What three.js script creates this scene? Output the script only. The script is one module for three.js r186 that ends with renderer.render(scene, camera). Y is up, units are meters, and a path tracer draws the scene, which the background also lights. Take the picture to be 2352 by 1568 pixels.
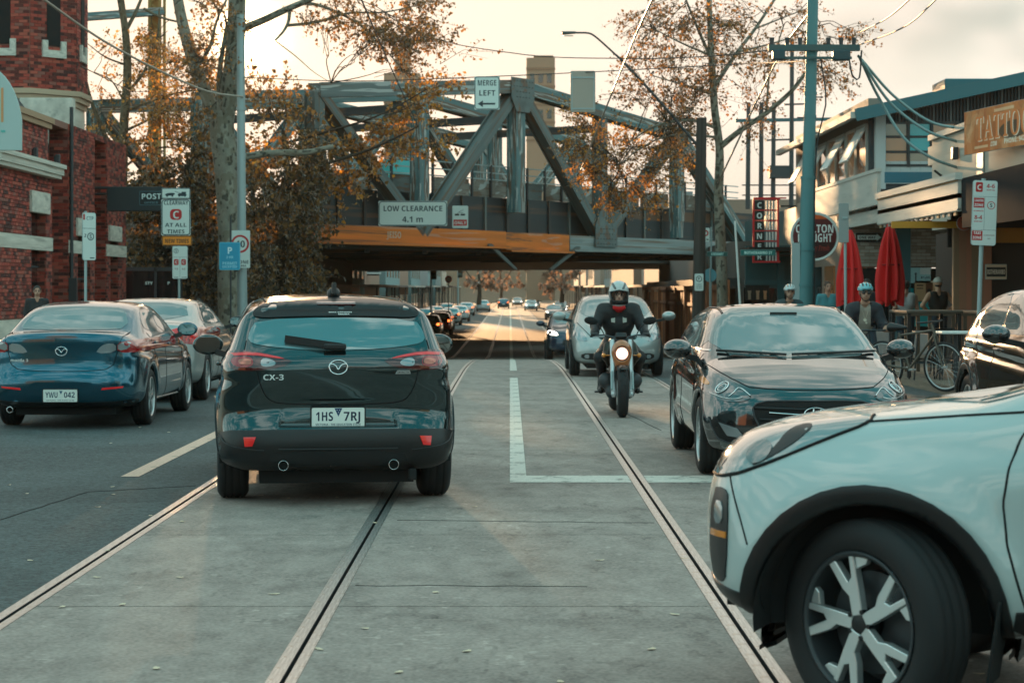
import * as THREE from 'three';
import { mergeGeometries, mergeVertices, toCreasedNormals } from 'three/addons/utils/BufferGeometryUtils.js';
import { RoundedBoxGeometry } from 'three/addons/geometries/RoundedBoxGeometry.js';

// ---------- camera: a 70 mm lens, shifted so that verticals stay vertical; eye 1.53 m above the road
const F = 4700, CX = 1171, CY = 666, EYE = 1.53;              // focal length and vanishing point in units of a 2352 x 1568 picture
const scene = new THREE.Scene();
const camera = new THREE.PerspectiveCamera(2 * Math.atan(784 / F) * 180 / Math.PI, 1024 / 682, 0.1, 3000);
camera.position.set(0, EYE, 0);
camera.setViewOffset(1024, 682, 5 / 2352 * 1024, 118 / 1568 * 682, 1024, 682);
camera.updateProjectionMatrix();
camera.focus = 15.5; camera.userData.fStop = 6;
const renderer = new THREE.WebGLRenderer({ antialias: true });
renderer.setSize(1024, 682);
renderer.shadowMap.enabled = true;
renderer.toneMapping = THREE.LinearToneMapping;
renderer.toneMappingExposure = 2.0;

// ---------- sun: low, ahead and a little to the left
const SUN = new THREE.Vector3(-Math.sin(0.1283) * Math.cos(0.1217), Math.sin(0.1217), -Math.cos(0.1283) * Math.cos(0.1217));
const sun = new THREE.DirectionalLight(new THREE.Color(1, 0.6, 0.3), 5);
sun.position.copy(SUN).multiplyScalar(200); sun.castShadow = true; sun.shadow.radius = 1.5;
Object.assign(sun.shadow.camera, { left: -60, right: 60, top: 40, bottom: -40, near: 1, far: 500 });
sun.shadow.mapSize.set(4096, 4096);
scene.add(sun, sun.target);

// ---------- helpers: seeded random numbers and noise
function rng(s) { return () => { s = (s + 0x6d2b79f5) | 0; let t = Math.imul(s ^ (s >>> 15), 1 | s); t = (t + Math.imul(t ^ (t >>> 7), 61 | t)) ^ t; return ((t ^ (t >>> 14)) >>> 0) / 4294967296; }; }
const hash = (x, y, z) => { let h = Math.imul(x, 374761393) ^ Math.imul(y, 668265263) ^ Math.imul(z, 1274126177); h = Math.imul(h ^ (h >>> 13), 1274126177); return ((h ^ (h >>> 16)) >>> 0) / 4294967296; };
function vnoise(x, y, z = 0) {
  const i = Math.floor(x), j = Math.floor(y), k = Math.floor(z), s = (t) => t * t * (3 - 2 * t), u = s(x - i), v = s(y - j), w = s(z - k);
  const l = (a, b, t) => a + (b - a) * t, c = (a, b, d) => hash(i + a, j + b, k + d);
  return l(l(l(c(0, 0, 0), c(1, 0, 0), u), l(c(0, 1, 0), c(1, 1, 0), u), v), l(l(c(0, 0, 1), c(1, 0, 1), u), l(c(0, 1, 1), c(1, 1, 1), u), v), w);
}
const fbm = (x, y, z, o = 4) => { let s = 0, a = 0.5, t = 0; for (let i = 0; i < o; i++, a /= 2) { s += a * vnoise(x, y, z); t += a; x = x * 2.03 + 7.1; y = y * 2.03 + 3.7; z = z * 2.03 + 1.3; } return s / t; };
const clamp = (x, a = 0, b = 1) => Math.min(b, Math.max(a, x)), smooth = (a, b, x) => { const t = clamp((x - a) / (b - a)); return t * t * (3 - 2 * t); }, mix = (a, b, t) => a + (b - a) * t;

// ---------- sky: cream evening light towards the sun, teal with broken cloud overhead and behind
{
  const W = 1024, H = 512, data = new Float32Array(W * H * 4);
  for (let r = 0; r < H; r++) for (let c = 0; c < W; c++) {
    const up = ((r + 0.5) / H - 0.5) * Math.PI, az = ((c + 0.5) / W - 0.5) * 2 * Math.PI;
    const x = Math.cos(az) * Math.cos(up), y = Math.sin(up), z = Math.sin(az) * Math.cos(up);
    const cs = x * SUN.x + y * SUN.y + z * SUN.z, ang = Math.acos(clamp(cs, -1, 1)) * 57.3;
    const warm = Math.exp(-Math.pow(ang / 43, 2)), k = 1 / (Math.max(y, 0) + 0.22);
    const n = fbm(x * k * 5 + 3.1, z * k * 6.5 + 9.7, y * 2.2, 5), n2 = fbm(x * k * 22 + 13, z * k * 28 + 1, 5.5, 4);
    const cl = smooth(0.44, 0.62, n * 0.6 + n2 * 0.4), hor = Math.exp(-Math.max(y, 0) / 0.16);
    const blue = [mix(0.03, 0.25, hor), mix(0.33, 0.55, hor), mix(0.37, 0.54, hor)], cloud = [1.0, 1.03, 0.95];
    const veil = 1 - 0.42 * smooth(0.38, 0.66, fbm(x * 9 + 2, y * 24, z * 9 + 4, 6)) * smooth(11, 24, ang);
    const cream = [0.55 * veil, 0.462 * veil, 0.385 * veil], glow = 0.3 * Math.exp(-ang / 7) + 9 * Math.exp(-Math.pow(ang / 0.6, 2));
    const o = (r * W + c) * 4, g = y < 0 ? 0.35 : 1;
    for (let i = 0; i < 3; i++) data[o + i] = g * (mix(mix(blue[i], cloud[i], cl * 0.85), cream[i], warm) + glow * [1, 0.66, 0.32][i] * (y > -0.02 ? 1 : 0));
    data[o + 3] = 1;
  }
  const t = new THREE.DataTexture(data, W, H, THREE.RGBAFormat, THREE.FloatType);
  t.mapping = THREE.EquirectangularReflectionMapping; t.magFilter = THREE.LinearFilter; t.needsUpdate = true;
  scene.background = t; scene.environment = t;
}
scene.fog = new THREE.FogExp2(new THREE.Color(1, 0.64, 0.4), 0.00022);

// ---------- from the photograph's measure to metres (Z = metres ahead of the lens)
const px = (x, Z) => (x - CX) * Z / F, py = (y, Z) => EYE - (y - CY) * Z / F, P3 = (x, y, Z) => new THREE.Vector3(px(x, Z), py(y, Z), -Z);
const road = (Z) => -1.3 * smooth(36, 92, Z) + 0.25 * smooth(120, 320, Z);

// ---------- scene graph helpers
const used = {};
function numbered(n) { const k = used[n] = (used[n] ?? -1) + 1; return k ? n + '_' + String(k).padStart(3, '0') : n; }
function tag(o, label, category, group, kind) { if (label) o.userData.label = label; if (category) o.userData.category = category; if (group) o.userData.group = group; if (kind) o.userData.kind = kind; return o; }
function add(name, geo, mat, parent = scene) {
  if (Array.isArray(geo)) geo = merge(geo);
  const m = new THREE.Mesh(geo, mat); m.name = parent === scene ? numbered(name) : name; m.castShadow = m.receiveShadow = true; parent.add(m); return m;
}
function thing(name, label, category, pos = [0, 0, 0], ry = 0, group) { const g = new THREE.Group(); g.name = numbered(name); g.position.set(...pos); g.rotation.y = ry; scene.add(g); return tag(g, label, category, group); }
const struct = (name, geo, mat) => tag(add(name, geo, mat), null, null, null, 'structure');
function copy(o, label, pos, ry) { const c = o.clone(); c.name = numbered(o.name.replace(/_\d+$/, '')); c.userData = { ...o.userData }; if (label) c.userData.label = label; if (pos) c.position.set(...pos); if (ry !== undefined) c.rotation.y = ry; scene.add(c); return c; }
const flat = (g) => { const n = g.index ? g.toNonIndexed() : g; for (const k of Object.keys(n.attributes)) if (!['position', 'normal', 'uv'].includes(k)) n.deleteAttribute(k); if (!n.attributes.uv) n.setAttribute('uv', new THREE.BufferAttribute(new Float32Array(n.attributes.position.count * 2), 2)); if (!n.attributes.normal) n.computeVertexNormals(); return n; };
const merge = (l) => mergeGeometries(l.map(flat));
const V = (x, y, z) => new THREE.Vector3(x, y, z);
function box(w, h, d, x = 0, y = 0, z = 0, rx = 0, ry = 0, rz = 0) { return place(new THREE.BoxGeometry(w, h, d), x, y, z, rx, ry, rz); }
function rbox(w, h, d, r, x = 0, y = 0, z = 0, rx = 0, ry = 0, rz = 0) { return place(new RoundedBoxGeometry(w, h, d, 2, Math.min(r, w / 2.02, h / 2.02, d / 2.02)), x, y, z, rx, ry, rz); }
function place(g, x, y, z, rx = 0, ry = 0, rz = 0) { g.applyMatrix4(new THREE.Matrix4().makeRotationFromEuler(new THREE.Euler(rx, ry, rz)).setPosition(x, y, z)); return g; }
function cyl(r0, r1, a, b, n = 12, cap = false) { const d = b.clone().sub(a), g = new THREE.CylinderGeometry(r1, r0, d.length(), n, 1, !cap); g.applyQuaternion(new THREE.Quaternion().setFromUnitVectors(V(0, 1, 0), d.clone().normalize())); const m = a.clone().add(b).multiplyScalar(0.5); g.translate(m.x, m.y, m.z); return g; }
function beam(a, b, w, h, up = V(0, 0, 1)) { const d = b.clone().sub(a), L = d.length(), z = d.clone().normalize(), x = up.clone().cross(z).normalize(), y = z.clone().cross(x); const g = new THREE.BoxGeometry(w, h, L), m = new THREE.Matrix4().makeBasis(x, y, z).setPosition(a.clone().add(b).multiplyScalar(0.5)); g.applyMatrix4(m); return g; }
function tube(pts, r, n = 5, seg) { const c = pts.length > 2 ? new THREE.CatmullRomCurve3(pts) : new THREE.LineCurve3(pts[0], pts[1]); return new THREE.TubeGeometry(c, seg ?? (pts.length > 2 ? pts.length * 4 : 1), r, n); }
function shape2(pts, depth, bevel = 0, curve = 12) { const s = Array.isArray(pts) ? new THREE.Shape(pts.map(([x, y]) => new THREE.Vector2(x, y))) : pts; return new THREE.ExtrudeGeometry(s, { depth, bevelEnabled: bevel > 0, bevelThickness: bevel, bevelSize: bevel, bevelOffset: -bevel, bevelSegments: 2, curveSegments: curve }); }
function roundRect(w, h, r) { const s = new THREE.Shape(), a = w / 2, b = h / 2; s.moveTo(-a + r, -b); s.lineTo(a - r, -b); s.absarc(a - r, -b + r, r, -Math.PI / 2, 0); s.lineTo(a, b - r); s.absarc(a - r, b - r, r, 0, Math.PI / 2); s.lineTo(-a + r, b); s.absarc(-a + r, b - r, r, Math.PI / 2, Math.PI); s.lineTo(-a, -b + r); s.absarc(-a + r, -b + r, r, Math.PI, Math.PI * 1.5); return s; }
// a sheet in the plane z = 0 whose uv runs from 0 to 1 over its width and height
function sheet(g, w, h) { const p = g.attributes.position, u = new Float32Array(p.count * 2); for (let i = 0; i < p.count; i++) { u[i * 2] = p.getX(i) / w + 0.5; u[i * 2 + 1] = p.getY(i) / h + 0.5; } g.setAttribute('uv', new THREE.BufferAttribute(u, 2)); return g; }

// ---------- materials
const std = (r, g, b, rough = 0.8, metal = 0, o = {}) => new THREE.MeshStandardMaterial({ color: new THREE.Color(r, g, b), roughness: rough, metalness: metal, ...o });
const phys = (r, g, b, rough, metal, o = {}) => new THREE.MeshPhysicalMaterial({ color: new THREE.Color(r, g, b), roughness: rough, metalness: metal, ...o });
const glow = (r, g, b, k = 1) => new THREE.MeshStandardMaterial({ color: 0x111111, emissive: new THREE.Color(r, g, b), emissiveIntensity: k, roughness: 0.4 });
function tex(w, h, fn, srgb = true) {                         // fn(u, v) -> [r, g, b] in linear 0..1 (colour) or raw values
  const d = new Uint8Array(w * h * 4), e = (x) => { x = clamp(x); return Math.round(255 * (srgb ? (x < 0.0031308 ? 12.92 * x : 1.055 * Math.pow(x, 1 / 2.4) - 0.055) : x)); };
  for (let j = 0; j < h; j++) for (let i = 0; i < w; i++) { const c = fn((i + 0.5) / w, (j + 0.5) / h), o = (j * w + i) * 4; d[o] = e(c[0]); d[o + 1] = e(c[1]); d[o + 2] = e(c[2]); d[o + 3] = 255; }
  const t = new THREE.DataTexture(d, w, h); t.wrapS = t.wrapT = THREE.RepeatWrapping; t.magFilter = THREE.LinearFilter; if (srgb) t.colorSpace = THREE.SRGBColorSpace; t.needsUpdate = true; return t;
}
const tile = (fn, n) => (u, v) => fn(u * n, v * n);
// noise that repeats every n cells
function pnoise(x, y, n, s = 0) { const i = Math.floor(x), j = Math.floor(y), q = (t) => t * t * (3 - 2 * t), u = q(x - i), v = q(y - j), h = (a, b) => hash(((a % n) + n) % n, ((b % n) + n) % n, s); return mix(mix(h(i, j), h(i + 1, j), u), mix(h(i, j + 1), h(i + 1, j + 1), u), v); }
function pfbm(u, v, n, o = 4, s = 0) { let t = 0, a = 0.5, w = 0; for (let i = 0; i < o; i++, a *= 0.55, n *= 2) { t += a * pnoise(u * n, v * n, n, s + i); w += a; } return t / w; }
function canvas(w, h, draw) { const c = document.createElement('canvas'); c.width = w; c.height = h; draw(c.getContext('2d'), w, h); const t = new THREE.CanvasTexture(c); t.colorSpace = THREE.SRGBColorSpace; t.anisotropy = 8; return t; }
function text(g, s, x, y, size, color, o = {}) { g.fillStyle = color; g.textAlign = o.align ?? 'center'; g.textBaseline = 'middle'; g.font = (o.weight ?? 'bold') + ' ' + size + 'px ' + (o.font ?? 'sans-serif'); g.save(); g.translate(x, y); const w = g.measureText(s).width; g.scale(o.fit ? o.fit / w : (o.sx ?? 1), 1); g.fillText(s, 0, 0); g.restore(); }
const M = {
  black: std(0.005, 0.006, 0.007, 0.38), blackMatt: std(0.012, 0.0125, 0.013, 0.95), rubber: std(0.009, 0.0095, 0.0105, 0.75), chrome: std(0.75, 0.76, 0.76, 0.16, 1),
  alloy: std(0.5, 0.51, 0.51, 0.33, 0.9), galv: std(0.33, 0.4, 0.4, 0.5, 0.35), steel: std(0.42, 0.39, 0.36, 0.3, 1), darkSteel: std(0.05, 0.055, 0.06, 0.5, 0.4),
  glass: phys(0.16, 0.24, 0.25, 0.02, 0.5, { ior: 1.9 }), sideGlass: phys(0.2, 0.21, 0.21, 0.03, 0.3, { ior: 1.9 }), lensClear: phys(0.3, 0.32, 0.33, 0.06, 0.35, { clearcoat: 1, clearcoatRoughness: 0.02 }),
  lensRed: phys(0.32, 0.006, 0.008, 0.12, 0, { clearcoat: 1, clearcoatRoughness: 0.02 }), lensDark: phys(0.06, 0.004, 0.005, 0.1, 0, { clearcoat: 1, clearcoatRoughness: 0.02 }), amber: phys(0.7, 0.22, 0.02, 0.2, 0, { clearcoat: 1 }),
  redRefl: phys(0.85, 0.012, 0.014, 0.25, 0, { clearcoat: 1 }), gap: std(0.004, 0.004, 0.005, 0.9),
  white: std(0.72, 0.73, 0.7, 0.5), wire: std(0.02, 0.022, 0.024, 0.6), skin: phys(0.42, 0.22, 0.15, 0.55, 0, { sheen: 0.3 }),
};
const paint = (r, g, b, rough = 0.3, metal = 0.35) => phys(r, g, b, rough, metal, { clearcoat: 1, clearcoatRoughness: 0.03 });
// ---------- shapes from distance fields: a smooth closed surface over the points where f is 0 (f < 0 inside)
function nets(f, lo, hi, cell, opt = {}) {
  const n = [0, 1, 2].map((i) => Math.ceil((hi[i] - lo[i]) / cell) + 1), [nx, ny, nz] = n, val = new Float32Array(nx * ny * nz), id = (i, j, k) => (k * ny + j) * nx + i;
  for (let k = 0; k < nz; k++) for (let j = 0; j < ny; j++) for (let i = 0; i < nx; i++) {
    const v = f(lo[0] + i * cell, lo[1] + j * cell, lo[2] + k * cell); val[id(i, j, k)] = v;
    const skip = Math.floor(Math.abs(v) / cell * 0.5) - 1;                                                // far from the surface: the next few points have the same sign
    for (let q = 0; q < skip && i + 1 < nx; q++) val[id(++i, j, k)] = v;
  }
  const vid = new Int32Array(nx * ny * nz).fill(-1), pos = [], fine = opt.fine ?? f, e = opt.e ?? cell * 0.5, nor = [];
  for (let k = 0; k < nz - 1; k++) for (let j = 0; j < ny - 1; j++) for (let i = 0; i < nx - 1; i++) {
    let m = 0, sx = 0, sy = 0, sz = 0, c = 0; const v = [];
    for (let q = 0; q < 8; q++) { v[q] = val[id(i + (q & 1), j + (q >> 1 & 1), k + (q >> 2))]; if (v[q] < 0) m |= 1 << q; }
    if (m === 0 || m === 255) continue;
    for (let a = 0; a < 8; a++) for (let d = 1; d < 8; d <<= 1) { const b = a | d; if (a & d || (v[a] < 0) === (v[b] < 0)) continue; const t = v[a] / (v[a] - v[b]); sx += (a & 1) + (d === 1 ? t : 0); sy += (a >> 1 & 1) + (d === 2 ? t : 0); sz += (a >> 2) + (d === 4 ? t : 0); c++; }
    let x = lo[0] + (i + sx / c) * cell, y = lo[1] + (j + sy / c) * cell, z = lo[2] + (k + sz / c) * cell, gx, gy, gz;
    for (let q = 0; q < 2; q++) {
      gx = fine(x + e, y, z) - fine(x - e, y, z); gy = fine(x, y + e, z) - fine(x, y - e, z); gz = fine(x, y, z + e) - fine(x, y, z - e);
      const l = Math.hypot(gx, gy, gz) || 1; gx /= l; gy /= l; gz /= l;
      if (!q) { const s = clamp(fine(x, y, z) / Math.max(0.3, l / (2 * e)), -cell * 0.5, cell * 0.5); x -= gx * s; y -= gy * s; z -= gz * s; }
    }
    vid[id(i, j, k)] = pos.length / 3; pos.push(x, y, z); nor.push(gx, gy, gz);
  }
  const idx = [], quad = (a, b, c, d, flip) => { if (a < 0 || b < 0 || c < 0 || d < 0) return; flip ? idx.push(a, c, b, a, d, c) : idx.push(a, b, c, a, c, d); };
  for (let k = 1; k < nz - 1; k++) for (let j = 1; j < ny - 1; j++) for (let i = 1; i < nx - 1; i++) {
    const s = val[id(i, j, k)] < 0;
    if (s !== val[id(i + 1, j, k)] < 0) quad(vid[id(i, j - 1, k - 1)], vid[id(i, j, k - 1)], vid[id(i, j, k)], vid[id(i, j - 1, k)], !s);
    if (s !== val[id(i, j + 1, k)] < 0) quad(vid[id(i - 1, j, k - 1)], vid[id(i - 1, j, k)], vid[id(i, j, k)], vid[id(i, j, k - 1)], !s);
    if (s !== val[id(i, j, k + 1)] < 0) quad(vid[id(i - 1, j - 1, k)], vid[id(i, j - 1, k)], vid[id(i, j, k)], vid[id(i - 1, j, k)], !s);
  }
  const g = new THREE.BufferGeometry(), uv = new Float32Array(pos.length / 3 * 2);
  for (let i = 0; i < pos.length / 3; i++) { uv[i * 2] = pos[i * 3] + pos[i * 3 + 2]; uv[i * 2 + 1] = pos[i * 3 + 1]; }
  g.setAttribute('position', new THREE.Float32BufferAttribute(pos, 3)); g.setAttribute('normal', new THREE.Float32BufferAttribute(nor, 3)); g.setAttribute('uv', new THREE.BufferAttribute(uv, 2)); g.setIndex(idx);
  return g;
}
const smax = (a, b, k) => { const h = Math.max(k - Math.abs(a - b), 0) / k; return Math.max(a, b) + h * h * k * 0.25; }, smin = (a, b, k) => -smax(-a, -b, k);
// a tapered capsule from a (radius ra) to b (radius rb)
function cap(a, b, ra, rb = ra) { const dx = b[0] - a[0], dy = b[1] - a[1], dz = b[2] - a[2], L = dx * dx + dy * dy + dz * dz || 1e-9; return (x, y, z) => { const t = clamp(((x - a[0]) * dx + (y - a[1]) * dy + (z - a[2]) * dz) / L); return Math.hypot(x - a[0] - dx * t, y - a[1] - dy * t, z - a[2] - dz * t) - mix(ra, rb, t); }; }
const ball = (c, r) => (x, y, z) => { const a = (x - c[0]) / r[0], b = (y - c[1]) / r[1], d = (z - c[2]) / r[2], k = Math.hypot(a, b, d); return (k - 1) * Math.min(r[0], r[1], r[2]); };
const blend = (list, k) => (x, y, z) => { let d = list[0](x, y, z); for (let i = 1; i < list.length; i++) d = smin(d, list[i](x, y, z), k); return d; };
const field = (list, k, lo, hi, cell) => nets(blend(list, k), lo, hi, cell);

function chaikin(p, n = 2, closed = true) { for (let q = 0; q < n; q++) { const o = [], m = p.length; if (!closed) o.push(p[0]); for (let i = 0; i < (closed ? m : m - 1); i++) { const a = p[i], b = p[(i + 1) % m]; o.push([a[0] * 0.75 + b[0] * 0.25, a[1] * 0.75 + b[1] * 0.25], [a[0] * 0.25 + b[0] * 0.75, a[1] * 0.25 + b[1] * 0.75]); } if (!closed) o.push(p[m - 1]); p = o; } return p; }
// signed distance to an outline, kept in a table
class Outline {
  constructor(p, h = 0.02, pad = 0.3) {
    const xs = p.map((a) => a[0]), ys = p.map((a) => a[1]); this.h = h; this.x = Math.min(...xs) - pad; this.y = Math.min(...ys) - pad; this.n = Math.ceil((Math.max(...xs) + pad - this.x) / h) + 4; this.m = Math.ceil((Math.max(...ys) + pad - this.y) / h) + 4;
    this.v = new Float32Array(this.n * this.m);
    for (let j = 0; j < this.m; j++) for (let i = 0; i < this.n; i++) {
      const x = this.x + i * h, y = this.y + j * h; let d = 1e9, s = 1;
      for (let a = 0, b = p.length - 1; a < p.length; b = a++) { const ex = p[b][0] - p[a][0], ey = p[b][1] - p[a][1], wx = x - p[a][0], wy = y - p[a][1], t = clamp((wx * ex + wy * ey) / (ex * ex + ey * ey || 1e-9)), qx = wx - ex * t, qy = wy - ey * t; d = Math.min(d, qx * qx + qy * qy); if ((p[a][1] > y) !== (p[b][1] > y) && x < ex * (y - p[a][1]) / ey + p[a][0]) s = -s; }
      this.v[j * this.n + i] = s * Math.sqrt(d);
    }
  }
  at(x, y) { const a = clamp((x - this.x) / this.h, 1, this.n - 3.001), b = clamp((y - this.y) / this.h, 1, this.m - 3.001), i = Math.floor(a), j = Math.floor(b), w = (t) => [(1 - t) ** 3 / 6, (3 * t ** 3 - 6 * t * t + 4) / 6, (-3 * t ** 3 + 3 * t * t + 3 * t + 1) / 6, t ** 3 / 6], u = w(a - i), q = w(b - j); let s = 0; for (let k = 0; k < 4; k++) { const o = (j + k - 1) * this.n + i - 1; s += q[k] * (u[0] * this.v[o] + u[1] * this.v[o + 1] + u[2] * this.v[o + 2] + u[3] * this.v[o + 3]); } return s; }
}

// ---------- vehicles. Own axes: x across, y up, z along; the nose points to -z. Body = side, plan and front outlines rounded into one another
function makeBody(c) {
  const mirror = (p) => [...p, ...p.slice().reverse().map(([a, b]) => [a, -b])];
  const S = new Outline(chaikin(c.side, c.smoothing ?? 2)), Pl = new Outline(chaikin(mirror(c.plan), 2)), Fr = new Outline(chaikin([...c.front, ...c.front.slice().reverse().map(([a, b]) => [-a, b])], 2));
  const kz = c.bow ?? 0.03, ky = c.crown ?? 0.05, ar = c.arch ?? 0.36, ay = c.R ?? 0.32, ax = c.axles;
  return (x, y, z) => {
    x = Math.abs(x);
    let w = x; const rf = Math.hypot(z - ax[0], y - ay), rr = Math.hypot(z - ax[1], y - ay);
    if (c.flare) { w -= c.flare * (Math.exp(-(((rf - ar - 0.05) / 0.09) ** 2)) + Math.exp(-(((rr - ar - 0.05) / 0.09) ** 2))); }
    if (c.crease) for (const [y0, y1, amp, s] of c.crease) w -= amp * Math.exp(-(((y - mix(y0, y1, clamp((z + 2.2) / 4.4))) / s) ** 2));
    const q = 1 + kz * x * x;
    let d = smax(smax(S.at(z * q, y + ky * x * x), Pl.at(z, w), c.k1 ?? 0.12), Fr.at(w, y), c.k2 ?? 0.1);
    if (c.mod) d = c.mod(d, x, y, z);
    const inner = c.half - 0.3;
    d = smax(d, -Math.max(Math.min(rf, rr) - ar, inner - x), 0.025);
    return d;
  };
}
class Body {
  constructor(group, f, len, half) { this.g = group; this.f = f; this.L = len / 2 + 0.4; this.W = half + 0.4; }
  hit(view, u, v) {
    const f = this.f, P = { rear: [u, v, this.L, 0, 0, -1], front: [u, v, -this.L, 0, 0, 1], right: [this.W, v, u, -1, 0, 0], left: [-this.W, v, u, 1, 0, 0], top: [u, 2.2, v, 0, -1, 0] }[view];
    let [x, y, z, a, b, c] = P, best = 9, bp = [x, y, z];
    for (let i = 0; i < 240; i++) { const d = f(x, y, z); if (Math.abs(d) < best) { best = Math.abs(d); bp = [x, y, z]; } if (d < 0.0006) break; const s = Math.max(d * 0.75, 0.0008); x += a * s; y += b * s; z += c * s; if (Math.abs(x) > 4 || Math.abs(z) > 4 || y < -1) break; }
    [x, y, z] = bp; const e = 0.012, n = V(f(x + e, y, z) - f(x - e, y, z), f(x, y + e, z) - f(x, y - e, z), f(x, y, z + e) - f(x, y, z - e)).normalize();
    return { p: V(x, y, z), n };
  }
  // a piece of skin with the given outline, lying on the body `off` proud of it
  patch(name, view, outline, mat, { off = 0.004, res = 0.06, smooth = 2, parent = this.g, inset = 0.006, uv } = {}) {
    let pts = smooth ? chaikin(outline, smooth) : outline; pts = pts.map((p) => new THREE.Vector2(p[0], p[1]));
    if (THREE.ShapeUtils.area(pts) < 0) pts.reverse();
    let tris = THREE.ShapeUtils.triangulateShape(pts, []), P = pts.slice();
    for (let pass = 0; pass < 9; pass++) {
      const mid = new Map(); let any = false; const m = (a, b) => { if (P[a].distanceTo(P[b]) <= res) return -1; const k = a < b ? a + '_' + b : b + '_' + a; if (!mid.has(k)) { mid.set(k, P.length); P.push(P[a].clone().add(P[b]).multiplyScalar(0.5)); } any = true; return mid.get(k); };
      const out = [];
      for (const [a, b, c] of tris) {
        const ab = m(a, b), bc = m(b, c), ca = m(c, a), s = (ab >= 0) + (bc >= 0) + (ca >= 0);
        if (!s) out.push([a, b, c]);
        else if (s === 3) out.push([a, ab, ca], [ab, b, bc], [ca, bc, c], [ab, bc, ca]);
        else { let [A, B, C, q, r, t] = [a, b, c, ab, bc, ca]; for (let k = 0; k < 3 && !(s === 1 ? q >= 0 : t < 0); k++) [A, B, C, q, r, t] = [B, C, A, r, t, q]; if (s === 1) out.push([A, q, C], [q, B, C]); else out.push([q, B, r], [A, q, r], [A, r, C]); }
      }
      tris = out; if (!any) break;
    }
    const H = P.map((p) => this.hit(view, p.x, p.y)), pos = [], nor = [], uvs = [], idx = [], flip = view === 'front' || view === 'right' || view === 'top';
    let lo = [1e9, 1e9], hi = [-1e9, -1e9]; for (const p of P) { lo = [Math.min(lo[0], p.x), Math.min(lo[1], p.y)]; hi = [Math.max(hi[0], p.x), Math.max(hi[1], p.y)]; }
    H.forEach(({ p, n }, i) => { pos.push(p.x + n.x * off, p.y + n.y * off, p.z + n.z * off); nor.push(n.x, n.y, n.z); uvs.push((P[i].x - lo[0]) / (hi[0] - lo[0]), (P[i].y - lo[1]) / (hi[1] - lo[1])); });
    const edge = new Map();
    for (const t of tris) { const [a, b, c] = flip ? [t[0], t[2], t[1]] : t; idx.push(a, b, c); for (const [i, j] of [[a, b], [b, c], [c, a]]) { const k = Math.min(i, j) + '_' + Math.max(i, j); edge.set(k, edge.has(k) ? null : [i, j]); } }
    for (const e of edge.values()) if (e) {
      const k = pos.length / 3, [i, j] = e, A = H[i], B = H[j], t = B.p.clone().sub(A.p), s = t.cross(A.n).normalize();
      for (const [h, o] of [[A, off], [B, off], [B, -inset], [A, -inset]]) { pos.push(h.p.x + h.n.x * o, h.p.y + h.n.y * o, h.p.z + h.n.z * o); nor.push(s.x, s.y, s.z); uvs.push(0, 0); }
      idx.push(k + 1, k, k + 3, k + 1, k + 3, k + 2);
    }
    const g = new THREE.BufferGeometry(); g.setAttribute('position', new THREE.Float32BufferAttribute(pos, 3)); g.setAttribute('normal', new THREE.Float32BufferAttribute(nor, 3)); g.setAttribute('uv', new THREE.Float32BufferAttribute(uvs, 2)); g.setIndex(idx);
    return add(name, g, mat, parent);
  }
  both(name, view, outline, mat, o) { const r = []; for (const s of [1, -1]) { const v = view === 'right' ? (s > 0 ? 'right' : 'left') : view; r.push(this.patch(name, v, view === 'right' ? outline : outline.map(([x, y]) => [x * s, y]), mat, o)); } return r; }
  trace(view, pts, off = 0, step = 0.05) { const out = []; for (let i = 0; i < pts.length - 1; i++) { const [a, b] = [pts[i], pts[i + 1]], n = Math.max(1, Math.ceil(Math.hypot(a[0] - b[0], a[1] - b[1]) / step)); for (let k = 0; k < n; k++) out.push([mix(a[0], b[0], k / n), mix(a[1], b[1], k / n)]); } out.push(pts[pts.length - 1]); return out.map(([u, v]) => { const h = this.hit(view, u, v); return h.p.addScaledVector(h.n, off); }); }
  line(view, pts, r, off = 0, smooth = 1) { const p = this.trace(view, smooth ? chaikin(pts, smooth, false) : pts, off); return new THREE.TubeGeometry(new THREE.CatmullRomCurve3(p), p.length * 2, r, 5); }
  lineBoth(view, pts, r, off, smooth) { return view === 'right' ? [this.line('right', pts, r, off, smooth), this.line('left', pts, r, off, smooth)] : [1, -1].map((s) => this.line(view, pts.map(([x, y]) => [x * s, y]), r, off, smooth)); }
}
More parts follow.
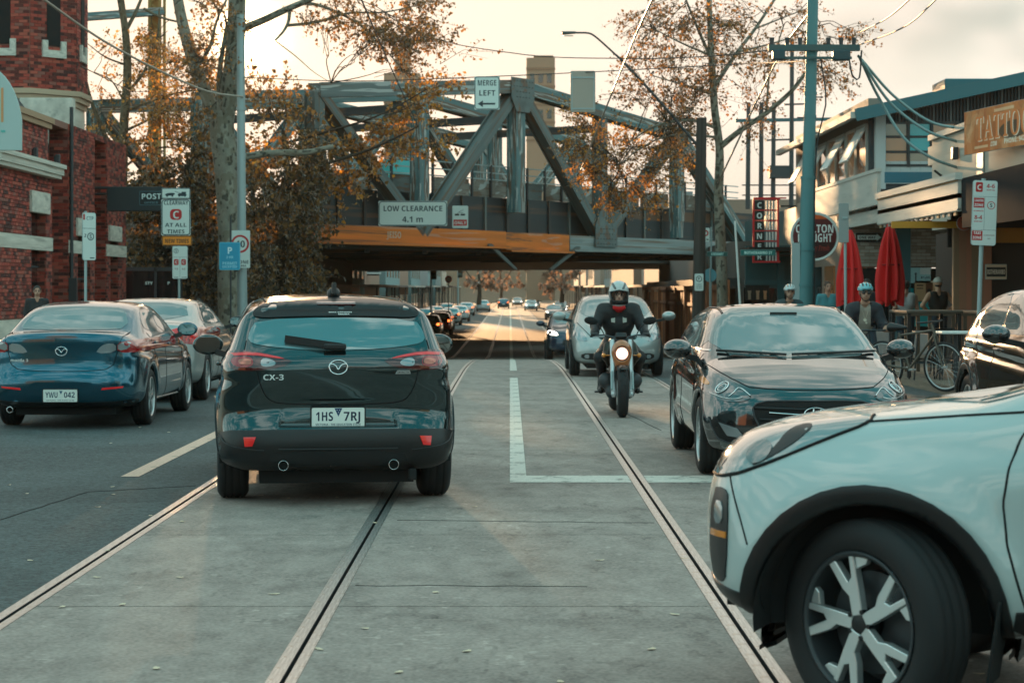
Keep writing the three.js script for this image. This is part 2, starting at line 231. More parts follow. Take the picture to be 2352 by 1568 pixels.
// ---------- wheels: own axis = x, outer face at +x
const tyreCache = new Map();
function lathe(pts, n = 48) { const g = new THREE.LatheGeometry(pts.map(([r, y]) => new THREE.Vector2(r, y)), n); g.rotateZ(-Math.PI / 2); return g; }
function wheel(parent, [x, y, z], { R = 0.32, W = 0.2, rim = 0.21, n = 5, style = 'bar', steer = 0, seg = 40, mat = M.alloy, side = 1, spokeMat } = {}) {
  const w = new THREE.Group(); w.name = 'wheel'; w.position.set(x, y, z); w.rotation.y = (side > 0 ? 0 : Math.PI) + steer; parent.add(w);
  const key = [R, W, rim, n, style, seg].join();
  if (!tyreCache.has(key)) {
    const h = W / 2, t = [[rim, -h * 0.8], [rim + 0.02, -h * 0.95], [(R + rim) / 2, -h * 1.02], [R - 0.03, -h * 0.93], [R - 0.008, -h * 0.78]];
    for (const gx of [-0.45, 0, 0.45]) t.push([R, gx * h - 0.012], [R - 0.008, gx * h - 0.006], [R - 0.008, gx * h + 0.006], [R, gx * h + 0.012]);
    t.push([R - 0.008, h * 0.78], [R - 0.03, h * 0.93], [(R + rim) / 2, h * 1.02], [rim + 0.02, h * 0.95], [rim, h * 0.8]);
    const barrel = lathe([[rim, h * 0.82], [rim + 0.006, h * 0.9], [rim - 0.004, h * 0.92], [rim - 0.016, h * 0.8], [rim - 0.022, -h * 0.7], [rim - 0.03, -h * 0.75], [0.02, -h * 0.75]], seg), sp = [];
    const D = rim - 0.012, o = h * 0.66;
    for (let i = 0; i < n; i++) {
      let g;
      if (style === 'twin') g = [-0.17, 0.17].map((a) => { const s = shape2([[0.035, -0.014], [D, -0.011], [D, 0.011], [0.035, 0.014]], 0.02, 0.004); s.rotateZ(a * 0.75); return s; });
      else if (style === 'fork') g = [shape2([[0.03, -0.024], [0.03, 0.024], [0.1, 0.024], [0.13, 0.05], [D * 0.975, 0.1], [D * 0.99, 0.066], [0.15, 0.018], [0.165, 0.0], [D, -0.002], [D * 0.998, -0.024], [0.12, -0.026]], 0.026, 0.004), shape2([[0.19, -0.026], [D * 0.995, -0.026], [D * 0.96, -0.09], [0.2, -0.07]], 0.018, 0.004)];
      else g = [shape2([[0.03, -0.032], [D, -0.017], [D, 0.017], [0.03, 0.032]], 0.02, 0.004)];
      g.forEach((s) => { s.rotateZ(i / n * 2 * Math.PI + (style === 'fork' ? 1.78 : 0.31)); s.rotateY(Math.PI / 2); s.translate(o - 0.012, 0, 0); sp.push(s); });
    }
    const hub = lathe([[0, o + 0.018], [0.03, o + 0.018], [0.036, o + 0.012], [0.05, o - 0.002], [0.056, o - 0.03]], 24), disc = lathe([[0.05, 0.01], [rim * 0.72, 0.01], [rim * 0.72, -0.012], [0.05, -0.012]], 32), nuts = [];
    for (let i = 0; i < 5; i++) { const a = i / 5 * 6.283 + 0.9; nuts.push(place(new THREE.CylinderGeometry(0.009, 0.009, 0.02, 6), o + 0.012, Math.cos(a) * 0.047, Math.sin(a) * 0.047, 0, 0, Math.PI / 2)); }
    tyreCache.set(key, [lathe(t, seg), merge([barrel]), merge(sp), merge([hub, ...nuts]), disc]);
  }
  const [ty, ba, sp, hu, di] = tyreCache.get(key);
  add('tyre', ty, M.rubber, w); add('rim', ba, style === 'fork' ? M.darkSteel : mat, w); add('spokes', sp, spokeMat ?? mat, w); add('hub', hu, style === 'fork' ? M.black : mat, w); add('brake_disc', di, style === 'fork' ? M.darkSteel : M.galv, w);
  return w;
}
function wheels(group, c, o) { for (const z of c.axles) for (const s of [1, -1]) wheel(group, [s * (c.half - 0.03 - (o.W ?? 0.2) / 2), o.R, z], { ...o, side: s, steer: z < 0 ? (o.steer ?? 0) : 0 }); }
// number plate: flat print on a thin pressed plate
function plate(group, x, y, z, ry, draw, w = 0.372, h = 0.134) { const g = new THREE.Group(); g.name = 'number_plate'; g.position.set(x, y, z); g.rotation.y = ry; group.add(g); add('plate_frame', shape2(roundRect(w + 0.02, h + 0.02, 0.012), 0.008, 0.002), M.black, g); const f = sheet(new THREE.ShapeGeometry(roundRect(w, h, 0.01)), w, h); f.translate(0, 0, 0.0125); add('plate_face', f, new THREE.MeshStandardMaterial({ map: canvas(512, 184, draw), roughness: 0.5 }), g); return g; }
// ================= the ground: strips of road that follow the dip under the bridge
const KL = -7.3, KR = 6.35, RAILS = [-2.36, -0.9, 1.03, 2.49];
function strip(x0, x1, z0, z1, dy = 0, uvs = 1, nx = 1) {
  const zs = []; for (let z = z0; z < z1 - 1e-6; z += z < 36 ? 6 : z < 130 ? 2 : 12) zs.push(z); zs.push(z1);
  const pos = [], nor = [], uv = [], idx = [], X = typeof x0 === 'function' ? x0 : () => x0, Y = typeof x1 === 'function' ? x1 : () => x1;
  zs.forEach((z, j) => { for (let i = 0; i <= nx; i++) { const x = mix(X(z), Y(z), i / nx), s = (road(z + 0.5) - road(z - 0.5)), l = Math.hypot(1, s); pos.push(x, road(z) + dy, -z); nor.push(0, 1 / l, s / l); uv.push(x * uvs, z * uvs); } if (j) for (let i = 0; i < nx; i++) { const a = (j - 1) * (nx + 1) + i, b = a + nx + 1; idx.push(a, a + 1, b, a + 1, b + 1, b); } });
  const g = new THREE.BufferGeometry(); g.setAttribute('position', new THREE.Float32BufferAttribute(pos, 3)); g.setAttribute('normal', new THREE.Float32BufferAttribute(nor, 3)); g.setAttribute('uv', new THREE.Float32BufferAttribute(uv, 2)); g.setIndex(idx); return g;
}
const rep = (t, k) => { const c = t.clone(); c.repeat.set(k, k); c.needsUpdate = true; return c; };
const asphaltT = tex(1024, 1024, (u, v) => { const big = pfbm(u, v, 4, 4, 11), g = pnoise(u * 340, v * 340, 340, 3), g2 = pnoise(u * 150, v * 150, 150, 5), p = smooth(0.56, 0.62, pfbm(u + 0.02 * pnoise(u * 20, v * 20, 20, 8), v, 3, 3, 21)); const k = (0.072 + 0.05 * (big - 0.5) + 0.07 * (g - 0.5) + 0.045 * (g2 - 0.5)) * (1 - 0.2 * p); return [k * 0.86, k * 1.02, k * 1.03]; });
const asphaltB = tex(512, 512, (u, v) => { const k = 0.55 * pnoise(u * 190, v * 190, 190, 3) + 0.45 * pnoise(u * 80, v * 80, 80, 4); return [k, k, k]; }, false);
const concreteT = tex(1024, 1024, (u, v) => {
  const a = pfbm(u, v, 5, 5, 31), b = pfbm(u, v * 0.5, 40, 3, 37), g = pnoise(u * 420, v * 420, 420, 9), st = smooth(0.62, 0.75, pfbm(u, v, 9, 4, 77)), sc = smooth(0.73, 0.8, pnoise(u * 150, v * 60, 150, 91)) * smooth(0.5, 0.8, pnoise(u * 12, v * 12, 12, 14)), wh = smooth(0.82, 0.9, pnoise(u * 90, v * 160, 90, 55)) * smooth(0.55, 0.7, pnoise(u * 9, v * 9, 9, 5));
  const oil = smooth(0.6, 0.72, pfbm(u * 1, v * 0.4 + 0.3, 10, 3, 131)), k = 0.215 + 0.1 * (a - 0.5) + 0.12 * (b - 0.5) + 0.12 * (g - 0.5) - 0.03 * oil - 0.03 * st - 0.05 * sc + 0.1 * wh; return [k * 1.26, k * 1.02, k * 0.9];
});
const concreteB = tex(512, 512, (u, v) => { const k = 0.5 * pnoise(u * 160, v * 160, 160, 3) + 0.5 * pfbm(u, v, 30, 3, 6); return [k, k, k]; }, false);
const asphalt = new THREE.MeshStandardMaterial({ map: rep(asphaltT, 0.22), bumpMap: rep(asphaltB, 0.9), bumpScale: 0.006, roughness: 0.82 });
const concrete = new THREE.MeshStandardMaterial({ map: rep(concreteT, 0.21), bumpMap: rep(concreteB, 0.8), bumpScale: 0.003, roughness: 0.7 });
const paving = new THREE.MeshStandardMaterial({ map: rep(concreteT, 0.5), color: new THREE.Color(0.8, 0.72, 0.6), roughness: 0.85 });
const dirt = std(0.05, 0.045, 0.04, 1);
{
  const g = new THREE.BufferGeometry(), pos = [], idx = [], zs = [-90, 0, 20, 36, 44, 52, 60, 68, 76, 84, 92, 110, 150, 250, 320, 450, 700], xs = [-320, -140, -60, -20, 20, 60, 140, 320];
  zs.forEach((z) => xs.forEach((x) => pos.push(x, road(z) - 0.09, -z)));
  for (let j = 0; j < zs.length - 1; j++) for (let i = 0; i < 7; i++) { const a = j * 8 + i, b = a + 8; idx.push(a, a + 1, b, a + 1, b + 1, b); }
  g.setAttribute('position', new THREE.Float32BufferAttribute(pos, 3)); g.setIndex(idx); g.computeVertexNormals(); struct('ground', g, dirt);
  struct('left_lane_asphalt', strip(KL, RAILS[0] - 0.055, -8, 420, 0, 1, 3), asphalt);
  struct('right_lane_asphalt', strip(RAILS[3] + 0.066, KR, 22, 420, 0, 1, 3), asphalt);
  const seg = [-8, 2.9, 7.6, 9.9, 12.8, 16.1, 19.6, 24, 30, 37, 46, 58, 72, 100, 150, 420], c = [];
  for (let i = 0; i < seg.length - 1; i++) { const a = seg[i] + 0.006, b = seg[i + 1] - 0.006; c.push(strip(RAILS[0] + 0.066, RAILS[1] - 0.055, a, b), strip(RAILS[1] + 0.066, RAILS[2] - 0.055, a, b), strip(RAILS[2] + 0.066, RAILS[3] - 0.055, a, b)); if (b < 22.1) c.push(strip(RAILS[3] + 0.066, KR + (b < 14 ? 14 : 0), a, b)); }
  struct('tram_track_concrete', strip(RAILS[3] + 0.066, KR, 19.61, 22), concrete);
  const slab = tag(new THREE.Group(), null, null, null, 'structure'); slab.name = 'concrete_roadway'; scene.add(slab); c.forEach((s) => add('concrete_slab', s, concrete, slab));
  // kerbs and footpaths, 14 cm above the road
  const kerb = (x, s) => { const o = []; for (let z = -8; z < 250; z += z < 36 ? 6 : 3) { const L = z < 36 ? 6 : 3, a = V(x + s * 0.09, road(z) + 0.07, -z), b = V(x + s * 0.09, road(z + L) + 0.07, -z - L + 0.01); o.push(beam(a, b, 0.18, 0.146, V(0, 1, 0))); } return o; };
  struct('left_kerb', kerb(KL, -1), paving); struct('left_footpath', strip(-12, KL - 0.18, -8, 250, 0.14, 1, 2), paving);
  struct('right_kerb', kerb(KR, 1).filter((_, i) => i > 4), paving); struct('right_footpath', strip(KR + 0.18, 26, 24, 70, 0.14, 1, 4), paving); struct('right_footpath', strip(KR + 0.18, 12, 70, 250, 0.14, 1, 2), paving);
  struct('side_street', strip(KR, 40, 13.9, 24, -0.004, 1, 4), asphalt);
}
// grooved tram rails let into the road
const railWorn = new THREE.MeshStandardMaterial({ map: rep(tex(256, 256, (u, v) => { const s = pnoise(u * 90, v * 3, 90, 2), d = smooth(0.6, 0.8, pfbm(u, v, 8, 3, 9)), k = 0.6 + 0.3 * (s - 0.5); return [k * mix(1, 0.8, d), k * mix(0.97, 0.7, d), k * mix(0.93, 0.6, d)]; }), 4), roughness: 0.34, metalness: 0.9 });
const grooveDirt = std(0.05, 0.03, 0.02, 1);
RAILS.forEach((x, i) => {
  const rail = tag(new THREE.Group(), null, null, null, 'structure'); rail.name = numbered('tram_rail'); scene.add(rail);
  const prof = i % 2 ? [[-0.055, -0.008], [0.022, 0.066]] : [[-0.055, -0.012], [0.02, 0.066]];
  const s = i % 2 ? 1 : 1;
  add('rail_head', [strip(x + prof[0][0], x + prof[0][1] + 0.01, -8, 300, 0.003), strip(x + prof[0][0] + 0.001, x + prof[0][1] + 0.01, -8, 60, -0.03)], railWorn, rail);
  add('guard_lip', [strip(x + prof[1][0], x + prof[1][1], -8, 300, 0.002)], railWorn, rail);
  add('groove_wall', [...[x + prof[0][1] + 0.01, x + prof[1][0]].map((e) => { const g = strip(e - 0.001, e + 0.001, -8, 120, 0); const p = g.attributes.position; for (let k = 0; k < p.count; k += 2) p.setY(k, p.getY(k) - 0.045); g.computeVertexNormals(); return g; })], M.darkSteel, rail);
  add('groove_grit', strip(x + prof[0][1], x + prof[1][0], -8, 120, -0.042), grooveDirt, rail);
});
// painted markings, 4 mm above the road, worn
const worn = (r, g, b, s) => new THREE.MeshStandardMaterial({ map: rep(tex(256, 256, (u, v) => { const w = smooth(0.62, 0.72, pfbm(u, v, 10, 4, s)), n = pnoise(u * 120, v * 120, 120, s), k = (0.86 + 0.28 * (n - 0.5)) * (1 - 0.5 * w); return [r * k, g * k, b * k]; }), 0.9), roughness: 0.7 });
const lineWhite = worn(0.76, 0.68, 0.6, 4), lineWarm = worn(0.8, 0.5, 0.38, 8);  // dashes and edge line: sunlight on white paint put into a pinkish colour
struct('centre_line', strip((z) => 0.0 + 0.0 * z, (z) => 0.135, 16.3, 330, 0.005), lineWhite);
struct('stop_line', [strip(0.0, RAILS[2] - 0.06, 16.25, 16.29 + 0.56, 0.004), strip(RAILS[2] + 0.07, RAILS[3] - 0.06, 16.25, 16.85, 0.004), strip(RAILS[3] + 0.07, 4.2, 16.25, 16.85, 0.004)], lineWhite);
for (const [a, b] of [[16.75, 23], [31, 37], [45, 51], [59, 65], [73, 79], [87, 93], [101, 107], [118, 124], [140, 148]]) struct('lane_dash', strip(-3.19, -3.04, a, b, 0.004), lineWarm);
{ const g = new THREE.PlaneGeometry(500, 60, 60, 14), p = g.attributes.position; for (let i = 0; i < p.count; i++) p.setZ(i, 9 * smooth(-30, 30, p.getY(i)) * (0.6 + 0.8 * vnoise(p.getX(i) / 40, p.getY(i) / 30))); g.rotateX(-Math.PI / 2); g.computeVertexNormals(); g.translate(0, -1.2, -470); struct('far_hill', g, std(0.12, 0.08, 0.05, 1)); }  // brown hill added over the pale sky band, standing for far haze
struct('edge_line', strip(4.3, 4.42, 50, 240, 0.004), lineWarm);
{ // saw cuts and cracks in the concrete
  const r = rng(5), c = []; const line = (x0, z0, x1, z1, w) => { const n = 9; const p = []; for (let i = 0; i <= n; i++) p.push(V(mix(x0, x1, i / n) + (i % n ? (r() - 0.5) * 0.02 : 0), 0.001, -mix(z0, z1, i / n) - (i % n ? (r() - 0.5) * 0.05 : 0))); for (let i = 0; i < n; i++) c.push(beam(p[i], p[i + 1], w, 0.003, V(0, 1, 0))); };
  line(-0.75, 13.6, 0.95, 13.45, 0.006); line(2.62, 20.5, 3.0, 14.8, 0.012); line(2.78, 20.5, 3.16, 14.8, 0.012); line(1.3, 27.5, 1.65, 22.3, 0.012); line(-0.8, 10.6, 0.4, 10.55, 0.005); line(-3.4, 13.6, -3.2, 15.5, 0.014); line(-3.2, 15.5, -2.46, 16.0, 0.014); line(-4.6, 11.4, -3.4, 13.6, 0.012);
  struct('road_joints', c, M.gap);
}
{ // fallen leaves lying about the road
  const r = rng(77), leaf = new THREE.CircleGeometry(0.017, 7); leaf.scale(1, 0.7, 1); leaf.rotateX(-Math.PI / 2); const p = leaf.attributes.position; for (let i = 1; i < p.count; i++) p.setY(i, 0.001 + 0.003 * ((i * 7) % 3) / 2); leaf.computeVertexNormals();
  const mats = [std(0.72, 0.56, 0.4, 0.8), std(0.4, 0.3, 0.16, 0.8)], im = new THREE.InstancedMesh(leaf, mats[0], 70), m = new THREE.Matrix4();
  for (let i = 0; i < 70; i++) { const z = 7.5 + 22 * r() * r(), x = -4.5 + r() * 6.8; im.setMatrixAt(i, m.makeRotationY(r() * 6).scale(V(1 + r(), 1, 1 + r() * 0.6)).setPosition(x, 0.003, -z)); }
  im.name = 'fallen_leaves'; scene.add(tag(im, 'pale fallen leaves scattered over the tram track concrete', 'fallen leaves', null, 'stuff'));
}

// ================= brickwork: courses of single bricks on a mortar backing
const brickGeos = [0, 1, 2].map(() => new THREE.BoxGeometry(1, 1, 1));
function bricks(parent, o, u, n, w, h, { holes = [], near = 0, seed = 1, tones, mats, rowsFrom = 0, len = 0.235, ht = 0.086 } = {}) {
  const r = rng(seed), list = [], up = V(0, 1, 0), basis = new THREE.Matrix4().makeBasis(u, up, n);
  for (let row = 0; (row + 1) * ht <= h; row++) {
    const v = row * ht + ht / 2; let spans = [[0, w]];
    for (const [a, b, c, d] of holes) if (v > c && v < d) spans = spans.flatMap(([s, e]) => [[s, Math.min(e, a)], [Math.max(s, b), e]].filter(([x, y]) => y - x > 0.03));
    for (const [s, e] of spans) { const off = (row % 2) * len / 2; let x = Math.floor((s - off) / len) * len + off; for (; x < e; x += len) { const a = Math.max(x, s), b = Math.min(x + len, e); if (b - a > 0.03) list.push([(a + b) / 2, v, b - a - 0.012]); } }
  }
  const at = ([x, y, l], m) => { m.copy(basis).scale(V(l, ht - 0.012, 0.03)); return m.setPosition(o.clone().addScaledVector(u, x).addScaledVector(up, y).addScaledVector(n, -0.006 + 0.004 * r())); };
  const m = new THREE.Matrix4(), pick = () => Math.floor(r() * mats.length), dist = (b) => o.clone().addScaledVector(u, b[0]).setY(0).length();
  list.sort((a, b) => dist(a) - dist(b));
  const rows = list.map((b) => [b, pick()]);
  for (const [b, k] of rows.slice(0, near)) { const q = new THREE.Mesh(brickGeos[k % 3], mats[k]); q.name = 'brick'; q.castShadow = q.receiveShadow = true; at(b, m); m.decompose(q.position, q.quaternion, q.scale); parent.add(q); }
  const rest = rows.slice(near), im = new THREE.InstancedMesh(brickGeos[0], mats[0].clone(), rest.length); im.material.color.setRGB(1, 1, 1);
  rest.forEach(([b, k], i) => { im.setMatrixAt(i, at(b, m)); im.setColorAt(i, mats[k].color); }); im.name = 'brick_courses'; im.userData.kind = 'stuff'; parent.add(im);
}
const redBricks = [[0.3, 0.045, 0.03], [0.38, 0.06, 0.042], [0.22, 0.035, 0.026], [0.42, 0.09, 0.06], [0.12, 0.025, 0.02], [0.07, 0.02, 0.018], [0.26, 0.09, 0.07]].map((c) => std(...c, 0.85)), paleBricks = [[0.42, 0.36, 0.3], [0.36, 0.3, 0.25], [0.47, 0.42, 0.36], [0.3, 0.25, 0.2]].map((c) => std(...c, 0.85));
const mortar = std(0.26, 0.12, 0.09, 0.95), stoneT = tex(256, 256, (u, v) => { const k = 0.78 + 0.5 * (pfbm(u, v, 6, 4, 3) - 0.5) - 0.25 * smooth(0.62, 0.8, pfbm(u, v, 4, 3, 12)); return [0.76 * k, 0.7 * k, 0.6 * k]; }), stone = new THREE.MeshStandardMaterial({ map: stoneT, roughness: 0.85 }), slate = std(0.035, 0.037, 0.042, 0.7), darkGlass = phys(0.012, 0.013, 0.015, 0.08, 0, { clearcoat: 1 });

{ // ---------- the red brick post office on the left
  const X = -11.5, b = thing('brick_building', 'ornate red brick post office with cream stone bands, narrow windows and a corner tower', 'building');
  const zOf = (x) => -X * F / (CX - x), U = V(0, 0, -1), N = V(1, 0, 0), z0 = zOf(-25), z1 = zOf(288), L = z1 - z0, base = 0.1, o = V(X, base, -z0);
  const yAt = (x, y) => py(y, zOf(x)) - base, c = (x) => zOf(x) - z0;
  const wins = [[70, 104, 302 / 1, 742], [177, 206, 545, 742], [268, 287, 560, 742]];
  const holes = [[c(70), c(104), 0.1, yAt(87, 486)], [c(118), c(157), 0, 5.6], [c(177), c(206), 0.1, yAt(190, 541)], [c(216), c(243), 0, 5.6], [c(252), c(270), 0.1, yAt(260, 553)]];
  const top1 = yAt(60, 388), top2 = yAt(200, 300);
  const band0 = yAt(60, 572), band1 = yAt(60, 540);
  // mortar backing, split round the openings
  const cuts = [0, ...holes.flatMap((h) => [h[0], h[1]]), L], back = [];
  for (let i = 0; i < cuts.length - 1; i++) { const hole = i % 2 ? holes[(i - 1) / 2] : null, w = cuts[i + 1] - cuts[i], y0 = hole ? hole[3] : 0, top = cuts[i] < c(118) ? top1 : top2; if (top > y0 + 0.05) back.push(box(0.5, top - y0, w, X - 0.27, base + (top + y0) / 2, -z0 - cuts[i] - w / 2)); }
  add('wall', back, mortar, b);
  const hh = [...holes, [0, L, band0 - 0.0, band1], [0, c(118), 0.2, 0.75]];
  bricks(b, V(X, base, -z0), U, N, c(118), top1, { holes: hh, near: 200, seed: 3, mats: redBricks });
  bricks(b, V(X, base, -z0 - c(157)), U, N, L - c(157), top2, { holes: hh.map(([a, e, f, g]) => [a - c(157), e - c(157), f, g]), near: 60, seed: 4, mats: redBricks });
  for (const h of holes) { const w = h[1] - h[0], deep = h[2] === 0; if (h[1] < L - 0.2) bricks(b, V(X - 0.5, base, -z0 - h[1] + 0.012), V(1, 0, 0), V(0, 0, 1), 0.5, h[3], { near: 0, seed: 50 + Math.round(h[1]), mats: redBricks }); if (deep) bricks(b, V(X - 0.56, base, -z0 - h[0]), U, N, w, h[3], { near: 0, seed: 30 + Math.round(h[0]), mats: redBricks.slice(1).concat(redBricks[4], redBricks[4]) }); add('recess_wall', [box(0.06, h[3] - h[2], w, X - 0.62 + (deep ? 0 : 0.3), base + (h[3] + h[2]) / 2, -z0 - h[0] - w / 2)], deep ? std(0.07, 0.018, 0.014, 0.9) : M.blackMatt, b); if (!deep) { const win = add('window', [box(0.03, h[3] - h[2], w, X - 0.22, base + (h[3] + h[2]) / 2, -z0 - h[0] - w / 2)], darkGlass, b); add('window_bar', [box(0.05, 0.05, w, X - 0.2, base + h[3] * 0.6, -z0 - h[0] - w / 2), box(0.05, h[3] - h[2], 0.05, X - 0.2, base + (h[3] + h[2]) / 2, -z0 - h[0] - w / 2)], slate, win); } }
  // stone: band, plinth, lintels, cornice, scrolls
  const runs = [[0, c(118)], [c(157), c(216)], [c(243), L]];
  for (const [a, e] of runs) { add('stone_band', box(0.12, band1 - band0, e - a, X - 0.03, base + (band0 + band1) / 2, -z0 - (a + e) / 2), stone, b); }
  add('stone_plinth', box(0.2, 0.55, c(70), X - 0.02, base + 0.47, -z0 - c(70) / 2), stone, b);
  for (const [x0, x1, ya, yb] of [[66, 108, 436, 486], [173, 212, 500, 541], [247, 274, 517, 553]]) { const y1 = yAt(x0, ya), y0 = yAt(x0, yb); add('stone_lintel', rbox(0.14, y1 - y0, c(x1) - c(x0), 0.02, X + 0.01, base + (y0 + y1) / 2, -z0 - (c(x0) + c(x1)) / 2), stone, b); }
  add('cornice', [box(0.5, 0.16, c(122), X + 0.02, base + top1 + 0.08, -z0 - c(122) / 2), box(0.62, 0.1, c(122) + 0.06, X + 0.02, base + top1 + 0.212, -z0 - c(122) / 2), box(0.4, 0.09, c(122) - 0.1, X + 0.02, base + top1 - 0.047, -z0 - c(122) / 2)], stone, b);
  add('upper_course', [box(0.42, 1.0, c(112), X - 0.26, base + top1 + 0.76, -z0 - c(112) / 2)], mortar, b); bricks(b, V(X - 0.04, base + top1 + 0.26, -z0), U, N, c(112), 0.95, { near: 20, seed: 6, mats: redBricks });
  add('parapet_coping', [box(0.6, 0.14, c(116), X - 0.2, base + top1 + 1.34, -z0 - c(116) / 2), box(0.5, 0.12, c(114), X - 0.2, base + top1 + 1.2, -z0 - c(114) / 2)], std(0.42, 0.26, 0.16, 0.8), b);
  add('roof', [beam(V(X - 2, base + top1 + 3.0, -z0 - 0.5), V(X - 0.7, base + top1 + 1.2, -z0 - 0.5), 0.1, 9, V(0, 0, 1)).translate(0, 0, -3)], slate, b);
  const scroll = () => { const s = new THREE.Shape(); s.moveTo(0, 0); s.lineTo(0.62, 0); s.lineTo(0.62, 0.1); s.lineTo(0.52, 0.16); s.quadraticCurveTo(0.42, 0.34, 0.36, 0.62); s.quadraticCurveTo(0.22, 0.95, 0, 1.02); s.lineTo(0, 0); return shape2(s, 0.3, 0.015); };
  for (const [x, y] of [[118, 728], [216, 724]]) { const g = scroll(); g.rotateY(0.0); g.translate(X - 0.75, py(y, zOf(x)), -zOf(x) - 0.3); add('stone_scroll', g, stone, b); }
  for (const x of [12, 66, 118]) add('cornice_lamp', [rbox(0.12, 0.26, 0.14, 0.03, X + 0.15, base + top1 + 0.4, -z0 - c(x)), box(0.04, 0.3, 0.04, X + 0.05, base + top1 + 0.35, -z0 - c(x) - 0.12)], M.darkSteel, b);
  add('downpipe', [cyl(0.05, 0.05, V(X + 0.06, 0.4, -zOf(158)), V(X + 0.06, 6.3, -zOf(158)), 10), box(0.2, 0.7, 0.14, X + 0.1, 1.5, -zOf(158))], M.darkSteel, b);
  // tower: eight sides of brick over a stone skirt
  const tc = V(-13.75, 0, -57.2), tr = 1.95, tb = py(214, 55.6), ring = (r, y0, y1) => { const g = new THREE.CylinderGeometry(r, r, y1 - y0, 8, 1); g.rotateY(Math.PI / 8); g.translate(tc.x, (y0 + y1) / 2, tc.z); return g; };
  add('tower', ring(tr - 0.03, tb, tb + 5), mortar, b);
  for (let i = -1; i < 3; i++) {
    const a = i * Math.PI / 4, n = V(Math.sin(a), 0, Math.cos(a)), u = V(Math.cos(a), 0, -Math.sin(a)), ap = tr * Math.cos(Math.PI / 8), wd = 2 * tr * Math.sin(Math.PI / 8) - 0.03, oo = tc.clone().addScaledVector(n, ap - 0.02).addScaledVector(u, -wd / 2).setY(tb), hw = 0.21;
    bricks(b, oo, u, n, wd, 3.6, { holes: [[wd / 2 - hw, wd / 2 + hw, 1.32, 9]], near: i === 0 ? 40 : 0, seed: 9 + i, mats: redBricks });
    const pl = (w, h, d, y, out) => { const g = new THREE.BoxGeometry(w, h, d); g.rotateY(a); const p = tc.clone().addScaledVector(n, ap + out); g.translate(p.x, y, p.z); return g; };
    add('tower_window', pl(hw * 2, 2.6, 0.04, tb + 2.62, -0.012), M.blackMatt, b);
    add('window_sill', [pl(0.74, 0.2, 0.1, tb + 1.1, 0.01), pl(0.16, 0.26, 0.1, tb + 1.33, 0.01).translate(-0.29 * u.x, 0, -0.29 * u.z), pl(0.16, 0.26, 0.1, tb + 1.33, 0.01).translate(0.29 * u.x, 0, 0.29 * u.z)], stone, b);
  }
  add('tower_cornice', [ring(tr + 0.12, tb - 0.02, tb + 0.12), ring(tr + 0.05, tb - 0.16, tb - 0.03), ring(tr - 0.04, tb - 0.3, tb - 0.17)], std(0.5, 0.36, 0.25, 0.8), b);
  add('stone_skirt', [ring(tr - 0.1, tb - 1.35, tb - 0.31)], stone, b);
  add('tower_base', [ring(tr - 0.02, 1, tb - 1.36)], redBricks[1], b);
  { const g = shape2([[1.12, 0], [1.4, 0], [1.4, 1.7], [0, 1.7], [0, 1.55]], 0.4, 0.02); g.translate(px(46, 54.5), py(372, 54.5), -54.8); add('stone_gable', g, stone, b); const q = shape2([[0, 1.52], [0, 0.75], [0.95, 0.2], [1.08, 0.02]], 0.3, 0.01); q.translate(px(46, 54.4), py(372, 54.4), -54.6); add('slate_valley', q, slate, b); }
  add('brick_pier', [box(0.5, 5.0, 0.55, -12.0, 2.5, -55.3)], mortar, b); bricks(b, V(-12.24, 0.1, -55.01), V(1, 0, 0), V(0, 0, 1), 0.48, 4.9, { near: 0, seed: 8, mats: redBricks });
}

// ---------- steel truss railway bridge, askew over the street
const BA = V(px(735, 68), 0, -68), BB = V(px(1690, 91), 0, -91), BD = BB.clone().sub(BA), BL = BD.length(), bd = BD.clone().normalize(), bn = V(-bd.z, 0, bd.x).multiplyScalar(-1); if (bn.z > 0) bn.negate();
const bAt = (s, y, back = 0) => BA.clone().addScaledVector(BD, s).addScaledVector(bn, back).setY(y);
const steelT = (r, g, b, s, gr = 0) => new THREE.MeshStandardMaterial({ map: rep(tex(512, 512, (u, v) => { const a = pfbm(u, v, 6, 5, s), ru = smooth(0.52, 0.66, pfbm(u, v * 0.6, 9, 4, s + 3)), q = gr * smooth(0.55, 0.6, pfbm(u, v, 14, 2, s + 8)) * smooth(0.48, 0.52, pfbm(u, v, 5, 2, s + 9)), k = 0.75 + 0.6 * (a - 0.5); return [mix(mix(r * k, 0.15, ru * 0.75), 0.4, q), mix(mix(g * k, 0.065, ru * 0.75), 0.42, q), mix(mix(b * k, 0.03, ru * 0.75), 0.4, q)]; }), 0.5), roughness: 0.6, metalness: 0.15 });
const steelGrey = steelT(0.14, 0.175, 0.17, 5), steelTeal = steelT(0.1, 0.2, 0.21, 15, 0.8), steelDeep = steelT(0.03, 0.04, 0.045, 25), steelOrange = steelT(0.9, 0.21, 0.015, 35, 0.25), graffiti = steelT(0.3, 0.27, 0.23, 45, 1.1);
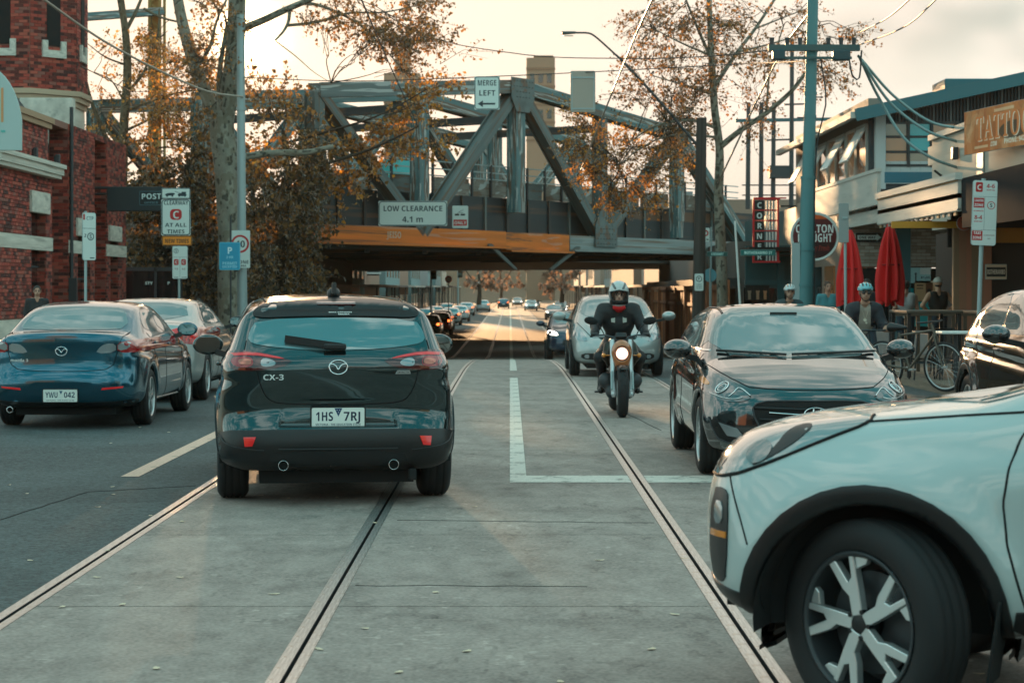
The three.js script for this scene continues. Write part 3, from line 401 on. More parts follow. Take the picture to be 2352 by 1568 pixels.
{
  const b = thing('truss_bridge', 'grey green steel truss railway bridge crossing over the street', 'bridge');
  const yB = 3.55, node = { L2: [-0.42, yB], L1: [-0.225, yB], T0: [-0.01, 8.15], B1: [0.19, yB], T1: [0.4, 9.2], B2: [0.606, yB], T2: [0.819, 8.1], B3: [1.03, yB] };
  for (let t = 0; t < 3; t++) {
    const back = t * 5.2, N = (k) => bAt(node[k][0], node[k][1], back), m = t ? steelTeal : steelGrey, mem = (name, a, c, w, h, mm = m) => {                      // a member of two flanges and a web
      const A = N(a), C = N(c), g = [], up = bn; for (const s of [-1, 1]) g.push(beam(A.clone().addScaledVector(up, s * h / 2), C.clone().addScaledVector(up, s * h / 2), w, 0.05, up)); g.push(beam(A, C, w * 0.62, h - 0.06, up)); return add(name, g, mm, b);
    };
    mem('top_chord', 'T0', 'T1', 0.5, 0.5, t ? steelTeal : steelT(0.15, 0.2, 0.2, 61, 0.9)); mem('top_chord', 'T1', 'T2', 0.5, 0.5, steelTeal); mem('end_post', 'T2', 'B3', 0.5, 0.5, steelTeal);
    mem('diagonal', 'T0', 'B1', 0.34, 0.45); mem('diagonal', 'B1', 'T1', 0.42, 0.45); mem('diagonal', 'T1', 'B2', 0.42, 0.45); mem('diagonal', 'B2', 'T2', 0.36, 0.45);
    for (const [s, y, w] of [[0.19, 8.6, 0.42], [0.4, 9.1, 0.46], [0.606, 8.6, 0.34], [0.819, 8.0, 0.4], [-0.01, 8.1, 0.4]]) add('vertical_post', [beam(bAt(s, yB + (s === 0.4 ? 0.9 : 0.2), back), bAt(s, y, back), w, 0.4, bn), ...[-1, 1].map((q) => beam(bAt(s, yB + 0.9, back + q * 0.21), bAt(s, y, back + q * 0.21), w + 0.12, 0.03, bn))], s === 0.19 || s === 0.4 || s === 0.819 ? steelTeal : m, b);
    if (!t) for (const [k, w, h, dn] of [['T1', 1.5, 1.3, 0.35], ['B2', 1.6, 1.5, -0.35], ['T2', 1.3, 1.2, 0.3]]) {                        // riveted gusset plates
      const c = N(k).addScaledVector(bn, -0.3), s = dn > 0 ? -1 : 1, A = Math.atan2(-bd.z, bd.x), pl = shape2([[-w / 2, -s * 0.3], [w / 2, -s * 0.3], [w / 2, s * h * 0.35], [w * 0.28, s * h * 0.75], [-w * 0.28, s * h * 0.75], [-w / 2, s * h * 0.35]], 0.03, 0.004); pl.rotateY(A); pl.translate(c.x, c.y, c.z);
      const gp = add('gusset_plate', pl, steelGrey, b), rv = []; for (let i = -3; i <= 3; i++) for (let j = 0; j < 4; j++) { const q = new THREE.SphereGeometry(0.024, 6, 4); q.translate(i * w / 7.5, s * (j * 0.2 - 0.18), 0.04); if (Math.abs(i * w / 7.5) > w / 2 - j * 0.08) continue; rv.push(q); } const rr = merge(rv); rr.rotateY(A); rr.translate(c.x, c.y, c.z); add('rivets', rr, M.darkSteel, gp);
    }
    if (t) for (const s of [0.19, 0.4, 0.606]) add('cross_brace', beam(bAt(s, 8.0, back - 5.2), bAt(s, 8.0, back), 0.2, 0.3, V(0, 1, 0)), steelDeep, b);
  }
  // lower chord: an orange beam on the left, grey to the right
  const chord = (s0, s1, m, y0, y1, back = 0, dd = 0.5) => add('bottom_chord', [beam(bAt(s0, (y0 + y1) / 2, back), bAt(s1, (y0 + y1) / 2, back), y1 - y0, dd, bn), beam(bAt(s0, y0 - 0.03, back - 0.1), bAt(s1, y0 - 0.03, back - 0.1), 0.07, dd + 0.3, bn)], m, b);
  chord(-0.03, 0.365, steelOrange, 3.13, 3.72); chord(0.365, 0.515, steelOrange, 3.02, 3.68, 0.002); chord(0.517, 1.06, steelT(0.3, 0.34, 0.33, 71, 0.3), 3.1, 3.66);
  { const g = sheet(new THREE.PlaneGeometry(0.86, 0.34), 0.86, 0.34); g.rotateY(Math.atan2(-bd.z, bd.x)); const p = bAt(0.128, 3.44, -0.262); g.translate(p.x, p.y, p.z); add('graffiti_letters', g, new THREE.MeshStandardMaterial({ map: canvas(512, 96, (c, w, h) => { c.clearRect(0, 0, w, h); text(c, 'JEISO', w / 2, h / 2, 88, 'rgba(225,196,170,0.75)', { fit: 470 }); }), transparent: true, roughness: 0.7 }), b); }
  // deck: dark girder, posts, ribs, soffit, cross girders
  add('deck_girder', [beam(bAt(-0.04, 4.25, 0.55), bAt(1.1, 4.25, 0.55), 1.5, 0.2, bn)], steelDeep, b);
  for (let i = 0; i < 22; i++) add('girder_rib', beam(bAt(-0.1 + i * 0.05, 3.6, 0.43), bAt(-0.1 + i * 0.05, 5.0, 0.43), 0.12, 0.1, bn), i % 4 === 1 ? steelGrey : steelDeep, b);
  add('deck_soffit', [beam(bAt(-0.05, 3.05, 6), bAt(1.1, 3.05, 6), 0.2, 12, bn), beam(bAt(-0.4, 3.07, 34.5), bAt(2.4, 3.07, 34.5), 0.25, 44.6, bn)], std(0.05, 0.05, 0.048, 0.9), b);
  for (let i = 0; i < 8; i++) add('cross_girder', beam(bAt(0.1 + i * 0.115, 2.98, 0.3), bAt(0.1 + i * 0.115, 2.98, 12), 0.3, 0.32, V(0, 1, 0)), steelDeep, b);
  add('rear_girder', [beam(bAt(0.1, 2.93, 57.2), bAt(2.6, 2.93, 57.2), 0.5, 0.3, bn)], steelDeep, b); add('rear_girder_flange', beam(bAt(0.1, 2.85, 56.95), bAt(2.6, 2.85, 56.95), 0.12, 0.2, bn), std(0.55, 0.55, 0.52, 0.5), b);
  // parapet panels and handrail
  for (let i = 0; i < 12; i++) add('parapet_panel', beam(bAt(0.0 + i * 0.085 + 0.004, 5.35, 0.9), bAt(0.081 + i * 0.085, 5.35, 0.9), 0.62, 0.05, bn), i % 3 === 2 ? steelGrey : graffiti, b);
  for (let i = 0; i < 25; i++) add('rail_post', beam(bAt(i * 0.0425, 5.0, 0.82), bAt(i * 0.0425, 6.25, 0.82), 0.08, 0.08, bn), M.darkSteel, b);
  for (const y of [5.95, 6.22, 5.7]) add('handrail', beam(bAt(-0.05, y, 0.82), bAt(1.06, y, 0.82), 0.045, 0.045, bn), M.galv, b);
  add('track_equipment', [beam(bAt(0.34, 6.1, 5), bAt(0.39, 6.1, 5), 0.9, 0.5, bn)], std(0.05, 0.5, 0.52, 0.5), b);
  // struts splayed below the chord
  for (const [s, q, y] of [[0.32, 0.375, 2.35], [0.325, 0.38, 2.3], [0.53, 0.46, 2.3], [0.535, 0.465, 2.35]]) add('splayed_strut', beam(bAt(s, 3.2, -0.35), bAt(q, y, -0.4), 0.09, 0.09, bn), steelGrey, b);
}
{ // abutments: dark walls either side of the street under the bridge, boarded on the right
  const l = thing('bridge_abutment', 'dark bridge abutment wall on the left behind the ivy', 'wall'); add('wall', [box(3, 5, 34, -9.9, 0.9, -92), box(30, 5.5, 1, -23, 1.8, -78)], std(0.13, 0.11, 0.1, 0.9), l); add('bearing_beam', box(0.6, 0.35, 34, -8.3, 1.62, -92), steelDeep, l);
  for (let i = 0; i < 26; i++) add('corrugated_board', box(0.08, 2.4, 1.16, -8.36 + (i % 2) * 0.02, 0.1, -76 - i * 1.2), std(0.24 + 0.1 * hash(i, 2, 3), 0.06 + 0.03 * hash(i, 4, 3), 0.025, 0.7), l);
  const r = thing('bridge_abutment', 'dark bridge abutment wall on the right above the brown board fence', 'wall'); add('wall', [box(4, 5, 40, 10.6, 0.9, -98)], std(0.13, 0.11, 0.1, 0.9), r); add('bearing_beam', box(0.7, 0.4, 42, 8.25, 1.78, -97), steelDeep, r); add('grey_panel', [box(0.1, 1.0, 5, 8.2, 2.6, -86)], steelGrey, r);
  const f = thing('board_fence', 'brown timber board fence along the right footpath under the bridge', 'fence'), rr = rng(3), cols = [[0.5, 0.17, 0.06], [0.38, 0.12, 0.045], [0.24, 0.08, 0.035], [0.6, 0.22, 0.09]].map((c) => std(...c, 0.75));
  for (let i = 0; i < 96; i++) { const z = 70 + i * 0.46, h = 2.55 + 0.06 * rr(); add('fence_board', box(0.05, h, 0.43, 7.5 + (rr() - 0.5) * 0.03, road(z) + 0.14 + h / 2, -z), cols[Math.floor(rr() * 4)], f); }
  add('fence_rail', [box(0.09, 0.14, 44, 7.45, 0.95, -92), box(0.12, 0.18, 44, 7.45, 1.62, -92)], cols[2], f); for (let i = 0; i < 9; i++) add('fence_post', box(0.16, 2.9, 0.16, 7.4, road(71 + i * 5) + 1.5, -71 - i * 5), cols[2], f);
}
// ================= vehicles
const carPaint = { graphite: paint(0.035, 0.06, 0.064, 0.12, 0.85), blue: paint(0.012, 0.1, 0.15, 0.18, 0.85), silver: paint(0.36, 0.38, 0.37, 0.35, 0.55), navy: paint(0.012, 0.03, 0.06, 0.3, 0.4), white: phys(0.4, 0.465, 0.455, 0.38, 0, { clearcoat: 1, clearcoatRoughness: 0.05 }), black: paint(0.085, 0.088, 0.09, 0.1, 0.85), pearl: paint(0.5, 0.52, 0.52, 0.4, 0.3) };
const archRing = (z, y, r0, r1, a0 = 0, a1 = Math.PI) => { const o = [], n = 22; for (let i = 0; i <= n; i++) { const a = mix(a0, a1, i / n); o.push([z + Math.cos(a) * r1, y + Math.sin(a) * r1]); } for (let i = n; i >= 0; i--) { const a = mix(a0, a1, i / n); o.push([z + Math.cos(a) * r0, y + Math.sin(a) * r0]); } return o; };
// common build: painted shell, side glass, door gaps, handles, mirrors, wheels
function car(name, label, c, mat, pos, ry, cat = 'car', group) {
  const g = thing(name, label, cat, pos, ry, group), f = makeBody(c), hi = Math.max(...c.side.map((p) => p[1])), len = c.L;
  const B = new Body(g, f, len, c.half);
  add('body', nets(f, [-c.half - 0.08, 0.1, -len / 2 - 0.1], [c.half + 0.08, hi + 0.1, len / 2 + 0.1], c.cell ?? 0.03, { e: 0.012 }), mat, g);
  // dark liner inside the wheel housings
  add('underbody', [...c.axles.flatMap((z) => [1, -1].map((s) => { const q = new THREE.CylinderGeometry(c.arch - 0.004, c.arch - 0.004, 0.02, 24, 1, false, -0.12, Math.PI + 0.24); q.rotateZ(Math.PI / 2); q.translate(s * (c.half - 0.28), c.R, z); const w = new THREE.CylinderGeometry(c.arch - 0.006, c.arch - 0.006, 0.24, 28, 1, true, -0.12, Math.PI + 0.24); w.rotateZ(Math.PI / 2); w.translate(s * (c.half - 0.165), c.R, z); return merge([q, w]); })), box(c.half * 1.25, 0.12, len * 0.86, 0, (c.floor ?? 0.21), 0)], M.blackMatt, g);
  for (const w of c.windows ?? []) B.both('side_window', 'right', w, M.sideGlass, { off: 0.003, smooth: c.winSmooth ?? 1, res: 0.09 });
  const gaps = []; for (const l of c.gaps ?? []) gaps.push(...B.lineBoth('right', l, 0.0045, -0.001));
  if (gaps.length) add('door_seam', gaps, M.gap, g);
  for (const [z, y] of c.handles ?? []) for (const v of ['right', 'left']) { const h = B.hit(v, z, y); add('door_handle', rbox(0.03, 0.028, 0.19, 0.012, h.p.x + h.n.x * 0.02, y, z), mat, g); }
  if (c.mirror) for (const s of [1, -1]) {
    const [mx, my, mz] = c.mirror, m = new THREE.Group(); m.name = 'wing_mirror'; m.position.set(s * mx, my, mz); g.add(m);
    const sh = nets(smaxf(ball([0, 0, 0], [0.125, 0.085, 0.12]), (x, y, z) => z - 0.035, 0.03), [-0.16, -0.12, -0.16], [0.16, 0.12, 0.08], 0.014); add('mirror_shell', sh, c.mirrorMat ?? mat, m);
    const gl = shape2(roundRect(0.2, 0.125, 0.05), 0.004, 0.001); gl.translate(0, 0, 0.036); add('mirror_glass', gl, phys(0.22, 0.24, 0.24, 0.02, 1), m);
    add('mirror_arm', [beam(V(-s * 0.07, -0.06, 0), V(-s * (mx - c.half + 0.13), -0.1, 0.02), 0.05, 0.09, V(0, 0, 1))], M.black, m);
  }
  if (c.wheel) wheels(g, c, { R: c.R, ...c.wheel });
  return B;
}
const smaxf = (a, b, k) => (x, y, z) => smax(a(x, y, z), b(x, y, z), k);
const ringBadge = (parent, name, h, ry, draw, s = 1) => { const q = new THREE.Group(); q.name = name; q.position.copy(h.p).addScaledVector(h.n, 0.006); q.quaternion.setFromUnitVectors(V(0, 0, 1), h.n); parent.add(q); draw(q, s); return q; };
const wingBadge = (q, w) => { const e = new THREE.TorusGeometry(w / 2, w * 0.05, 6, 28); e.scale(1, 0.78, 1); const c = new THREE.CatmullRomCurve3([[-0.47, 0.16], [-0.3, 0.17], [-0.14, 0.07], [0, -0.12], [0.14, 0.07], [0.3, 0.17], [0.47, 0.16]].map(([x, y]) => V(x * w, y * w, 0))); add('emblem', [e, new THREE.TubeGeometry(c, 30, w * 0.05, 5)], M.chrome, q); };
const slantBadge = (q, w) => { const e = new THREE.TorusGeometry(w / 2, w * 0.045, 6, 30); e.scale(1, 0.55, 1); add('emblem', [e, tube([V(-0.26 * w, -0.19 * w, 0), V(-0.13 * w, 0.02 * w, 0.003), V(-0.08 * w, 0.22 * w, 0)], w * 0.045), tube([V(0.26 * w, 0.19 * w, 0), V(0.13 * w, -0.02 * w, 0.003), V(0.08 * w, -0.22 * w, 0)], w * 0.045), tube([V(-0.13 * w, -0.03 * w, 0), V(0, 0.02 * w, 0.003), V(0.13 * w, 0.03 * w, 0)], w * 0.04)], M.chrome, q); };
const letterPatch = (B, name, view, x0, x1, y0, y1, draw, cw, ch, o = {}) => B.patch(name, view, [[x0, y0], [x1, y0], [x1, y1], [x0, y1]], new THREE.MeshStandardMaterial({ map: canvas(cw, ch, draw), transparent: true, roughness: 0.3, metalness: 0.3 }), { smooth: 0, off: 0.003, inset: 0, ...o });

{ // ---------- dark grey hatchback ahead, seen from behind
  const c = { L: 4.28, half: 0.8825, R: 0.325, arch: 0.362, axles: [-1.27, 1.3], cell: 0.024, flare: 0.02, crown: 0.06, bow: 0.035, k1: 0.22, k2: 0.12,
    side: [[-1.9, 0.22], [-2.05, 0.26], [-2.12, 0.45], [-2.13, 0.68], [-2.02, 0.88], [-1.7, 0.98], [-1.05, 1.07], [-0.9, 1.1], [-0.15, 1.46], [0.35, 1.53], [1.0, 1.51], [1.55, 1.455], [1.72, 1.425], [1.76, 1.4], [1.74, 1.37], [1.9, 1.17], [1.985, 1.09], [2.05, 1.06], [2.07, 0.98], [2.055, 0.86], [2.0, 0.73], [2.0, 0.67], [2.08, 0.6], [2.12, 0.52], [2.13, 0.42], [2.06, 0.28], [1.9, 0.22]],
    plan: [[-2.16, 0], [-2.14, 0.4], [-2.02, 0.7], [-1.6, 0.86], [-1, 0.8825], [1.1, 0.8825], [1.6, 0.875], [1.95, 0.81], [2.13, 0.62], [2.18, 0.3], [2.18, 0]],
    front: [[0, 0.21], [0.66, 0.21], [0.82, 0.27], [0.88, 0.42], [0.887, 0.65], [0.872, 0.86], [0.83, 1.0], [0.775, 1.08], [0.67, 1.36], [0.6, 1.46], [0.42, 1.525], [0, 1.55]],
    mod: (d, x, y, z) => z > 1.5 ? smax(d, -Math.max(x - 0.36 - (0.74 - y) * 0.32, Math.abs(y - 0.655) - 0.085, 2.005 - z), 0.03) : d,
    crease: [[0.8, 0.9, -0.012, 0.05], [0.98, 1.0, 0.012, 0.05]],
    windows: [[[-0.62, 1.12], [-0.02, 1.415], [0.35, 1.45], [0.36, 1.1]], [[0.41, 1.1], [0.4, 1.452], [0.95, 1.42], [1.2, 1.32], [1.12, 1.16]]], gaps: [[[-0.8, 0.35], [-0.84, 0.7], [-0.7, 1.08]], [[0.38, 0.3], [0.39, 1.08]], [[0.95, 0.75], [1.22, 1.12]]], handles: [[0.2, 0.95], [1.02, 0.98]],
    mirror: [0.955, 1.08, -0.55], wheel: { W: 0.225, rim: 0.225, n: 5, style: 'twin', steer: 0.02 } };
  const B = car('hatchback_car', 'dark grey hatchback seen from behind, centred over the left tram track with red rear lamps', c, carPaint.graphite, [-1.48, 0, -16.5], 0.13), g = B.g;
  B.patch('rear_window', 'rear', [[-0.57, 1.315], [-0.62, 1.24], [-0.635, 1.165], [-0.55, 1.135], [-0.3, 1.108], [0, 1.1], [0.3, 1.108], [0.55, 1.135], [0.635, 1.165], [0.62, 1.24], [0.57, 1.315], [0, 1.335]], M.glass, { smooth: 1, res: 0.05 });
  B.patch('spoiler', 'rear', [[-0.585, 1.325], [-0.6, 1.375], [-0.5, 1.435], [-0.25, 1.462], [0, 1.468], [0.25, 1.462], [0.5, 1.435], [0.6, 1.375], [0.585, 1.325], [0.3, 1.337], [0, 1.34], [-0.3, 1.337]], M.black, { off: 0.012, smooth: 2 });  // black patch also paints in the shade under the spoiler lip
  B.patch('high_brake_lamp', 'rear', [[-0.14, 1.415], [0.14, 1.415], [0.14, 1.432], [-0.14, 1.432]], M.lensDark, { off: 0.016, smooth: 0 });
  letterPatch(B, 'window_sticker', 'rear', -0.075, 0.13, 1.34, 1.375, (x, w, h) => { text(x, 'MAX KIRWAN', w / 2, h * 0.28, 30, '#e8e8e4', { fit: 210 }); text(x, 'MAZDA', w * 0.62, h * 0.75, 30, '#e8e8e4'); }, 256, 72, { off: 0.017 });
  { const w = [B.hit('rear', -0.37, 1.165), B.hit('rear', 0.03, 1.105)].map((h) => h.p.addScaledVector(h.n, 0.03)); add('wiper', [beam(w[0], w[1], 0.05, 0.022, V(0, 0, 1)), rbox(0.16, 0.045, 0.04, 0.015, w[1].x - 0.05, w[1].y, w[1].z)], M.black, g); }
  for (const s of [1, -1]) {
    const o = [[0.79, 1.085], [0.7, 1.105], [0.57, 1.09], [0.43, 1.062], [0.325, 1.03], [0.34, 1.018], [0.39, 0.985], [0.566, 0.962], [0.717, 0.962], [0.775, 0.99]].map(([x, y]) => [x * s, y]);
    const l = B.patch('rear_lamp', 'rear', o, M.lensDark, { off: 0.008, smooth: 1, res: 0.04 });
    B.patch('lamp_strip', 'rear', [[0.77, 1.078], [0.6, 1.086], [0.43, 1.056], [0.37, 1.04], [0.43, 1.044], [0.6, 1.066], [0.765, 1.058]].map(([x, y]) => [x * s, y]), M.redRefl, { off: 0.011, smooth: 1, parent: l });
    B.patch('tail_lens', 'rear', [[0.755, 1.05], [0.6, 1.058], [0.59, 0.985], [0.735, 0.985]].map(([x, y]) => [x * s, y]), M.lensRed, { off: 0.011, smooth: 2, parent: l });
    B.patch('brake_lens', 'rear', [[0.7, 1.035], [0.61, 1.04], [0.605, 1.0], [0.69, 1.0]].map(([x, y]) => [x * s, y]), phys(0.5, 0.12, 0.07, 0.1, 0.2, { clearcoat: 1 }), { off: 0.014, smooth: 2, parent: l });
    B.patch('reverse_lens', 'rear', [[0.54, 1.05], [0.44, 1.03], [0.44, 0.995], [0.545, 0.985]].map(([x, y]) => [x * s, y]), M.lensClear, { off: 0.011, smooth: 2, parent: l });
    B.patch('reflector', 'rear', [[0.66, 0.492], [0.575, 0.495], [0.6, 0.432], [0.652, 0.428]].map(([x, y]) => [x * s, y]), M.redRefl, { off: 0.014, smooth: 0 });
    const e = lathe([[0.033, 0], [0.036, 0.002], [0.036, -0.1], [0.032, -0.1], [0.033, 0]], 28); e.rotateY(-Math.PI / 2); e.translate(s * 0.388, 0.3, 2.13); const ex = add('exhaust_pipe', e, M.chrome, g); const d = new THREE.CircleGeometry(0.033, 24); d.translate(s * 0.388, 0.3, 2.08); add('exhaust_bore', d, M.blackMatt, ex);
    for (const v of ['right', 'left'].slice(s > 0 ? 0 : 1, s > 0 ? 1 : 2)) { for (const z of c.axles) B.patch('arch_trim', v, archRing(z, c.R, 0.366, 0.425, -0.1, Math.PI + 0.1), M.black, { off: 0.007, smooth: 0 }); B.patch('sill_trim', v, [[-0.9, 0.26], [0.92, 0.26], [0.9, 0.38], [-0.88, 0.38]], M.black, { off: 0.006, smooth: 0, res: 0.12 }); }
  }
  B.patch('bumper_cladding', 'rear', [[-0.87, 0.535], [-0.4, 0.548], [0.4, 0.548], [0.87, 0.535], [0.87, 0.42], [0.83, 0.3], [0.62, 0.25], [-0.62, 0.25], [-0.83, 0.3], [-0.87, 0.42]], M.black, { off: 0.006, smooth: 1, res: 0.06 });
  B.patch('bumper_insert', 'rear', [[-0.46, 0.4], [0.46, 0.4], [0.5, 0.3], [-0.5, 0.3]], M.blackMatt, { off: 0.012, smooth: 1 });
  add('bumper_ridge', [B.line('rear', [[-0.42, 0.41], [0.42, 0.41]], 0.008, 0.008), B.line('rear', [[-0.83, 0.5], [-0.78, 0.43], [-0.6, 0.405], [-0.52, 0.4]], 0.006, 0.006), B.line('rear', [[0.83, 0.5], [0.78, 0.43], [0.6, 0.405], [0.52, 0.4]], 0.006, 0.006)], M.black, g);
  add('tailgate_seam', [B.line('rear', [[-0.57, 0.965], [-0.552, 0.87], [-0.51, 0.78], [-0.455, 0.735], [-0.3, 0.722], [0, 0.718], [0.3, 0.722], [0.455, 0.735], [0.51, 0.78], [0.552, 0.87], [0.57, 0.965]], 0.0055, -0.001, 2), ...B.lineBoth('rear', [[0.66, 1.1], [0.645, 1.17]], 0.004)], M.gap, g);
  { const h = B.hit('rear', 0, 0.628); plate(g, 0, 0.63, h.p.z + 0.016, 0, (x, w, hh) => { x.fillStyle = '#dfe3dc'; x.fillRect(0, 0, w, hh); text(x, '1HS', w * 0.24, hh * 0.46, 122, '#12233c', { fit: 175 }); text(x, '7RJ', w * 0.77, hh * 0.46, 122, '#12233c', { fit: 175 }); x.fillStyle = '#16365e'; x.beginPath(); x.moveTo(w * 0.43, 4); x.lineTo(w * 0.58, 4); x.lineTo(w * 0.505, hh * 0.46); x.fill(); x.fillStyle = '#dfe3dc'; for (const [a, b] of [[0.48, 0.12], [0.53, 0.12], [0.505, 0.24]]) { x.beginPath(); x.arc(w * a, hh * b, 4, 0, 7); x.fill(); } text(x, 'VICTORIA - THE EDUCATION STATE', w / 2, hh * 0.88, 26, '#12233c', { fit: 440 }); });
    const t = sheet(new THREE.PlaneGeometry(0.3, 0.024), 0.3, 0.024); t.translate(0, 0.549, h.p.z + 0.0305); add('dealer_plate', [rbox(0.33, 0.03, 0.012, 0.004, 0, 0.549, h.p.z + 0.0235)], M.black, g); add('dealer_name', t, new THREE.MeshStandardMaterial({ map: canvas(384, 32, (x, w, q) => { x.fillStyle = '#060606'; x.fillRect(0, 0, w, q); text(x, 'MAX KIRWAN MAZDA', w / 2, q / 2 + 1, 27, '#e6e6e2', { fit: 360 }); }) }), g); }
  ringBadge(g, 'badge', B.hit('rear', 0, 0.985), 0, (q) => wingBadge(q, 0.128));
  letterPatch(B, 'model_letters', 'rear', -0.535, -0.375, 0.89, 0.94, (x, w, h) => text(x, 'CX-3', w / 2, h / 2, 54, '#e3e6e4', { fit: 150, weight: 'bold' }), 160, 50);
  B.patch('side_badge', 'rear', [[0.405, 0.935], [0.515, 0.935], [0.508, 0.96], [0.42, 0.96]], M.alloy, { off: 0.005, smooth: 0 });
  letterPatch(B, 'side_badge_letters', 'rear', 0.415, 0.508, 0.937, 0.958, (x, w, h) => text(x, 'SKYACTIV', w / 2, h / 2, 26, '#1c2022', { fit: 120 }), 128, 30, { off: 0.007 });
  { const f = new THREE.Shape(); f.moveTo(-0.09, 0); f.quadraticCurveTo(0.02, 0.02, 0.05, 0.085); f.lineTo(0.075, 0.085); f.lineTo(0.085, 0); const q = shape2(f, 0.012, 0.012); q.translate(0, 0, -0.006); q.rotateY(-Math.PI / 2); q.translate(0, 1.503, 1.33); add('aerial_fin', [q, place(new THREE.SphereGeometry(0.05, 14, 8), 0, 1.503, 1.32).scale(1, 1, 1)], M.black, g); }
  for (const s of [1, -1]) add('roof_seam', new THREE.TubeGeometry(new THREE.CatmullRomCurve3(B.trace('top', [[s * 0.52, -0.2], [s * 0.525, 0.6], [s * 0.5, 1.5]], 0)), 40, 0.007, 5), M.gap, g);
  add('tow_eye', [rbox(0.05, 0.08, 0.1, 0.01, 0.53, 0.22, 2.0)], M.blackMatt, g);
}
const windscreen = (B, base, top, mat = M.glass, o = {}) => B.patch('windscreen', 'front', [[-base[0], base[1]], [0, base[1] - (o.dip ?? 0.035)], [base[0], base[1]], [top[0], top[1]], [0, top[1] + 0.02], [-top[0], top[1]]], mat, { smooth: 1, res: 0.08, ...o });

{ // ---------- blue sedan in the left lane
  const c = { L: 4.58, half: 0.8775, R: 0.32, arch: 0.355, axles: [-1.32, 1.32], cell: 0.028, flare: 0.018, crown: 0.06, bow: 0.05, k1: 0.24, k2: 0.14,
    side: [[-2.0, 0.2], [-2.2, 0.28], [-2.28, 0.5], [-2.24, 0.7], [-2.0, 0.85], [-1.3, 0.99], [-1.02, 1.02], [-0.15, 1.39], [0.3, 1.435], [0.75, 1.42], [1.15, 1.34], [1.7, 1.095], [1.85, 1.07], [2.12, 1.07], [2.19, 1.06], [2.21, 1.0], [2.2, 0.86], [2.2, 0.68], [2.26, 0.62], [2.29, 0.5], [2.24, 0.3], [2.1, 0.2]],
    plan: [[-2.32, 0], [-2.28, 0.4], [-2.1, 0.7], [-1.6, 0.85], [-1, 0.8775], [1.2, 0.8775], [1.7, 0.865], [2.05, 0.79], [2.25, 0.6], [2.33, 0.3], [2.34, 0]],
    front: [[0, 0.19], [0.7, 0.19], [0.83, 0.26], [0.872, 0.42], [0.88, 0.65], [0.865, 0.85], [0.81, 0.98], [0.75, 1.05], [0.62, 1.32], [0.54, 1.39], [0.4, 1.435], [0, 1.455]],
    crease: [[0.72, 0.86, -0.012, 0.045]], mod: (d, x, y, z) => z > 1.6 ? smax(d, -Math.max(x - 0.3 - (0.5 - y) * 0.25, Math.abs(y - 0.38) - 0.1, 2.24 - z), 0.03) : d,
    windows: [[[-0.7, 1.04], [-0.1, 1.32], [0.3, 1.355], [0.3, 1.03]], [[0.35, 1.03], [0.35, 1.355], [0.85, 1.31], [1.2, 1.16], [1.15, 1.07]]], gaps: [[[-0.85, 0.3], [-0.88, 0.75], [-0.78, 1.0]], [[0.32, 0.28], [0.33, 1.0]], [[0.93, 0.74], [1.2, 1.04]]], handles: [[0.15, 0.9], [1.0, 0.93]],
    mirror: [0.94, 1.05, -0.62], wheel: { W: 0.205, rim: 0.22, n: 5, style: 'twin', seg: 32 } };
  const B = car('sedan_car', 'metallic blue sedan waiting in the left lane, seen from behind', c, carPaint.blue, [-4.92, 0, -24.62], 0), g = B.g;
  B.patch('rear_window', 'rear', [[-0.63, 1.095], [-0.3, 1.085], [0.3, 1.085], [0.63, 1.095], [0.5, 1.325], [0.2, 1.345], [-0.2, 1.345], [-0.5, 1.325]], M.glass, { smooth: 1, res: 0.06 });
  for (const s of [1, -1]) {
    B.patch('reverse_lamp', 'rear', [[0.37, 0.835], [0.41, 0.9], [0.47, 0.94], [0.585, 0.945], [0.585, 0.845]].map(([x, y]) => [x * s, y]), M.lensClear, { off: 0.006, smooth: 1, res: 0.04 });
    const l = B.patch('rear_lamp', 'rear', [[0.6, 0.845], [0.6, 0.95], [0.7, 0.97], [0.82, 0.985], [0.868, 0.95], [0.86, 0.88], [0.8, 0.84]].map(([x, y]) => [x * s, y]), M.lensRed, { off: 0.008, smooth: 1, res: 0.04 });
    B.patch('indicator_lens', 'rear', [[0.605, 0.86], [0.605, 0.945], [0.73, 0.965], [0.72, 0.89]].map(([x, y]) => [x * s, y]), M.lensClear, { off: 0.011, smooth: 1, parent: l });
    B.patch('reflector', 'rear', [[0.44, 0.435], [0.66, 0.455], [0.67, 0.475], [0.45, 0.46]].map(([x, y]) => [x * s, y]), M.redRefl, { off: 0.008, smooth: 0 });
    const e = lathe([[0.03, 0], [0.036, 0.002], [0.036, -0.1]], 20); e.rotateY(-Math.PI / 2); e.translate(s * 0.56, 0.22, 2.22); if (s < 0) add('exhaust_pipe', e, M.chrome, g);
  }
  B.patch('bumper_valance', 'rear', [[-0.84, 0.34], [-0.5, 0.3], [0.5, 0.3], [0.84, 0.34], [0.78, 0.22], [-0.78, 0.22]], M.black, { off: 0.004, smooth: 1 });
  add('boot_seam', [B.line('rear', [[-0.66, 1.06], [-0.6, 0.84], [-0.55, 0.67], [-0.3, 0.64], [0.3, 0.64], [0.55, 0.67], [0.6, 0.84], [0.66, 1.06]], 0.005, -0.001, 1)], M.gap, g);
  B.patch('high_brake_lamp', 'rear', [[-0.2, 1.0], [0.2, 1.0], [0.14, 1.03], [-0.14, 1.03]], M.lensDark, { off: 0.006, smooth: 1 });
  ringBadge(g, 'badge', B.hit('rear', 0, 0.86), 0, (q) => wingBadge(q, 0.125));
  letterPatch(B, 'model_letters', 'rear', -0.58, -0.36, 0.735, 0.785, (x, w, h) => text(x, 'mazda 3', w / 2, h / 2, 40, '#d8dcda', { fit: 180 }), 192, 44);
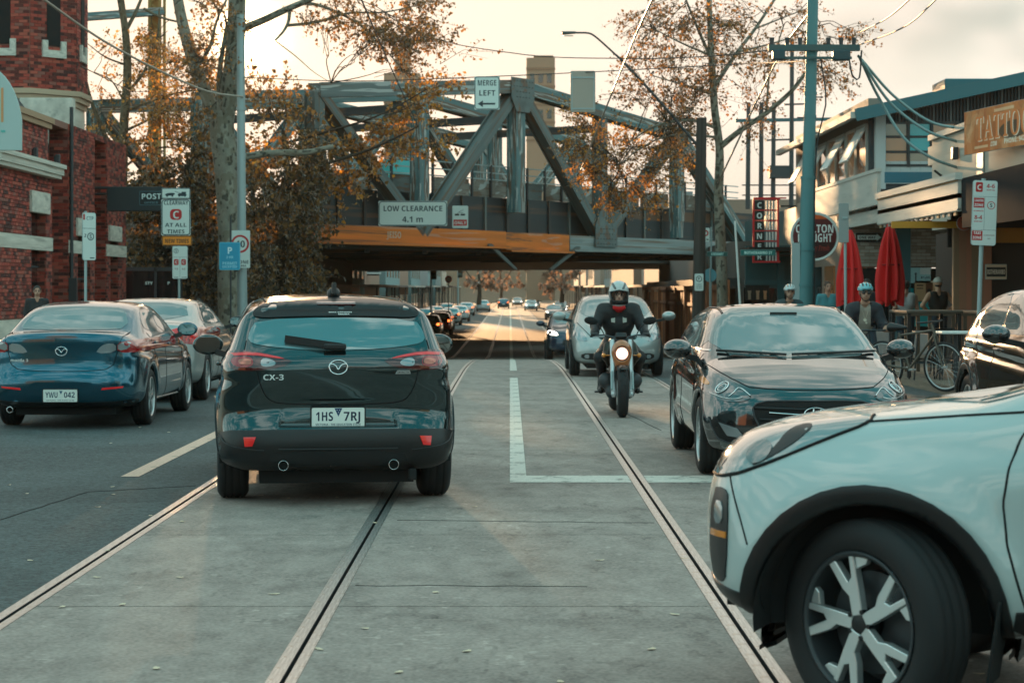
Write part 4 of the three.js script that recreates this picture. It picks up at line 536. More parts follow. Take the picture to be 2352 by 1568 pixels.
  plate(g, 0, 0.375, B.hit('rear', 0, 0.375).p.z + 0.012, 0, (x, w, h) => { x.fillStyle = '#d5dad2'; x.fillRect(0, 0, w, h); text(x, 'YWU', w * 0.25, h * 0.44, 118, '#17324a', { fit: 190 }); text(x, '042', w * 0.77, h * 0.44, 118, '#17324a', { fit: 170 }); x.fillStyle = '#17506a'; x.beginPath(); x.moveTo(w * 0.47, 20); x.lineTo(w * 0.57, 20); x.lineTo(w * 0.52, h * 0.4); x.fill(); text(x, 'VICTORIA - THE PLACE TO BE', w / 2, h * 0.88, 24, '#17324a', { fit: 420 }); });
  B.both('sill_strip', 'right', [[-0.86, 0.25], [0.9, 0.27], [0.9, 0.285], [-0.86, 0.265]], M.alloy, { smooth: 0, off: 0.006, res: 0.15 });
}
{ // ---------- silver sedan ahead of it
  const c = { L: 4.85, half: 0.92, R: 0.33, arch: 0.37, axles: [-1.4, 1.4], cell: 0.034, flare: 0.015, crown: 0.06, bow: 0.04, k1: 0.24, k2: 0.14,
    side: [[-2.1, 0.2], [-2.36, 0.3], [-2.42, 0.55], [-2.3, 0.8], [-1.5, 0.97], [-1.1, 1.02], [-0.2, 1.4], [0.3, 1.45], [0.8, 1.44], [1.2, 1.36], [1.8, 1.1], [2.2, 1.09], [2.32, 1.05], [2.34, 0.8], [2.4, 0.6], [2.4, 0.4], [2.2, 0.2]],
    plan: [[-2.44, 0], [-2.4, 0.45], [-2.2, 0.75], [-1.6, 0.9], [-1, 0.92], [1.3, 0.92], [1.9, 0.89], [2.25, 0.78], [2.4, 0.55], [2.45, 0]],
    front: [[0, 0.19], [0.74, 0.19], [0.87, 0.27], [0.92, 0.5], [0.915, 0.8], [0.86, 1.0], [0.79, 1.06], [0.66, 1.34], [0.56, 1.41], [0.4, 1.45], [0, 1.465]],
    windows: [[[-0.75, 1.05], [-0.12, 1.34], [0.3, 1.37], [0.3, 1.05]], [[0.35, 1.05], [0.35, 1.37], [0.85, 1.34], [1.28, 1.16], [1.2, 1.07]]], gaps: [[[-0.9, 0.3], [-0.92, 0.75], [-0.8, 1.0]], [[0.32, 0.28], [0.33, 1.02]], [[1.0, 0.78], [1.25, 1.06]]], handles: [[0.15, 0.92], [1.05, 0.95]], mirror: [1.02, 1.06, -0.66], mirrorMat: M.black, wheel: { W: 0.215, rim: 0.225, n: 7, seg: 28 } };
  const B = car('sedan_car', 'silver sedan stopped in front of the blue sedan, beside the pale tree trunk', c, carPaint.silver, [-5.1, 0, -29.95], 0), g = B.g;
  B.patch('rear_window', 'rear', [[-0.66, 1.12], [0.66, 1.12], [0.53, 1.36], [-0.53, 1.36]], M.glass, { smooth: 1, res: 0.1 });
  for (const s of [1, -1]) B.patch('rear_lamp', 'rear', [[0.58, 0.82], [0.6, 0.98], [0.88, 1.03], [0.9, 0.85], [0.86, 0.78]].map(([x, y]) => [x * s, y]), M.lensRed, { smooth: 1, off: 0.007 });
  B.both('rear_lamp_side', 'right', [[1.95, 0.82], [2.0, 1.02], [2.3, 1.02], [2.34, 0.8]], M.redRefl, { smooth: 1, off: 0.007 });
  B.both('side_moulding', 'right', [[-0.9, 0.6], [0.95, 0.62], [0.95, 0.66], [-0.9, 0.64]], M.black, { smooth: 0, res: 0.15, off: 0.006 });
  add('boot_seam', [B.line('rear', [[-0.62, 1.06], [-0.58, 0.75], [0.58, 0.75], [0.62, 1.06]], 0.006)], M.gap, g);
}
{ // ---------- dark oncoming hatchback on the right
  const c = { L: 4.3, half: 0.89, R: 0.325, arch: 0.36, axles: [-1.265, 1.385], cell: 0.024, flare: 0.018, crown: 0.075, bow: 0.05, k1: 0.26, k2: 0.14,
    side: [[-1.95, 0.17], [-2.1, 0.2], [-2.15, 0.36], [-2.14, 0.56], [-2.1, 0.68], [-1.98, 0.76], [-1.6, 0.885], [-1.15, 0.97], [-1.0, 0.995], [-0.1, 1.37], [0.3, 1.435], [0.9, 1.43], [1.6, 1.36], [1.82, 1.3], [2.0, 1.05], [2.1, 0.9], [2.14, 0.6], [2.14, 0.35], [2.0, 0.2]],
    plan: [[-2.24, 0], [-2.2, 0.32], [-2.06, 0.62], [-1.78, 0.82], [-1.3, 0.885], [-0.8, 0.89], [1.2, 0.89], [1.7, 0.87], [2.0, 0.78], [2.12, 0.55], [2.16, 0]],
    front: [[0, 0.16], [0.7, 0.16], [0.84, 0.22], [0.882, 0.4], [0.893, 0.65], [0.875, 0.85], [0.82, 0.97], [0.76, 1.05], [0.645, 1.3], [0.56, 1.4], [0.4, 1.445], [0, 1.46]],
    crease: [[0.74, 0.9, -0.014, 0.05], [0.45, 0.5, 0.012, 0.08]],
    windows: [[[-0.72, 1.02], [-0.15, 1.3], [0.35, 1.355], [0.35, 1.03]], [[0.41, 1.03], [0.41, 1.36], [1.05, 1.33], [1.5, 1.2], [1.42, 1.1]]], gaps: [[[-0.78, 0.3], [-0.82, 0.7], [-0.75, 0.98]], [[0.38, 0.28], [0.39, 1.0]], [[1.0, 0.75], [1.4, 1.08]]], handles: [[0.2, 0.9], [1.12, 0.95]],
    mirror: [0.97, 1.02, -0.6], wheel: { W: 0.205, rim: 0.225, n: 5, style: 'twin' } };
  const B = car('hatchback_car', 'black hatchback facing the camera in the right lane behind the stop line', c, carPaint.black, [2.43, 0, -18.38], Math.PI), g = B.g;
  windscreen(B, [0.735, 0.985], [0.585, 1.36], M.glass, { dip: 0.03, res: 0.06 });
  for (const s of [1, -1]) {
    const m = (o) => o.map(([x, y]) => [x * s, y]);
    const l = B.patch('headlamp', 'front', m([[0.85, 0.855], [0.79, 0.865], [0.725, 0.84], [0.603, 0.765], [0.49, 0.672], [0.54, 0.64], [0.644, 0.625], [0.76, 0.65], [0.825, 0.7]]), phys(0.09, 0.1, 0.105, 0.06, 0.3, { clearcoat: 1, clearcoatRoughness: 0.02 }), { off: 0.006, smooth: 1, res: 0.035 });
    B.patch('indicator_lens', 'front', m([[0.825, 0.8], [0.8, 0.81], [0.775, 0.76], [0.8, 0.745], [0.825, 0.755]]), M.amber, { off: 0.009, smooth: 1, parent: l });
    const pc = B.hit('front', s * 0.7, 0.735), put = (gm) => { gm.applyQuaternion(new THREE.Quaternion().setFromUnitVectors(V(0, 0, 1), pc.n)); gm.translate(pc.p.x + pc.n.x * 0.01, pc.p.y + pc.n.y * 0.01, pc.p.z + pc.n.z * 0.01); return gm; };
    add('projector_ring', [put(new THREE.TorusGeometry(0.062, 0.006, 6, 28)), put(new THREE.TorusGeometry(0.04, 0.005, 6, 24))], M.chrome, l); add('projector_lens', put(new THREE.SphereGeometry(0.037, 16, 8, 0, 6.3, 0, 1.2).rotateX(Math.PI / 2).scale(1, 1, 0.4)), phys(0.03, 0.05, 0.055, 0.03, 0, { clearcoat: 1, ior: 1.9 }), l);
    add('lamp_trim', [B.line('front', m([[0.66, 0.67], [0.62, 0.7], [0.59, 0.735], [0.56, 0.735], [0.5, 0.68]]), 0.005, 0.009, 2), B.line('front', m([[0.79, 0.69], [0.7, 0.655], [0.62, 0.65], [0.56, 0.665]]), 0.004, 0.009, 2)], M.chrome, l);
    const fr = B.patch('fog_recess', 'front', m([[0.81, 0.51], [0.78, 0.4], [0.73, 0.31], [0.5, 0.275], [0.46, 0.31], [0.6, 0.42]]), M.black, { off: 0.004, smooth: 1 });
    B.patch('fog_lamp', 'front', m([[0.745, 0.468], [0.605, 0.422], [0.545, 0.345], [0.68, 0.362]]), M.lensClear, { off: 0.009, smooth: 0, parent: fr, res: 0.03 });
    add('fog_trim', [B.line('front', m([[0.81, 0.5], [0.78, 0.4], [0.73, 0.315], [0.5, 0.28]]), 0.006, 0.006, 1)], M.darkSteel, fr);
  }
  const gr = B.patch('grille', 'front', [[-0.5, 0.57], [-0.44, 0.635], [-0.2, 0.645], [0.2, 0.645], [0.44, 0.635], [0.5, 0.57], [0.4, 0.36], [0.34, 0.28], [-0.34, 0.28], [-0.4, 0.36]], M.blackMatt, { off: 0.003, smooth: 1, res: 0.05 });
  add('grille_slat', [0.59, 0.5, 0.43, 0.37].map((y, i) => B.line('front', [[-0.47 + i * 0.035, y], [0, y - 0.012], [0.47 - i * 0.035, y]], 0.014, 0.002, 1)), M.black, gr);
  add('grille_bar', [0.545, 0.465].flatMap((y, i) => B.lineBoth('front', [[0.1, y - 0.008], [0.36 - i * 0.02, y + 0.008]], 0.007, 0.012)), M.chrome, gr);
  add('grille_surround', [B.line('front', [[0, 0.645], [0.2, 0.648], [0.44, 0.638], [0.5, 0.57], [0.4, 0.36], [0.34, 0.28], [-0.34, 0.28], [-0.4, 0.36], [-0.5, 0.57], [-0.44, 0.638], [-0.2, 0.648], [0, 0.645]], 0.008, 0.004, 1)], M.darkSteel, gr);
  ringBadge(g, 'badge', B.hit('front', 0, 0.545), 0, (q) => { q.translateZ(0.02); slantBadge(q, 0.175); });
  add('bonnet_seam', [B.line('front', [[-0.5, 0.748], [-0.3, 0.735], [0, 0.728], [0.3, 0.735], [0.5, 0.748]], 0.005, 0, 1), ...B.lineBoth('front', [[0.5, 0.748], [0.66, 0.83], [0.8, 0.93], [0.8, 0.98]], 0.0045, 0, 1)], M.gap, g);
  B.patch('lower_intake', 'front', [[-0.62, 0.24], [0.62, 0.24], [0.56, 0.19], [-0.56, 0.19]], M.blackMatt, { smooth: 0, off: 0.004 });
  { const w = (a, b) => { const p = B.trace('front', [a, b], 0.018, 0.1); return new THREE.TubeGeometry(new THREE.CatmullRomCurve3(p), 16, 0.012, 5); }; add('wiper', [w([-0.68, 0.995], [0.05, 0.972]), w([0.1, 0.97], [0.66, 1.0])], M.black, g); }
  { const h = B.hit('front', 0, 1.315); add('interior_mirror', rbox(0.24, 0.05, 0.012, 0.02, h.p.x, h.p.y - 0.005, h.p.z - 0.004), M.black, g); }
  for (const s of [1, -1]) { const h = B.trace('top', [[s * 0.53, -0.1], [s * 0.545, 0.6], [s * 0.53, 1.5]], 0); add('roof_seam', new THREE.TubeGeometry(new THREE.CatmullRomCurve3(h), 40, 0.012, 5), M.black, g); }
  B.both('chrome_strip', 'right', [[-0.8, 1.005], [0.4, 1.02], [1.35, 1.075], [1.35, 1.085], [0.4, 1.032], [-0.8, 1.018]], M.chrome, { smooth: 0, off: 0.006, res: 0.12 });
}
{ // ---------- white crossover nosing in from the right, close to the camera
  const c = { L: 4.5, floor: 0.42, half: 0.9275, R: 0.365, arch: 0.425, axles: [-1.33, 1.34], cell: 0.026, flare: 0.03, crown: 0.07, bow: 0.06, k1: 0.3, k2: 0.2,
    side: [[-1.85, 0.3], [-2.04, 0.36], [-2.14, 0.52], [-2.15, 0.72], [-2.1, 0.88], [-1.97, 1.0], [-1.68, 1.07], [-1.2, 1.125], [-0.95, 1.15], [0.0, 1.55], [0.4, 1.62], [1.2, 1.6], [1.8, 1.5], [2.1, 1.15], [2.22, 0.9], [2.22, 0.5], [2.0, 0.3]],
    plan: [[-2.24, 0], [-2.19, 0.36], [-2.05, 0.64], [-1.84, 0.83], [-1.52, 0.915], [-1, 0.9275], [1.3, 0.9275], [1.9, 0.88], [2.2, 0.7], [2.26, 0]],
    front: [[0, 0.28], [0.72, 0.28], [0.87, 0.34], [0.92, 0.5], [0.93, 0.72], [0.92, 0.92], [0.86, 1.06], [0.79, 1.16], [0.7, 1.45], [0.6, 1.56], [0.4, 1.62], [0, 1.64]],
    crease: [[0.96, 1.04, -0.012, 0.05]], mod: (d, x, y, z) => { const r = Math.hypot(z + 1.33, y - 0.365); return d + 0.006 * (smooth(0.5, 0.53, r) - 1) * 0; },
    windows: [[[-0.7, 1.17], [0.02, 1.48], [0.4, 1.53], [0.4, 1.14]], [[0.46, 1.14], [0.46, 1.53], [1.2, 1.5], [1.6, 1.36], [1.5, 1.2]]], gaps: [[[-0.79, 0.42], [-0.88, 0.75], [-0.85, 0.98], [-0.76, 1.13]], [[-1.88, 0.85], [-1.83, 0.74], [-1.78, 0.62]], [[0.43, 0.4], [0.44, 1.12]]], handles: [[0.25, 1.0]], mirror: [1.08, 1.16, -0.5], wheel: { W: 0.215, rim: 0.25, n: 5, style: 'fork', steer: -0.5, seg: 64, spokeMat: std(0.72, 0.73, 0.72, 0.3, 0.75) } };
  const phi = Math.PI / 2 - 0.40, hub = V(1.29, 0, -7.2), loc = V(-(c.half - 0.03 - 0.12), 0, -1.33).applyAxisAngle(V(0, 1, 0), phi);
  const B = car('crossover_car', 'white crossover close to the camera on the right, front wheel turned', c, carPaint.white, [hub.x - loc.x, 0, hub.z - loc.z], phi), g = B.g;
  for (const v of ['left', 'right']) {
    for (const z of c.axles) B.patch('arch_trim', v, archRing(z, c.R, 0.428, 0.487, -0.25, Math.PI + 0.3), M.black, { off: 0.012, smooth: 0, res: 0.04 });
    B.patch('sill_trim', v, [[-0.86, 0.32], [0.9, 0.32], [0.86, 0.46], [-0.83, 0.44]], M.black, { off: 0.01, smooth: 0, res: 0.12 });
    B.patch('bumper_valance', v, [[-2.0, 0.4], [-1.78, 0.37], [-1.78, 0.44], [-2.05, 0.47]], M.black, { off: 0.006, smooth: 0, res: 0.06 });
    const l = B.patch('headlamp', v, [[-2.06, 0.84], [-2.02, 0.92], [-1.9, 0.99], [-1.68, 1.04], [-1.4, 1.075], [-1.37, 1.06], [-1.52, 1.0], [-1.7, 0.92], [-1.88, 0.855]], phys(0.24, 0.27, 0.27, 0.06, 0.35, { clearcoat: 1, clearcoatRoughness: 0.02 }), { off: 0.006, smooth: 1, res: 0.05 });
    B.patch('lamp_bezel', v, [[-1.67, 1.03], [-1.57, 1.045], [-1.62, 0.985], [-1.72, 0.92], [-1.8, 0.885], [-1.71, 0.95]], M.black, { off: 0.009, smooth: 2, parent: l });
    B.patch('lamp_reflector', v, [[-1.83, 0.945], [-1.76, 0.985], [-1.71, 0.965], [-1.73, 0.91], [-1.8, 0.895]], phys(0.13, 0.145, 0.145, 0.12, 0.3, { clearcoat: 1 }), { off: 0.011, smooth: 2, parent: l });
    add('lamp_seal', [B.line(v, [[-2.06, 0.838], [-1.88, 0.85], [-1.7, 0.916], [-1.52, 0.996], [-1.37, 1.056], [-1.38, 1.078]], 0.006, 0.002, 1)], M.gap, l);
    const fs = B.patch('fog_slot', v, [[-1.97, 0.8], [-1.9, 0.81], [-1.87, 0.78], [-1.875, 0.5], [-1.91, 0.46], [-1.98, 0.5]], M.black, { off: 0.006, smooth: 1, res: 0.03 });
    B.patch('indicator_lens', v, [[-1.96, 0.655], [-1.875, 0.655], [-1.875, 0.632], [-1.96, 0.632]], M.amber, { off: 0.011, smooth: 0, parent: fs });
    B.patch('fog_lens', v, [[-1.94, 0.76], [-1.895, 0.76], [-1.895, 0.68], [-1.94, 0.68]], M.lensClear, { off: 0.01, smooth: 1, parent: fs });
    B.patch('quarter_glass', v, [[-0.8, 1.155], [-0.6, 1.19], [-0.62, 1.16]], M.sideGlass, { off: 0.004, smooth: 1 });
    add('wing_seam', [B.line(v, [[-1.4, 1.058], [-1.1, 1.085], [-0.82, 1.11]], 0.0055, 0, 1)], M.gap, g);
  }
  const mud = (x) => [rbox(0.24, 0.3, 0.012, 0.006, x * 0.8, 0.33, -0.9, 0.15)]; add('mud_flap', [...mud(-1), ...mud(1)], M.blackMatt, g);
  windscreen(B, [0.76, 1.14], [0.62, 1.54]);
}
{ // ---------- black car parked at the right kerb
  const c = { L: 4.7, half: 0.93, R: 0.36, arch: 0.4, axles: [-1.38, 1.34], cell: 0.03, flare: 0.03, crown: 0.06, bow: 0.04, k1: 0.26, k2: 0.14,
    side: [[-2.0, 0.26], [-2.28, 0.34], [-2.34, 0.6], [-2.25, 0.9], [-1.5, 1.06], [-1.1, 1.1], [-0.25, 1.5], [0.3, 1.61], [1.0, 1.59], [1.6, 1.45], [2.1, 1.15], [2.28, 1.05], [2.33, 0.8], [2.33, 0.5], [2.1, 0.28]],
    plan: [[-2.36, 0], [-2.3, 0.45], [-2.1, 0.76], [-1.6, 0.91], [-1, 0.93], [1.3, 0.93], [1.9, 0.89], [2.22, 0.72], [2.36, 0.4], [2.38, 0]],
    front: [[0, 0.25], [0.74, 0.25], [0.88, 0.34], [0.93, 0.55], [0.925, 0.85], [0.86, 1.02], [0.79, 1.12], [0.7, 1.42], [0.6, 1.54], [0.4, 1.6], [0, 1.62]],
    crease: [[0.82, 0.98, -0.022, 0.05], [0.62, 0.55, 0.02, 0.09]],
    windows: [[[-0.75, 1.13], [-0.15, 1.42], [0.35, 1.51], [0.35, 1.12]], [[0.41, 1.12], [0.41, 1.51], [1.05, 1.46], [1.35, 1.28], [1.28, 1.14]], [[1.36, 1.15], [1.42, 1.27], [1.72, 1.2], [1.8, 1.14]]], gaps: [[[0.38, 0.35], [0.39, 1.1]], [[0.98, 0.85], [1.3, 1.12]], [[-0.82, 0.4], [-0.86, 0.8], [-0.8, 1.08]]], handles: [[0.2, 0.98], [1.1, 1.02]], mirror: [1.07, 1.14, -0.6], wheel: { W: 0.235, rim: 0.24, n: 5, style: 'twin', seg: 36 } };
  const B = car('wagon_car', 'glossy black car by the right kerb, half hidden by the white crossover', c, carPaint.black, [5.38, 0, -18.72], Math.PI);
  for (const v of ['right', 'left']) for (const z of c.axles) B.patch('arch_trim', v, archRing(z, c.R, 0.404, 0.45, -0.1, Math.PI + 0.1), M.black, { off: 0.006, smooth: 0, res: 0.05 });
}
{ // ---------- silver hatchback behind the motorcycle
  const c = { L: 4.45, half: 0.8625, R: 0.31, arch: 0.345, axles: [-1.32, 1.38], cell: 0.034, crown: 0.07, bow: 0.06, k1: 0.3, k2: 0.16,
    side: [[-1.95, 0.18], [-2.15, 0.24], [-2.22, 0.45], [-2.18, 0.62], [-2.0, 0.76], [-1.5, 0.95], [-1.1, 1.08], [-0.2, 1.42], [0.3, 1.49], [0.9, 1.47], [1.8, 1.2], [2.1, 1.08], [2.2, 0.8], [2.18, 0.4], [2.0, 0.2]],
    plan: [[-2.3, 0], [-2.24, 0.35], [-2.05, 0.64], [-1.7, 0.81], [-1.1, 0.86], [1.3, 0.86], [1.9, 0.82], [2.15, 0.65], [2.25, 0]],
    front: [[0, 0.17], [0.68, 0.17], [0.82, 0.24], [0.86, 0.45], [0.865, 0.7], [0.84, 0.9], [0.78, 1.02], [0.72, 1.12], [0.62, 1.34], [0.53, 1.44], [0.38, 1.49], [0, 1.505]],
    windows: [[[-0.85, 1.08], [-0.2, 1.36], [0.35, 1.41], [0.35, 1.06]]], gaps: [[[-0.85, 0.3], [-0.9, 0.75], [-0.85, 1.0]]], mirror: [1.0, 1.06, -0.7], wheel: { W: 0.185, rim: 0.2, n: 5, seg: 26 } };
  const B = car('hatchback_car', 'silver hatchback with rounded nose, driving towards the camera behind the motorcycle', c, carPaint.silver, [1.9, 0, -38.0], Math.PI), g = B.g;
  windscreen(B, [0.71, 1.07], [0.55, 1.4], M.glass, { dip: 0.05 });
  for (const s of [1, -1]) { const m = (o) => o.map(([x, y]) => [x * s, y]); B.patch('headlamp', 'front', m([[0.8, 0.86], [0.72, 0.93], [0.5, 0.64], [0.62, 0.62], [0.78, 0.68]]), M.lensClear, { off: 0.006, smooth: 1 }); const q = B.patch('fog_recess', 'front', m([[0.64, 0.42], [0.36, 0.42], [0.36, 0.3], [0.64, 0.32]]), M.black, { smooth: 1 }); B.patch('fog_lamp', 'front', m([[0.58, 0.4], [0.5, 0.4], [0.5, 0.33], [0.58, 0.33]]), M.lensClear, { smooth: 2, off: 0.01, parent: q }); }
  B.patch('grille', 'front', [[-0.3, 0.66], [0.3, 0.66], [0.34, 0.7], [-0.34, 0.7]], M.black, { smooth: 0 }); B.patch('lower_intake', 'front', [[-0.3, 0.3], [0.3, 0.3], [0.3, 0.42], [-0.3, 0.42]], M.blackMatt, { smooth: 1 });
  add('bonnet_seam', [B.line('front', [[-0.48, 0.72], [0, 0.7], [0.48, 0.72]], 0.006), ...B.lineBoth('front', [[0.48, 0.72], [0.7, 0.95]], 0.006)], M.gap, g);
}
const farSpec = { L: 4.3, half: 0.87, R: 0.31, arch: 0.35, axles: [-1.3, 1.3], cell: 0.06, crown: 0.07, bow: 0.05, k1: 0.24, k2: 0.16,
  side: [[-1.95, 0.2], [-2.15, 0.28], [-2.18, 0.6], [-2.0, 0.8], [-1.3, 0.95], [-1.0, 1.0], [-0.2, 1.4], [0.3, 1.47], [1.2, 1.45], [1.7, 1.36], [1.95, 1.05], [2.12, 0.95], [2.15, 0.5], [2.0, 0.22]],
  plan: [[-2.25, 0], [-2.18, 0.4], [-2, 0.7], [-1.5, 0.86], [1.5, 0.86], [2, 0.76], [2.15, 0.5], [2.2, 0]], front: [[0, 0.18], [0.7, 0.18], [0.84, 0.28], [0.87, 0.6], [0.85, 0.88], [0.77, 1.02], [0.64, 1.34], [0.5, 1.45], [0, 1.48]], windows: [[[-0.75, 1.03], [-0.2, 1.32], [1.1, 1.36], [1.45, 1.1]]], mirror: [0.98, 1.03, -0.6], wheel: { W: 0.2, rim: 0.2, n: 5, seg: 18 } };
function farCar(label, mat, x, Z, away, o = {}) {
  const B = car('far_car', label, { ...farSpec, ...o }, mat, [x, road(Z), -Z], away ? 0 : Math.PI, 'car', away ? 'cars queued in the left lane under the bridge' : 'cars coming up the right lane');
  B.g.rotation.order = 'YXZ'; B.g.rotation.x = (away ? 1 : -1) * Math.atan(road(Z + 1.5) - road(Z - 1.5)) / 3;
  B.patch('rear_window', 'rear', [[-0.58, 1.08], [0.58, 1.08], [0.5, 1.33], [-0.5, 1.33]], M.glass, { smooth: 1, res: 0.2 }); windscreen(B, [0.7, 1.02], [0.55, 1.36], M.glass, { res: 0.2 });
  for (const s of [1, -1]) { B.patch('rear_lamp', 'rear', [[0.52, 0.82], [0.8, 0.84], [0.8, 0.96], [0.55, 0.96]].map(([a, b]) => [a * s, b]), o.braking ? glow(1, 0.16, 0.03, 2.5) : M.lensRed, { smooth: 1, res: 0.15, off: 0.01 }); B.patch('headlamp', 'front', [[0.5, 0.66], [0.8, 0.7], [0.78, 0.84], [0.55, 0.76]].map(([a, b]) => [a * s, b]), o.lit ? glow(1, 0.9, 0.75, 3) : M.lensClear, { smooth: 1, res: 0.15, off: 0.01 }); }
  B.patch('grille', 'front', [[-0.42, 0.36], [0.42, 0.36], [0.36, 0.6], [-0.36, 0.6]], M.black, { smooth: 1, res: 0.2 });
  for (const [n, v, s] of [['number_plate', 'rear', 1], ['number_plate', 'front', 1]]) B.patch(n, v, [[-0.18, 0.58], [0.18, 0.58], [0.18, 0.69], [-0.18, 0.69]], M.white, { smooth: 0, res: 0.3, off: 0.012 });
  return B;
}
const fc1 = farCar('small navy hatchback with its headlamps on, partly behind the silver hatchback', carPaint.navy, 1.85, 58.5, false, { lit: true, cell: 0.045 });
const fcA = farCar('dark car with lit brake lamps in the queue just left of the lane line', carPaint.black, -4.3, 78, true, { braking: true });
function moreFar(src, label, mat, x, Z) { const k = copy(src.g, label, [x, road(Z), -Z]); k.traverse((o) => { if (o.name === 'body') o.material = mat; }); k.rotation.x = 0; return k; }
moreFar(fcA, 'black car second in the queue, under the bridge edge', carPaint.navy, -4.6, 97); moreFar(fcA, 'third dark car of the queue under the bridge', carPaint.black, -4.7, 118); moreFar(fcA, 'pale silver car in the sunlight beyond the bridge, fourth of the queue', carPaint.silver, -4.8, 146); moreFar(fcA, 'far white car at the head of the queue beyond the bridge', carPaint.pearl, -4.4, 182); moreFar(fcA, 'white car in the middle distance left of the tram rails', carPaint.pearl, -3.3, 255); moreFar(fcA, 'blue car in the far distance left of the centre', carPaint.blue, -0.9, 290);
moreFar(fc1, 'white car far off coming over the rise, right of centre', carPaint.pearl, 2.7, 262); moreFar(fc1, 'silver car far off behind the motorcycle helmet', carPaint.silver, 5.2, 215); moreFar(fc1, 'dark car far off beside the right kerb', carPaint.black, 5.3, 150); moreFar(fc1, 'grey car far off at the end of the street', carPaint.silver, 1.2, 330);
for (const [l, m, x, Z] of [['black car squeezed between the first two queue cars, near the left kerb', carPaint.black, -6.2, 88], ['graphite car in the inner column of the queue beyond the second car', carPaint.graphite, -5.9, 106], ['dark red car in the queue at the back edge of the bridge', paint(0.16, 0.02, 0.02, 0.2, 0.6), -4.5, 131], ['navy car parked at the left kerb in sunlight past the bridge', carPaint.navy, -6.4, 138], ['black car parked at the left kerb beside the traffic signal', carPaint.black, -6.4, 158], ['silver car in the queue between the sunlit cars', carPaint.silver, -4.7, 164], ['dark car at the left kerb below the second signal', carPaint.black, -6.4, 176], ['grey car at the far left kerb', carPaint.graphite, -6.3, 205], ['white car in the far queue beyond the second signal', carPaint.pearl, -4.6, 218]]) moreFar(fcA, l, m, x, Z);
for (const [l, m, x, Z] of [['white car far off left of the rider, coming over the rise', carPaint.pearl, 3.6, 300], ['black car far off in the right lane', carPaint.black, 4.1, 190], ['grey car parked far off at the right kerb', carPaint.graphite, 6.0, 240]]) moreFar(fc1, l, m, x, Z);
// ================= people. Own axes: y up, facing +z
const hairM = std(0.02, 0.015, 0.012, 0.7), denim = std(0.03, 0.05, 0.07, 0.85);
function headFields(h, s = 1) { const [x, y, z] = h; return [ball([x, y + 0.02 * s, z - 0.012], [0.077 * s, 0.1 * s, 0.095 * s]), ball([x, y - 0.055 * s, z + 0.022], [0.056 * s, 0.062 * s, 0.066 * s]), cap([x, y + 0.012, z + 0.086 * s], [x, y - 0.026, z + 0.104 * s], 0.011 * s, 0.017 * s), cap([x, y - 0.06, z - 0.02], [x, y - 0.15, z - 0.035], 0.05 * s, 0.055 * s), cap([x - 0.03, y - 0.055 * s, z + 0.08 * s], [x + 0.03, y - 0.055 * s, z + 0.08 * s], 0.009), ball([x - 0.08, y, z - 0.01], [0.012, 0.03, 0.02]), ball([x + 0.08, y, z - 0.01], [0.012, 0.03, 0.02])]; }
function headMesh(g, h, mat = M.skin, { eyes = true } = {}) {
  const m = add('head', field(headFields(h), 0.022, [h[0] - 0.12, h[1] - 0.17, h[2] - 0.14], [h[0] + 0.12, h[1] + 0.15, h[2] + 0.14], 0.01), mat, g);
  if (eyes) { for (const s of [-1, 1]) { const e = new THREE.SphereGeometry(0.013, 8, 6); e.translate(h[0] + s * 0.032, h[1] + 0.008, h[2] + 0.073); add('eye', e, M.black, m); const b = cap([h[0] + s * 0.018, h[1] + 0.03, h[2] + 0.085], [h[0] + s * 0.05, h[1] + 0.032, h[2] + 0.076], 0.005); add('eyebrow', nets(b, [h[0] - 0.08, h[1] + 0.015, h[2] + 0.05], [h[0] + 0.08, h[1] + 0.05, h[2] + 0.11], 0.005), hairM, m); } const lip = tube([V(h[0] - 0.024, h[1] - 0.056, h[2] + 0.088), V(h[0], h[1] - 0.053, h[2] + 0.094), V(h[0] + 0.024, h[1] - 0.056, h[2] + 0.088)], 0.004); add('mouth', lip, std(0.3, 0.1, 0.08, 0.6), m); }
  return m;
}
// a hand closed on a bar that runs along x: palm, four fingers of unequal length, thumb beneath
function gripHand(p, s) { const [x, y, z] = p, f = [ball([x, y + 0.022, z - 0.02], [0.043, 0.02, 0.038])]; [0.036, 0.013, -0.011, -0.034].forEach((d, i) => { const L = [0.9, 1, 0.97, 0.8][i]; f.push(cap([x + d, y + 0.026, z + 0.005], [x + d, y + 0.012, z + 0.034 * L], 0.0105, 0.0098), cap([x + d, y + 0.012, z + 0.034 * L], [x + d, y - 0.022 * L, z + 0.026], 0.0098, 0.0085)); }); f.push(cap([x - s * 0.038, y + 0.01, z - 0.02], [x - s * 0.052, y - 0.018, z + 0.006], 0.013, 0.011)); return f; }
function openHand(p, dir, s) { const [x, y, z] = p, f = [ball([x, y - 0.045, z], [0.022, 0.05, 0.04])]; [0.03, 0.01, -0.01, -0.028].forEach((d, i) => { const L = [0.07, 0.08, 0.075, 0.06][i]; f.push(cap([x, y - 0.085, z + d], [x + s * 0.004, y - 0.085 - L * 0.55, z + d * 1.1 + 0.006], 0.0095, 0.009), cap([x + s * 0.004, y - 0.085 - L * 0.55, z + d * 1.1 + 0.006], [x - s * 0.008, y - 0.085 - L, z + d * 1.1 + 0.016], 0.009, 0.0075)); }); f.push(cap([x, y - 0.03, z + 0.035], [x - s * 0.01, y - 0.075, z + 0.062], 0.012, 0.009)); return f; }
const vset = (l, o) => l.map(([x, y, z]) => [x + o[0], y + o[1], z + o[2]]);

